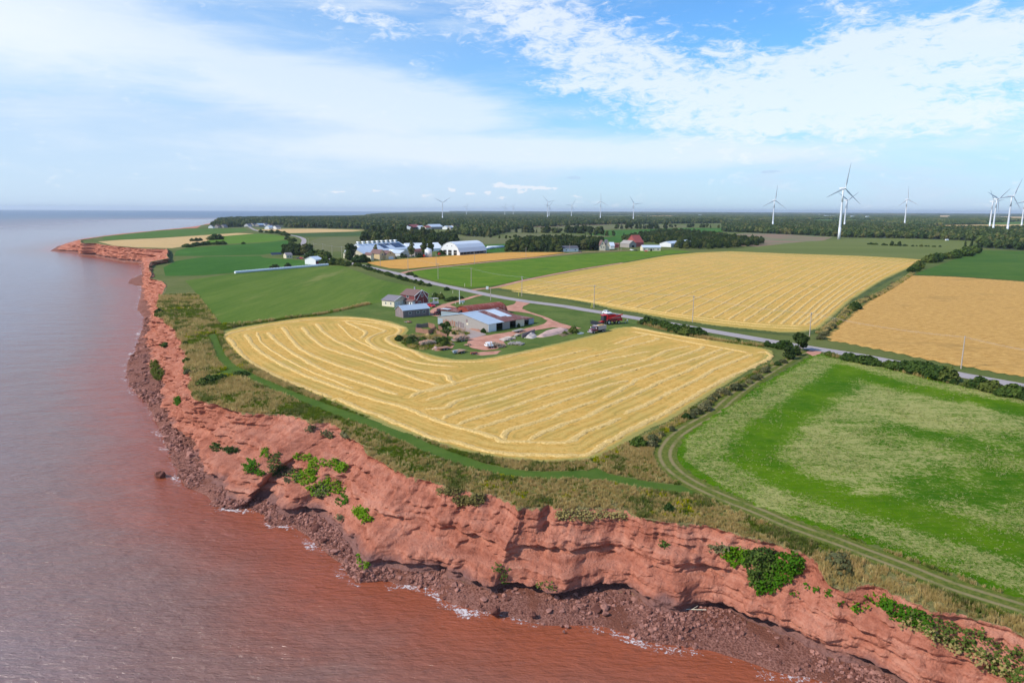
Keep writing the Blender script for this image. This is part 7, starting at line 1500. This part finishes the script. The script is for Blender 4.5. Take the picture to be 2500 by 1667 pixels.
def tall_grass():
    near = np.linalg.norm(Tcurve, axis=1) < 420; idx = np.where(near)[0]; n = CO['n']; P_ = []
    band = Tcurve[idx]; nn = n[idx]; dist = np.linalg.norm(band, axis=1)
    N = 600000; r = 62*np.exp(RNG.random(N)*math.log(420/62)); th = np.radians(-62 + RNG.random(N)*104); c = np.column_stack([r*np.sin(th), r*np.cos(th)])
    keep = RNG.random(N) < np.clip((r/260)**.9, .25, 1); c = c[keep]
    pin = np.vstack([band, band[-1]+np.array([900, 900]), band[0]+np.array([900, 900])]); k = inside(pin[np.r_[0:len(band):3, len(band):len(pin)]], c[:, 0], c[:, 1]); c = c[k]
    off = np.empty(len(c)); kk = np.empty(len(c), int)
    for q in range(0, len(c), 4000):
        D_ = (c[q:q+4000, None, 0]-band[None, ::2, 0])**2 + (c[q:q+4000, None, 1]-band[None, ::2, 1])**2; m_ = D_.argmin(1); off[q:q+4000] = np.sqrt(D_[np.arange(len(m_)), m_]); kk[q:q+4000] = m_*2
    u_ = off < 33; c, off, kk = c[u_], off[u_], kk[u_]; d = np.linalg.norm(c, axis=1)
    ok = ~inside(NEAR, c[:, 0], c[:, 1]) & ~inside(GREEN, c[:, 0], c[:, 1])
    ok &= dist_line(resample(PATH, 5)[:, :2], c[:, 0], c[:, 1]) > 1.9
    ok &= dist_line(resample(TRACK, 5)[:, :2], c[:, 0], c[:, 1]) > 2.4
    for q in ([(506,817),(533,816),(556,880),(530,860)], [(514,916),(540,907),(566,897),(615,912),(560,915)], [(1400,1160),(1440,1146),(1457,1141),(1480,1153),(1510,1171),(1450,1167)], [(452,685),(574,667.5),(801,648.5),(838,649),(925,682),(1000,698),(1040,703),(935.8,738),(712,772),(606,789),(536,793),(500,744),(473,708.5)], [(533,816),(536,800),(712,775),(900,775),(900,700),(1200,700),(1400,900),(900,900)]):
        ok &= ~inside(PL(q)[:, :2], c[:, 0], c[:, 1])
    # ground height: plane inland, sloping strip near the rim
    tz = CO['Tz'][idx][np.minimum(kk, len(idx)-1)]; depth = 2.2 + np.maximum(0, LZ-tz)*1.1; f = np.clip(1-off/depth, 0, 1); z = LZ + (tz-LZ)*sst(f, 0, 1) + .02
    off = np.where(off < .0, 0, off)
    return c[ok], off[ok], d[ok], z[ok]
c, off, d, z = tall_grass()
# strips between fields, paths and track further inland
def strip_pts(L, w, dens, pw=1.0):
    L = resample(L, .5)[:, :2]; n = int(len(L)*.5*w*dens); k = RNG.integers(0, len(L), n); t = np.gradient(L, axis=0); t /= np.linalg.norm(t, axis=1)[:, None]
    return L[k] + np.stack([-t[:, 1], t[:, 0]], 1)[k]*((RNG.random(n)-.5)*w)[:, None]
ex = [strip_pts(PL([(1908,888),(1831,930),(1798,951),(1755,975),(1704,1006),(1678,1023),(1620,1058),(1560,1092),(1600,1120),(1640,1160)]), 4.5, 5),
      strip_pts(PL([(1480,1135),(1530,1120),(1570,1110),(1600,1105)]), 7, 6), strip_pts(PL([(536,812),(545,846),(570,872),(610,900),(680,936),(813,993),(953,1056),(1120,1110),(1217,1130),(1331,1143),(1420,1135)]), 2.2, 9),
      strip_pts(PL([(526,808),(580,796),(700,778),(780,768),(900,742)]), 2.6, 4), strip_pts(PL([(2228,668),(2160,712),(2090,742),(2050,780),(2000,815)]), 3, 2.5), strip_pts(PL([(1560,788),(1700,822),(1860,846)]), 3, 2.5), strip_pts(PL([(2010,866),(2150,897),(2300,935),(2500,972)]), 3.5, 2.5), strip_pts(PL([(980,835),(1010,846),(1060,850),(1080,836),(1050,825),(1010,825),(990,828)]), 7, 2.5), strip_pts(PL([(1075,808),(1100,815),(1135,812)]), 8, 2)]
e = np.vstack(ex); de = np.linalg.norm(e, axis=1)
ok = ~inside(NEAR, e[:, 0], e[:, 1]) & ~inside(GREEN, e[:, 0], e[:, 1]) & (dist_line(resample(TRACK, 5)[:, :2], e[:, 0], e[:, 1]) > 2.3) & (dist_line(resample(PATH, 5)[:, :2], e[:, 0], e[:, 1]) > 1.8)
e, de = e[ok], de[ok]
c = np.vstack([c, e]); off = np.concatenate([off, np.full(len(e), 9.)]); d = np.concatenate([d, de]); z = np.concatenate([z, np.full(len(e), LZ)])
big = fbm(c[:, 0]/16, c[:, 1]/16, seed=44, o=3); sm = fbm(c[:, 0]/3, c[:, 1]/3, seed=45, o=3)
dryness = big*.9 + sm*.7 + RNG.normal(size=len(c))*.10 + np.where(off < 1.6, .22, 0) + .02 + .16*sst(c[:, 0], -25, 25)
rr = RNG.random(len(c)); gold = (fbm(c[:, 0]/9, c[:, 1]/9, seed=46) > .17) & (rr < .45) & (off > 2)
weed = (fbm(c[:, 0]/5, c[:, 1]/5, seed=47) + RNG.normal(size=len(c))*.06 > .17) & ~gold
dry = (dryness > .03) & ~gold & ~weed; grn = ~(dry | gold | weed)
def put(name, m_, protos, s0, lab):
    k = np.where(m_)[0]; ix = RNG.integers(0, len(protos), len(k))
    for q, pr in enumerate(protos):
        j = k[ix == q]; s = s0*.85*(.6+.7*RNG.random(len(j)))*np.clip(d[j]/130, 1, 2.0)
        scatter(name, np.column_stack([c[j], z[j]-.02]), RNG.random(len(j))*6.28, s, pr, lab)
put('dry_grass', dry, T_dry, 1.0, 'tall straw-coloured grass along the cliff top'); put('green_grass', grn, T_green, 1.05, 'rough green grass along the cliff top')
put('weeds', weed, T_weed, .95, 'dark weeds in the cliff top grass'); put('goldenrod', gold, T_gold, .9, 'yellow flowering weeds in the cliff top grass')
print('tufts', len(c))
# sparse taller heads in the green field
M_head = leaf_mat('pale_seed_head', (.36, .38, .15), (.56, .52, .26), (.30, .36, .12), .4, .9, .5)
T_head = [tuft('pale_head', M_head, 8, .40, .34, .9, .05, 8), tuft('pale_head', M_head, 7, .36, .30, 1.0, .055, 9)]
N = 170000; r = 75*np.exp(RNG.random(N)*math.log(420/75)); th = np.radians(2 + RNG.random(N)*46); g_ = np.column_stack([r*np.sin(th), r*np.cos(th)]); g_ = g_[inside(GREEN, g_[:, 0], g_[:, 1])]
dg = dist_line(GREEN, g_[:, 0], g_[:, 1], True); ca, sa = math.cos(.93), math.sin(.93); u_ = (g_[:, 0]*ca - g_[:, 1]*sa); v_ = (g_[:, 0]*sa + g_[:, 1]*ca)
stk = fbm(g_[:, 0]/14, g_[:, 1]/14, seed=131, o=4) + .7*fbm(u_/3.5, v_/30, seed=132, o=3); dn = dg + 5*fbm(g_[:, 0]/18, g_[:, 1]/18, seed=133)
dens = (.75*sst(dn, .8, 2.6)*(1-sst(dn, 6, 12)) + .9*sst(dn, 17, 24)*sst(stk, -.12, .22) + .2*sst(stk, .05, .3))*.36 + .0
kp = RNG.random(len(g_)) < dens*1.6; g_ = g_[kp]; rg_ = np.hypot(g_[:, 0], g_[:, 1]); ix = RNG.integers(0, 2, len(g_)); print('heads', len(g_))
for q in range(2):
    m_ = ix == q; scatter('pale_seed_heads', np.column_stack([g_[m_], np.full(m_.sum(), LZ+.1)]), RNG.random(m_.sum())*6.28, (.32+.35*RNG.random(m_.sum()))*np.clip(rg_[m_]/110, .8, 1.6), T_head[q], 'pale seed heads standing in the green field')
# shrubs on the cliff-top
for (x, y, h, w, l) in ((500, 940, 2.2, 1.5, 'dark shrub at the seaward end of the cliff-top thicket on the left'), (512, 934, 2.2, 1.4, 'dark shrub in the middle of the cliff-top thicket on the left'), (525, 930, 1.9, 1.4, 'shrub right of the middle of the cliff-top thicket'), (540, 926, 1.6, 1.5, 'low shrub at the inland end of the cliff-top thicket'), (584, 917, 1.4, 2.0, 'flat dark shrub beside the mown path fork'), (596, 915, 1.2, 1.8, 'smaller flat shrub touching the one at the path fork'),
                     (456, 884, 1.6, 1.0, 'dark shrub on the cliff edge by the red scar, lower'), (452, 842, 1.4, 1.1, 'dark shrub on the cliff edge by the red scar, upper'), (388, 765, 2.4, 1.1, 'dark shrub at the notch where the cliff top turns'), (458, 912, 1.3, 1.1, 'dark green shrub at the cliff edge below the two by the scar'),
                     (2050, 1395, 2.6, 1.1, 'olive shrub in the hollow of the slumped grassy tongue at lower right'), (1633, 1247, 1.3, 1, 'small green weed clump near the cliff edge at centre right')):
    p = P(x, y, LZ-(2.0 if y == 1395 else 0)); tree('grey1' if y in (1395, 912) else pick(*BU), p[0], p[1], h, l, wide=w, z=p[2])

# ------------------------------------------------------------ plants growing on the cliff face
RP = CO['R']; NRW = RP.shape[0]; cells = (RP[8:92:2, ::2]); cx_, cy_ = pix(cells); nrm_c = np.repeat(CO['n'][None, ::2], cells.shape[0], 0)
def cliff_plant(spots, m, label, dens=1.0, leaf=.42, name='cliff_shrub'):
    leaf = min(leaf, .25); spots = [(a, b, c*1.15, d*1.15) for a, b, c, d in spots]
    """spots: list of (px, py, rx, ry) patches of one plant on the cliff face"""
    fldv = np.full(cx_.shape, -9.); area = 0
    for px, py, rx, ry in spots: fldv = np.maximum(fldv, 1 - ((cx_-px)/rx)**2 - ((cy_-py)/ry)**2)
    nz = fbm(cells[..., 0]/1.3, cells[..., 1]/1.3, cells[..., 2]/1.0, seed=211, o=3)
    k = np.argwhere((fldv + 1.9*nz > .05) & (fldv > -.6) & (cells[..., 1] < 260))
    pts = []; nn = []
    if len(k):
        c_ = cells[k[:, 0], k[:, 1]]; dist = float(np.hypot(c_[:, 0], c_[:, 1]).mean()); ext = np.ptp(cx_[k[:, 0], k[:, 1]])*np.ptp(cy_[k[:, 0], k[:, 1]])
        n = int(min(12000, max(60, len(k)*4.6*dens*(dist/110)**2*(.34/leaf)**2))); j = k[RNG.integers(0, len(k), n)]
        pts.append(cells[j[:, 0], j[:, 1]]); nn.append(nrm_c[j[:, 0], j[:, 1]])
    if not pts: print('no plant', label); return
    p = np.vstack(pts); n2 = np.vstack(nn); n3 = np.column_stack([n2, np.full(len(n2), .5)]); off_ = RNG.random(len(p))**1.5*.6
    p = p + n3*off_[:, None] + RNG.normal(size=p.shape)*.16; V, F = leaves(p, n3, leaf, 5, .6)
    c0 = p.mean(0); V = V-c0; o = mesh(name, V, F, m); o.location = c0; tag(o, label, 'cliff plant'); return o
cliff_plant([(528, 1090, 11, 10)], M_hedge, 'small round shrub high on the left cliff face'); cliff_plant([(565, 1098, 16, 6)], M_hedge, 'flat little shrub beside the round one on the left cliff face')
cliff_plant([(650, 1107, 9, 11)], M_bright, 'small bright yellow-green shrub alone under the ledge'); cliff_plant([(672, 1128, 15, 24), (668, 1122, 8, 8)], M_hedge, 'green shrub just right of the bright yellow-green one')
cliff_plant([(616, 1138, 16, 14), (636, 1156, 14, 8)], M_bright, 'green shrub trailing down the shaded left cliff face'); cliff_plant([(692, 1150, 22, 12), (716, 1160, 22, 16)], M_greyleaf, 'thin grey-green growth left of the big ivy patch')
cliff_plant([(742, 1116, 24, 6), (770, 1130, 16, 12), (800, 1128, 24, 9), (834, 1142, 16, 12), (762, 1152, 11, 20), (752, 1170, 26, 13), (730, 1158, 18, 10), (800, 1188, 36, 17), (776, 1192, 22, 14), (824, 1196, 18, 10)], M_bright, 'largest bright green climbing patch with long arms on the left cliff', .9)
cliff_plant([(786, 1197, 16, 14)], M_greyleaf, 'dark grey bare bush inside the largest green climbing patch'); cliff_plant([(836, 1218, 12, 12)], M_bright, 'green tuft hanging below the largest climbing patch')
cliff_plant([(880, 1250, 15, 13), (898, 1266, 12, 9)], M_bright, 'isolated green patch on the slope right of the largest one'); cliff_plant([(832, 1262, 7, 12)], M_greyleaf, 'thin weeds at the corner of the cliff bay')
cliff_plant([(874, 1366, 8, 10)], M_bright, 'bright green seaweed mound at the cliff foot, left one'); cliff_plant([(896, 1378, 9, 7)], M_bright, 'bright green seaweed mound at the cliff foot, right one')
cliff_plant([(1794, 1358, 26, 20), (1815, 1352, 16, 9)], M_bright, 'brightest yellow-green shrub near the top of the right cliff', 1.3, .36); cliff_plant([(1862, 1346, 30, 9), (1890, 1350, 16, 8)], M_hedge, 'green shrub along the rim right of the brightest one', 1.2)
cliff_plant([(1836, 1362, 26, 18), (1860, 1380, 34, 24), (1862, 1402, 30, 26), (1880, 1368, 22, 20), (1845, 1420, 20, 12)], M_hedge, 'big dark green shrub between two bright ones on the right cliff', 1.3); cliff_plant([(1932, 1376, 26, 26), (1912, 1396, 26, 22), (1885, 1412, 26, 18), (1868, 1432, 28, 14), (1910, 1362, 18, 12)], M_bright, 'large bright shrub right of the dark one on the right cliff', 1.3)
cliff_plant([(1750, 1338, 26, 7)], M_greyleaf, 'thin dark growth on the ledge left of the brightest shrub'); cliff_plant([(1622, 1328, 10, 7)], M_hedge, 'small tuft on the ledge in the middle of the right cliff')
cliff_plant([(1330, 1430, 26, 10), (1352, 1436, 14, 7)], M_hedge, 'scattered little plants low on the middle cliff', .35, .3); cliff_plant([(1215, 1385, 14, 9), (1235, 1390, 9, 7), (1236, 1412, 8, 9)], M_hedge, 'sparse weeds below the middle ledge', .4, .3)
cliff_plant([(2172+q*14, 1484+q*5.5, 26, 17) for q in range(7)], M_bright, 'bright green growth at the left end of the lower right slope', .8, .34); cliff_plant([(2145, 1468, 40, 14), (2110, 1478, 30, 10), (2130, 1455, 20, 8)], M_bright, 'scattered bright sprigs left of the lower right slope shrub', .25, .3)
cliff_plant([(2250+q*16, 1512+q*7.5, 30, 18+q*1.5) for q in range(16)], M_hedge, 'wide dark green thicket covering the lower right slope', .5); cliff_plant([(2225+q*22, 1522+q*11, 26, 14) for q in range(11)], M_slump, 'dry grass streaks along the lower right thicket', .5)
cliff_plant([(1965, 1430, 9, 6), (1995, 1440, 7, 6), (2022, 1446, 10, 6), (2052, 1472, 10, 5), (2090, 1482, 26, 6), (1940, 1445, 6, 6)], M_bright, 'string of tiny green sprigs along the upper right slope', .5, .28)
for (x, y, rx, ry, l) in ((760, 1048, 12, 8, 'left'), (800, 1060, 14, 10, 'middle'), (845, 1062, 10, 8, 'right')): cliff_plant([(x, y, rx, ry)], M_greyleaf, 'grey tuft under the rim of the upper left cliff, %s one of three' % l, .6, .3)
cliff_plant([(1100, 1200, 30, 6), (1148, 1222, 30, 10), (1165, 1216, 20, 8)], M_slump, 'brownish grass slumped over the rim in the middle of the cliff', 1.2, .4); cliff_plant([(1390, 1256, 30, 10), (1425, 1258, 26, 14), (1470, 1256, 26, 6), (1510, 1258, 18, 6)], M_slump, 'slumped turf hanging under the rim, centre right', 1.2, .4)
cliff_plant([(385, 910, 14, 16), (378, 895, 8, 14)], M_weed, 'dark green patch low on the left-hand cliff bay', 1.0, .5); cliff_plant([(402, 843, 7, 6)], M_hedge, 'small green tuft on the far left cliff face, upper', 1, .5); cliff_plant([(386, 826, 7, 10)], M_weed, 'dull green tuft on the far left cliff face', 1, .5); cliff_plant([(436, 979, 7, 8)], M_bright, 'small bright sprig at the corner of the left cliff', .7, .4)

# ------------------------------------------------------------ rocks on the shore
def rock(seed, sq=.6, flat=False):
    g = np.random.default_rng(seed); ph = (-1.3, -.5, .25, .9, 1.4); th = np.linspace(0, 6.283, 8)[:-1]
    V = np.array([[math.cos(p)*math.cos(t), math.cos(p)*math.sin(t), math.sin(p)*sq] for p in ph for t in th]); V *= (1+.28*g.normal(size=(len(V), 1))*.6); V[:, 0] *= 1.25
    if flat: V[:, 2] = np.clip(V[:, 2], -.3, .3)
    F = [(a*7+b, a*7+(b+1) % 7, (a+1)*7+(b+1) % 7, (a+1)*7+b) for a in range(4) for b in range(7)] + [tuple(range(28, 35)), tuple(range(6, -1, -1))]
    return mesh('rock', V*.5, F, M_rock, link=False)
M_rock = mat('wet_shore_rock', lambda nb: nb.mix(nb.step(nb.math('ADD', nb.math('MULTIPLY', nb.noise(nb.pos(), 1.5, 4, .7), .6), nb.math('MULTIPLY', nb.new('ShaderNodeObjectInfo').outputs['Random'], .5)), .3, .8), (.13, .052, .039), (.37, .180, .138)), .85, lambda nb: nb.bump(nb.noise(nb.pos(), 6, 4, .7), .6, .05), spec=.08)
RK = [rock(i, .5+.15*i, i % 2 == 0) for i in range(4)]
def shore_rocks():
    rows_b = RP[92:118]; S_ = CO['S']; near = np.where(np.linalg.norm(CO['W'], axis=1) < 420)[0]
    n = 26000; i = RNG.random(n)**1.3*25; k = near[RNG.integers(0, len(near), n)]; i0 = i.astype(int); f = (i-i0)[:, None]; p = rows_b[i0, k]*(1-f) + rows_b[np.minimum(i0+1, 25), k]*f
    dens = fbm(p[:, 0]/7, p[:, 1]/7, seed=120)+.12; kk = (RNG.random(n) < np.clip(dens*3.2, .05, 1)); p = p[kk]; dd = np.linalg.norm(p[:, :2], axis=1)
    s = (.16+.62*RNG.random(len(p))**5)*np.clip(dd/120, 1, 2); ix = RNG.integers(0, 4, len(p))
    for q in range(4):
        m_ = ix == q; scatter('shore_stones', p[m_]+np.array([0, 0, .03]), RNG.random(m_.sum())*6.28, s[m_], RK[q], 'broken red-brown stones covering the beach below the cliff')
shore_rocks()
def boulder(px, py, w, label, z=.5, seed=0):
    p = P(px, py, z); o = bpy.data.objects.new('boulder', RK[seed % 4].data); ROOT.objects.link(o); o.location = p; s = w*np.hypot(p[1], HC)/1700; o.scale = (s, s, s*.95); o.rotation_euler = (0, 0, seed*1.3); tag(o, label, 'boulder', 'boulders on the beach')
for i, (x, y, w, l) in enumerate(((2144, 1652, 30, 'large rounded grey boulder at the cliff foot, bottom right'), (2036, 1645, 12, 'pale flat stone on the wet platform left of the large boulder'), (2116, 1662, 18, 'pinkish flat stone at the bottom edge below the large boulder'), (1932, 1577, 12, 'small grey boulder on the platform at lower right'), (1866, 1538, 22, 'squarish reddish boulder where the ledge meets the beach'),
    (1452, 1502, 26, 'biggest flat slab of the three in the rock field'), (1458, 1487, 22, 'slab just above the biggest one'), (1475, 1484, 18, 'slab right of the two stacked ones'), (1414, 1474, 20, 'reddish boulder left of the slabs, nearer the cliff'), (1549, 1462, 24, 'large rounded boulder fallen against the cliff recess'), (1478, 1497, 14, 'small block at the right end of the slabs'),
    (1594, 1518, 22, 'flat grey slab in the middle of the rock field'), (1745, 1510, 16, 'grey boulder at the edge of the fallen rubble'), (1763, 1542, 16, 'blocky boulder near the right end of the rubble'), (1706, 1505, 14, 'small brown boulder in the rubble'), (1210, 1492, 22, 'rounded boulder in the middle beach of cracked stones'), (1180, 1462, 18, 'boulder near the cliff in the middle beach'), (1112, 1428, 22, 'long boulder at the left start of the middle beach'), (1240, 1460, 16, 'boulder high on the middle beach'),
    (392, 1161, 24, 'black flat rock standing in the surf by itself'), (412, 1064, 24, 'dark boulder in a cluster at the foot of the left headland'), (432, 1062, 20, 'dark boulder right of the clustered one on the left'), (456, 1085, 26, 'dark block under the left headland'), (470, 1118, 34, 'cracked dark mass at the left bay corner'), (350, 946, 14, 'rounded dark rock on the left beach'), (1370, 1526, 8, 'small black rock at the water edge, left of two'), (1384, 1528, 10, 'small black rock at the water edge, right of two'), (1376, 1541, 6, 'tiny black rock in the red water'), (1655, 1576, 8, 'small black rock in the line of foam'),
    (1300, 1500, 16, 'boulder at the right end of the middle beach'), (1340, 1490, 14, 'boulder in front of the long undercut wall'), (770, 1290, 22, 'boulder in the cove under the green patch'), (790, 1318, 16, 'boulder on the cove beach'), (748, 1268, 14, 'small boulder deep in the cove'), (815, 1345, 16, 'boulder at the outer edge of the cove'), (600, 1215, 16, 'boulder inside the small sea cave'), (640, 1222, 14, 'pale boulder on the shingle right of the cave'),
    (1985, 1592, 10, 'small pale stone beside the ledge'), (2075, 1640, 10, 'small stone on the wet platform'), (1690, 1482, 10, 'small block near the driftwood'), (1560, 1500, 12, 'flat block below the recess'), (1500, 1478, 12, 'block at the foot of the rubble fan'))): boulder(x, y, w, l, .3 if y > 1500 or x < 500 else .9, i)
p = P(1668, 1488, 1.2); o = MB().tube((0, 0, .1), (3.2, -.5, .35), .09, .05, 6).tube((1.2, -.2, .2), (2.2, .4, .4), .05, .03, 5).build('driftwood', M_cream); o.location = p; tag(o, 'pale driftwood branch lying below the cliff recess', 'driftwood')
p = P(203, 517.8, 0); e = empty('fishing_boat', (p[0], p[1], 0), .3, 'tiny white boat far out on the sea near the horizon', 'boat'); MB().hull8([(-14, -4, -1), (12, -4, -1), (12, 4, -1), (-14, 4, -1)], [(-16, -6, 5), (18, -5, 6), (18, 5, 6), (-16, 6, 5)]).build('hull', M_white, e); MB().box(-8, 2, -4, 4, 5, 13).build('cabin', M_white, e)

# ------------------------------------------------------------ the air
def build_haze():
    x0, x1, y0, y1, z0, z1 = -33500, 40000, -33000, 42000, -9., 150.
    V = [(x, y, z) for z in (z0, z1) for y in (y0, y1) for x in (x0, x1)]
    m = bpy.data.materials.new('haze'); m.use_nodes = True; m.node_tree.nodes.clear(); nb = NB(m.node_tree)
    v = nb.new('ShaderNodeVolumePrincipled'); v.inputs['Color'].default_value = (.80, .88, 1.0, 1); v.inputs['Density'].default_value = 3.9e-5; v.inputs['Anisotropy'].default_value = .2
    o = nb.new('ShaderNodeOutputMaterial'); nb.l.new(v.outputs[0], o.inputs['Volume'])
    tag(mesh('haze', V, [(0, 2, 3, 1), (4, 5, 7, 6), (0, 1, 5, 4), (2, 6, 7, 3), (0, 4, 6, 2), (1, 3, 7, 5)], m), 'thin blue haze over land and sea', kind='stuff')
build_haze()

sheet('bare_soil', PL([(1058,857),(1090,846),(1112,842),(1106,850),(1080,856)]), LZ+.045, M_dirt, ds=1.2, ragged=.6)
sheet('bare_soil', PL([(1150,862),(1190,858),(1225,856),(1215,864),(1175,869)]), LZ+.046, M_dirt, ds=1.2, ragged=.6)
for k, (A, B, l) in enumerate((((1050, 846), (1058, 843), 'small heap of split firewood right of the left log trailer'), ((1100, 843), (1110, 841), 'small firewood heap between the flat trailers and the concrete'), ((1142, 846), (1152, 843), 'loose firewood lying on the bare red soil'), ((1262, 822), (1272, 819), 'little pile of grey posts beside the concrete wall'))):
    logs('firewood_heap', A, B, 1.6, .7, l, n=26, trailer=False, seed=20+k, m=M_log if k < 3 else M_stone, r=.12)
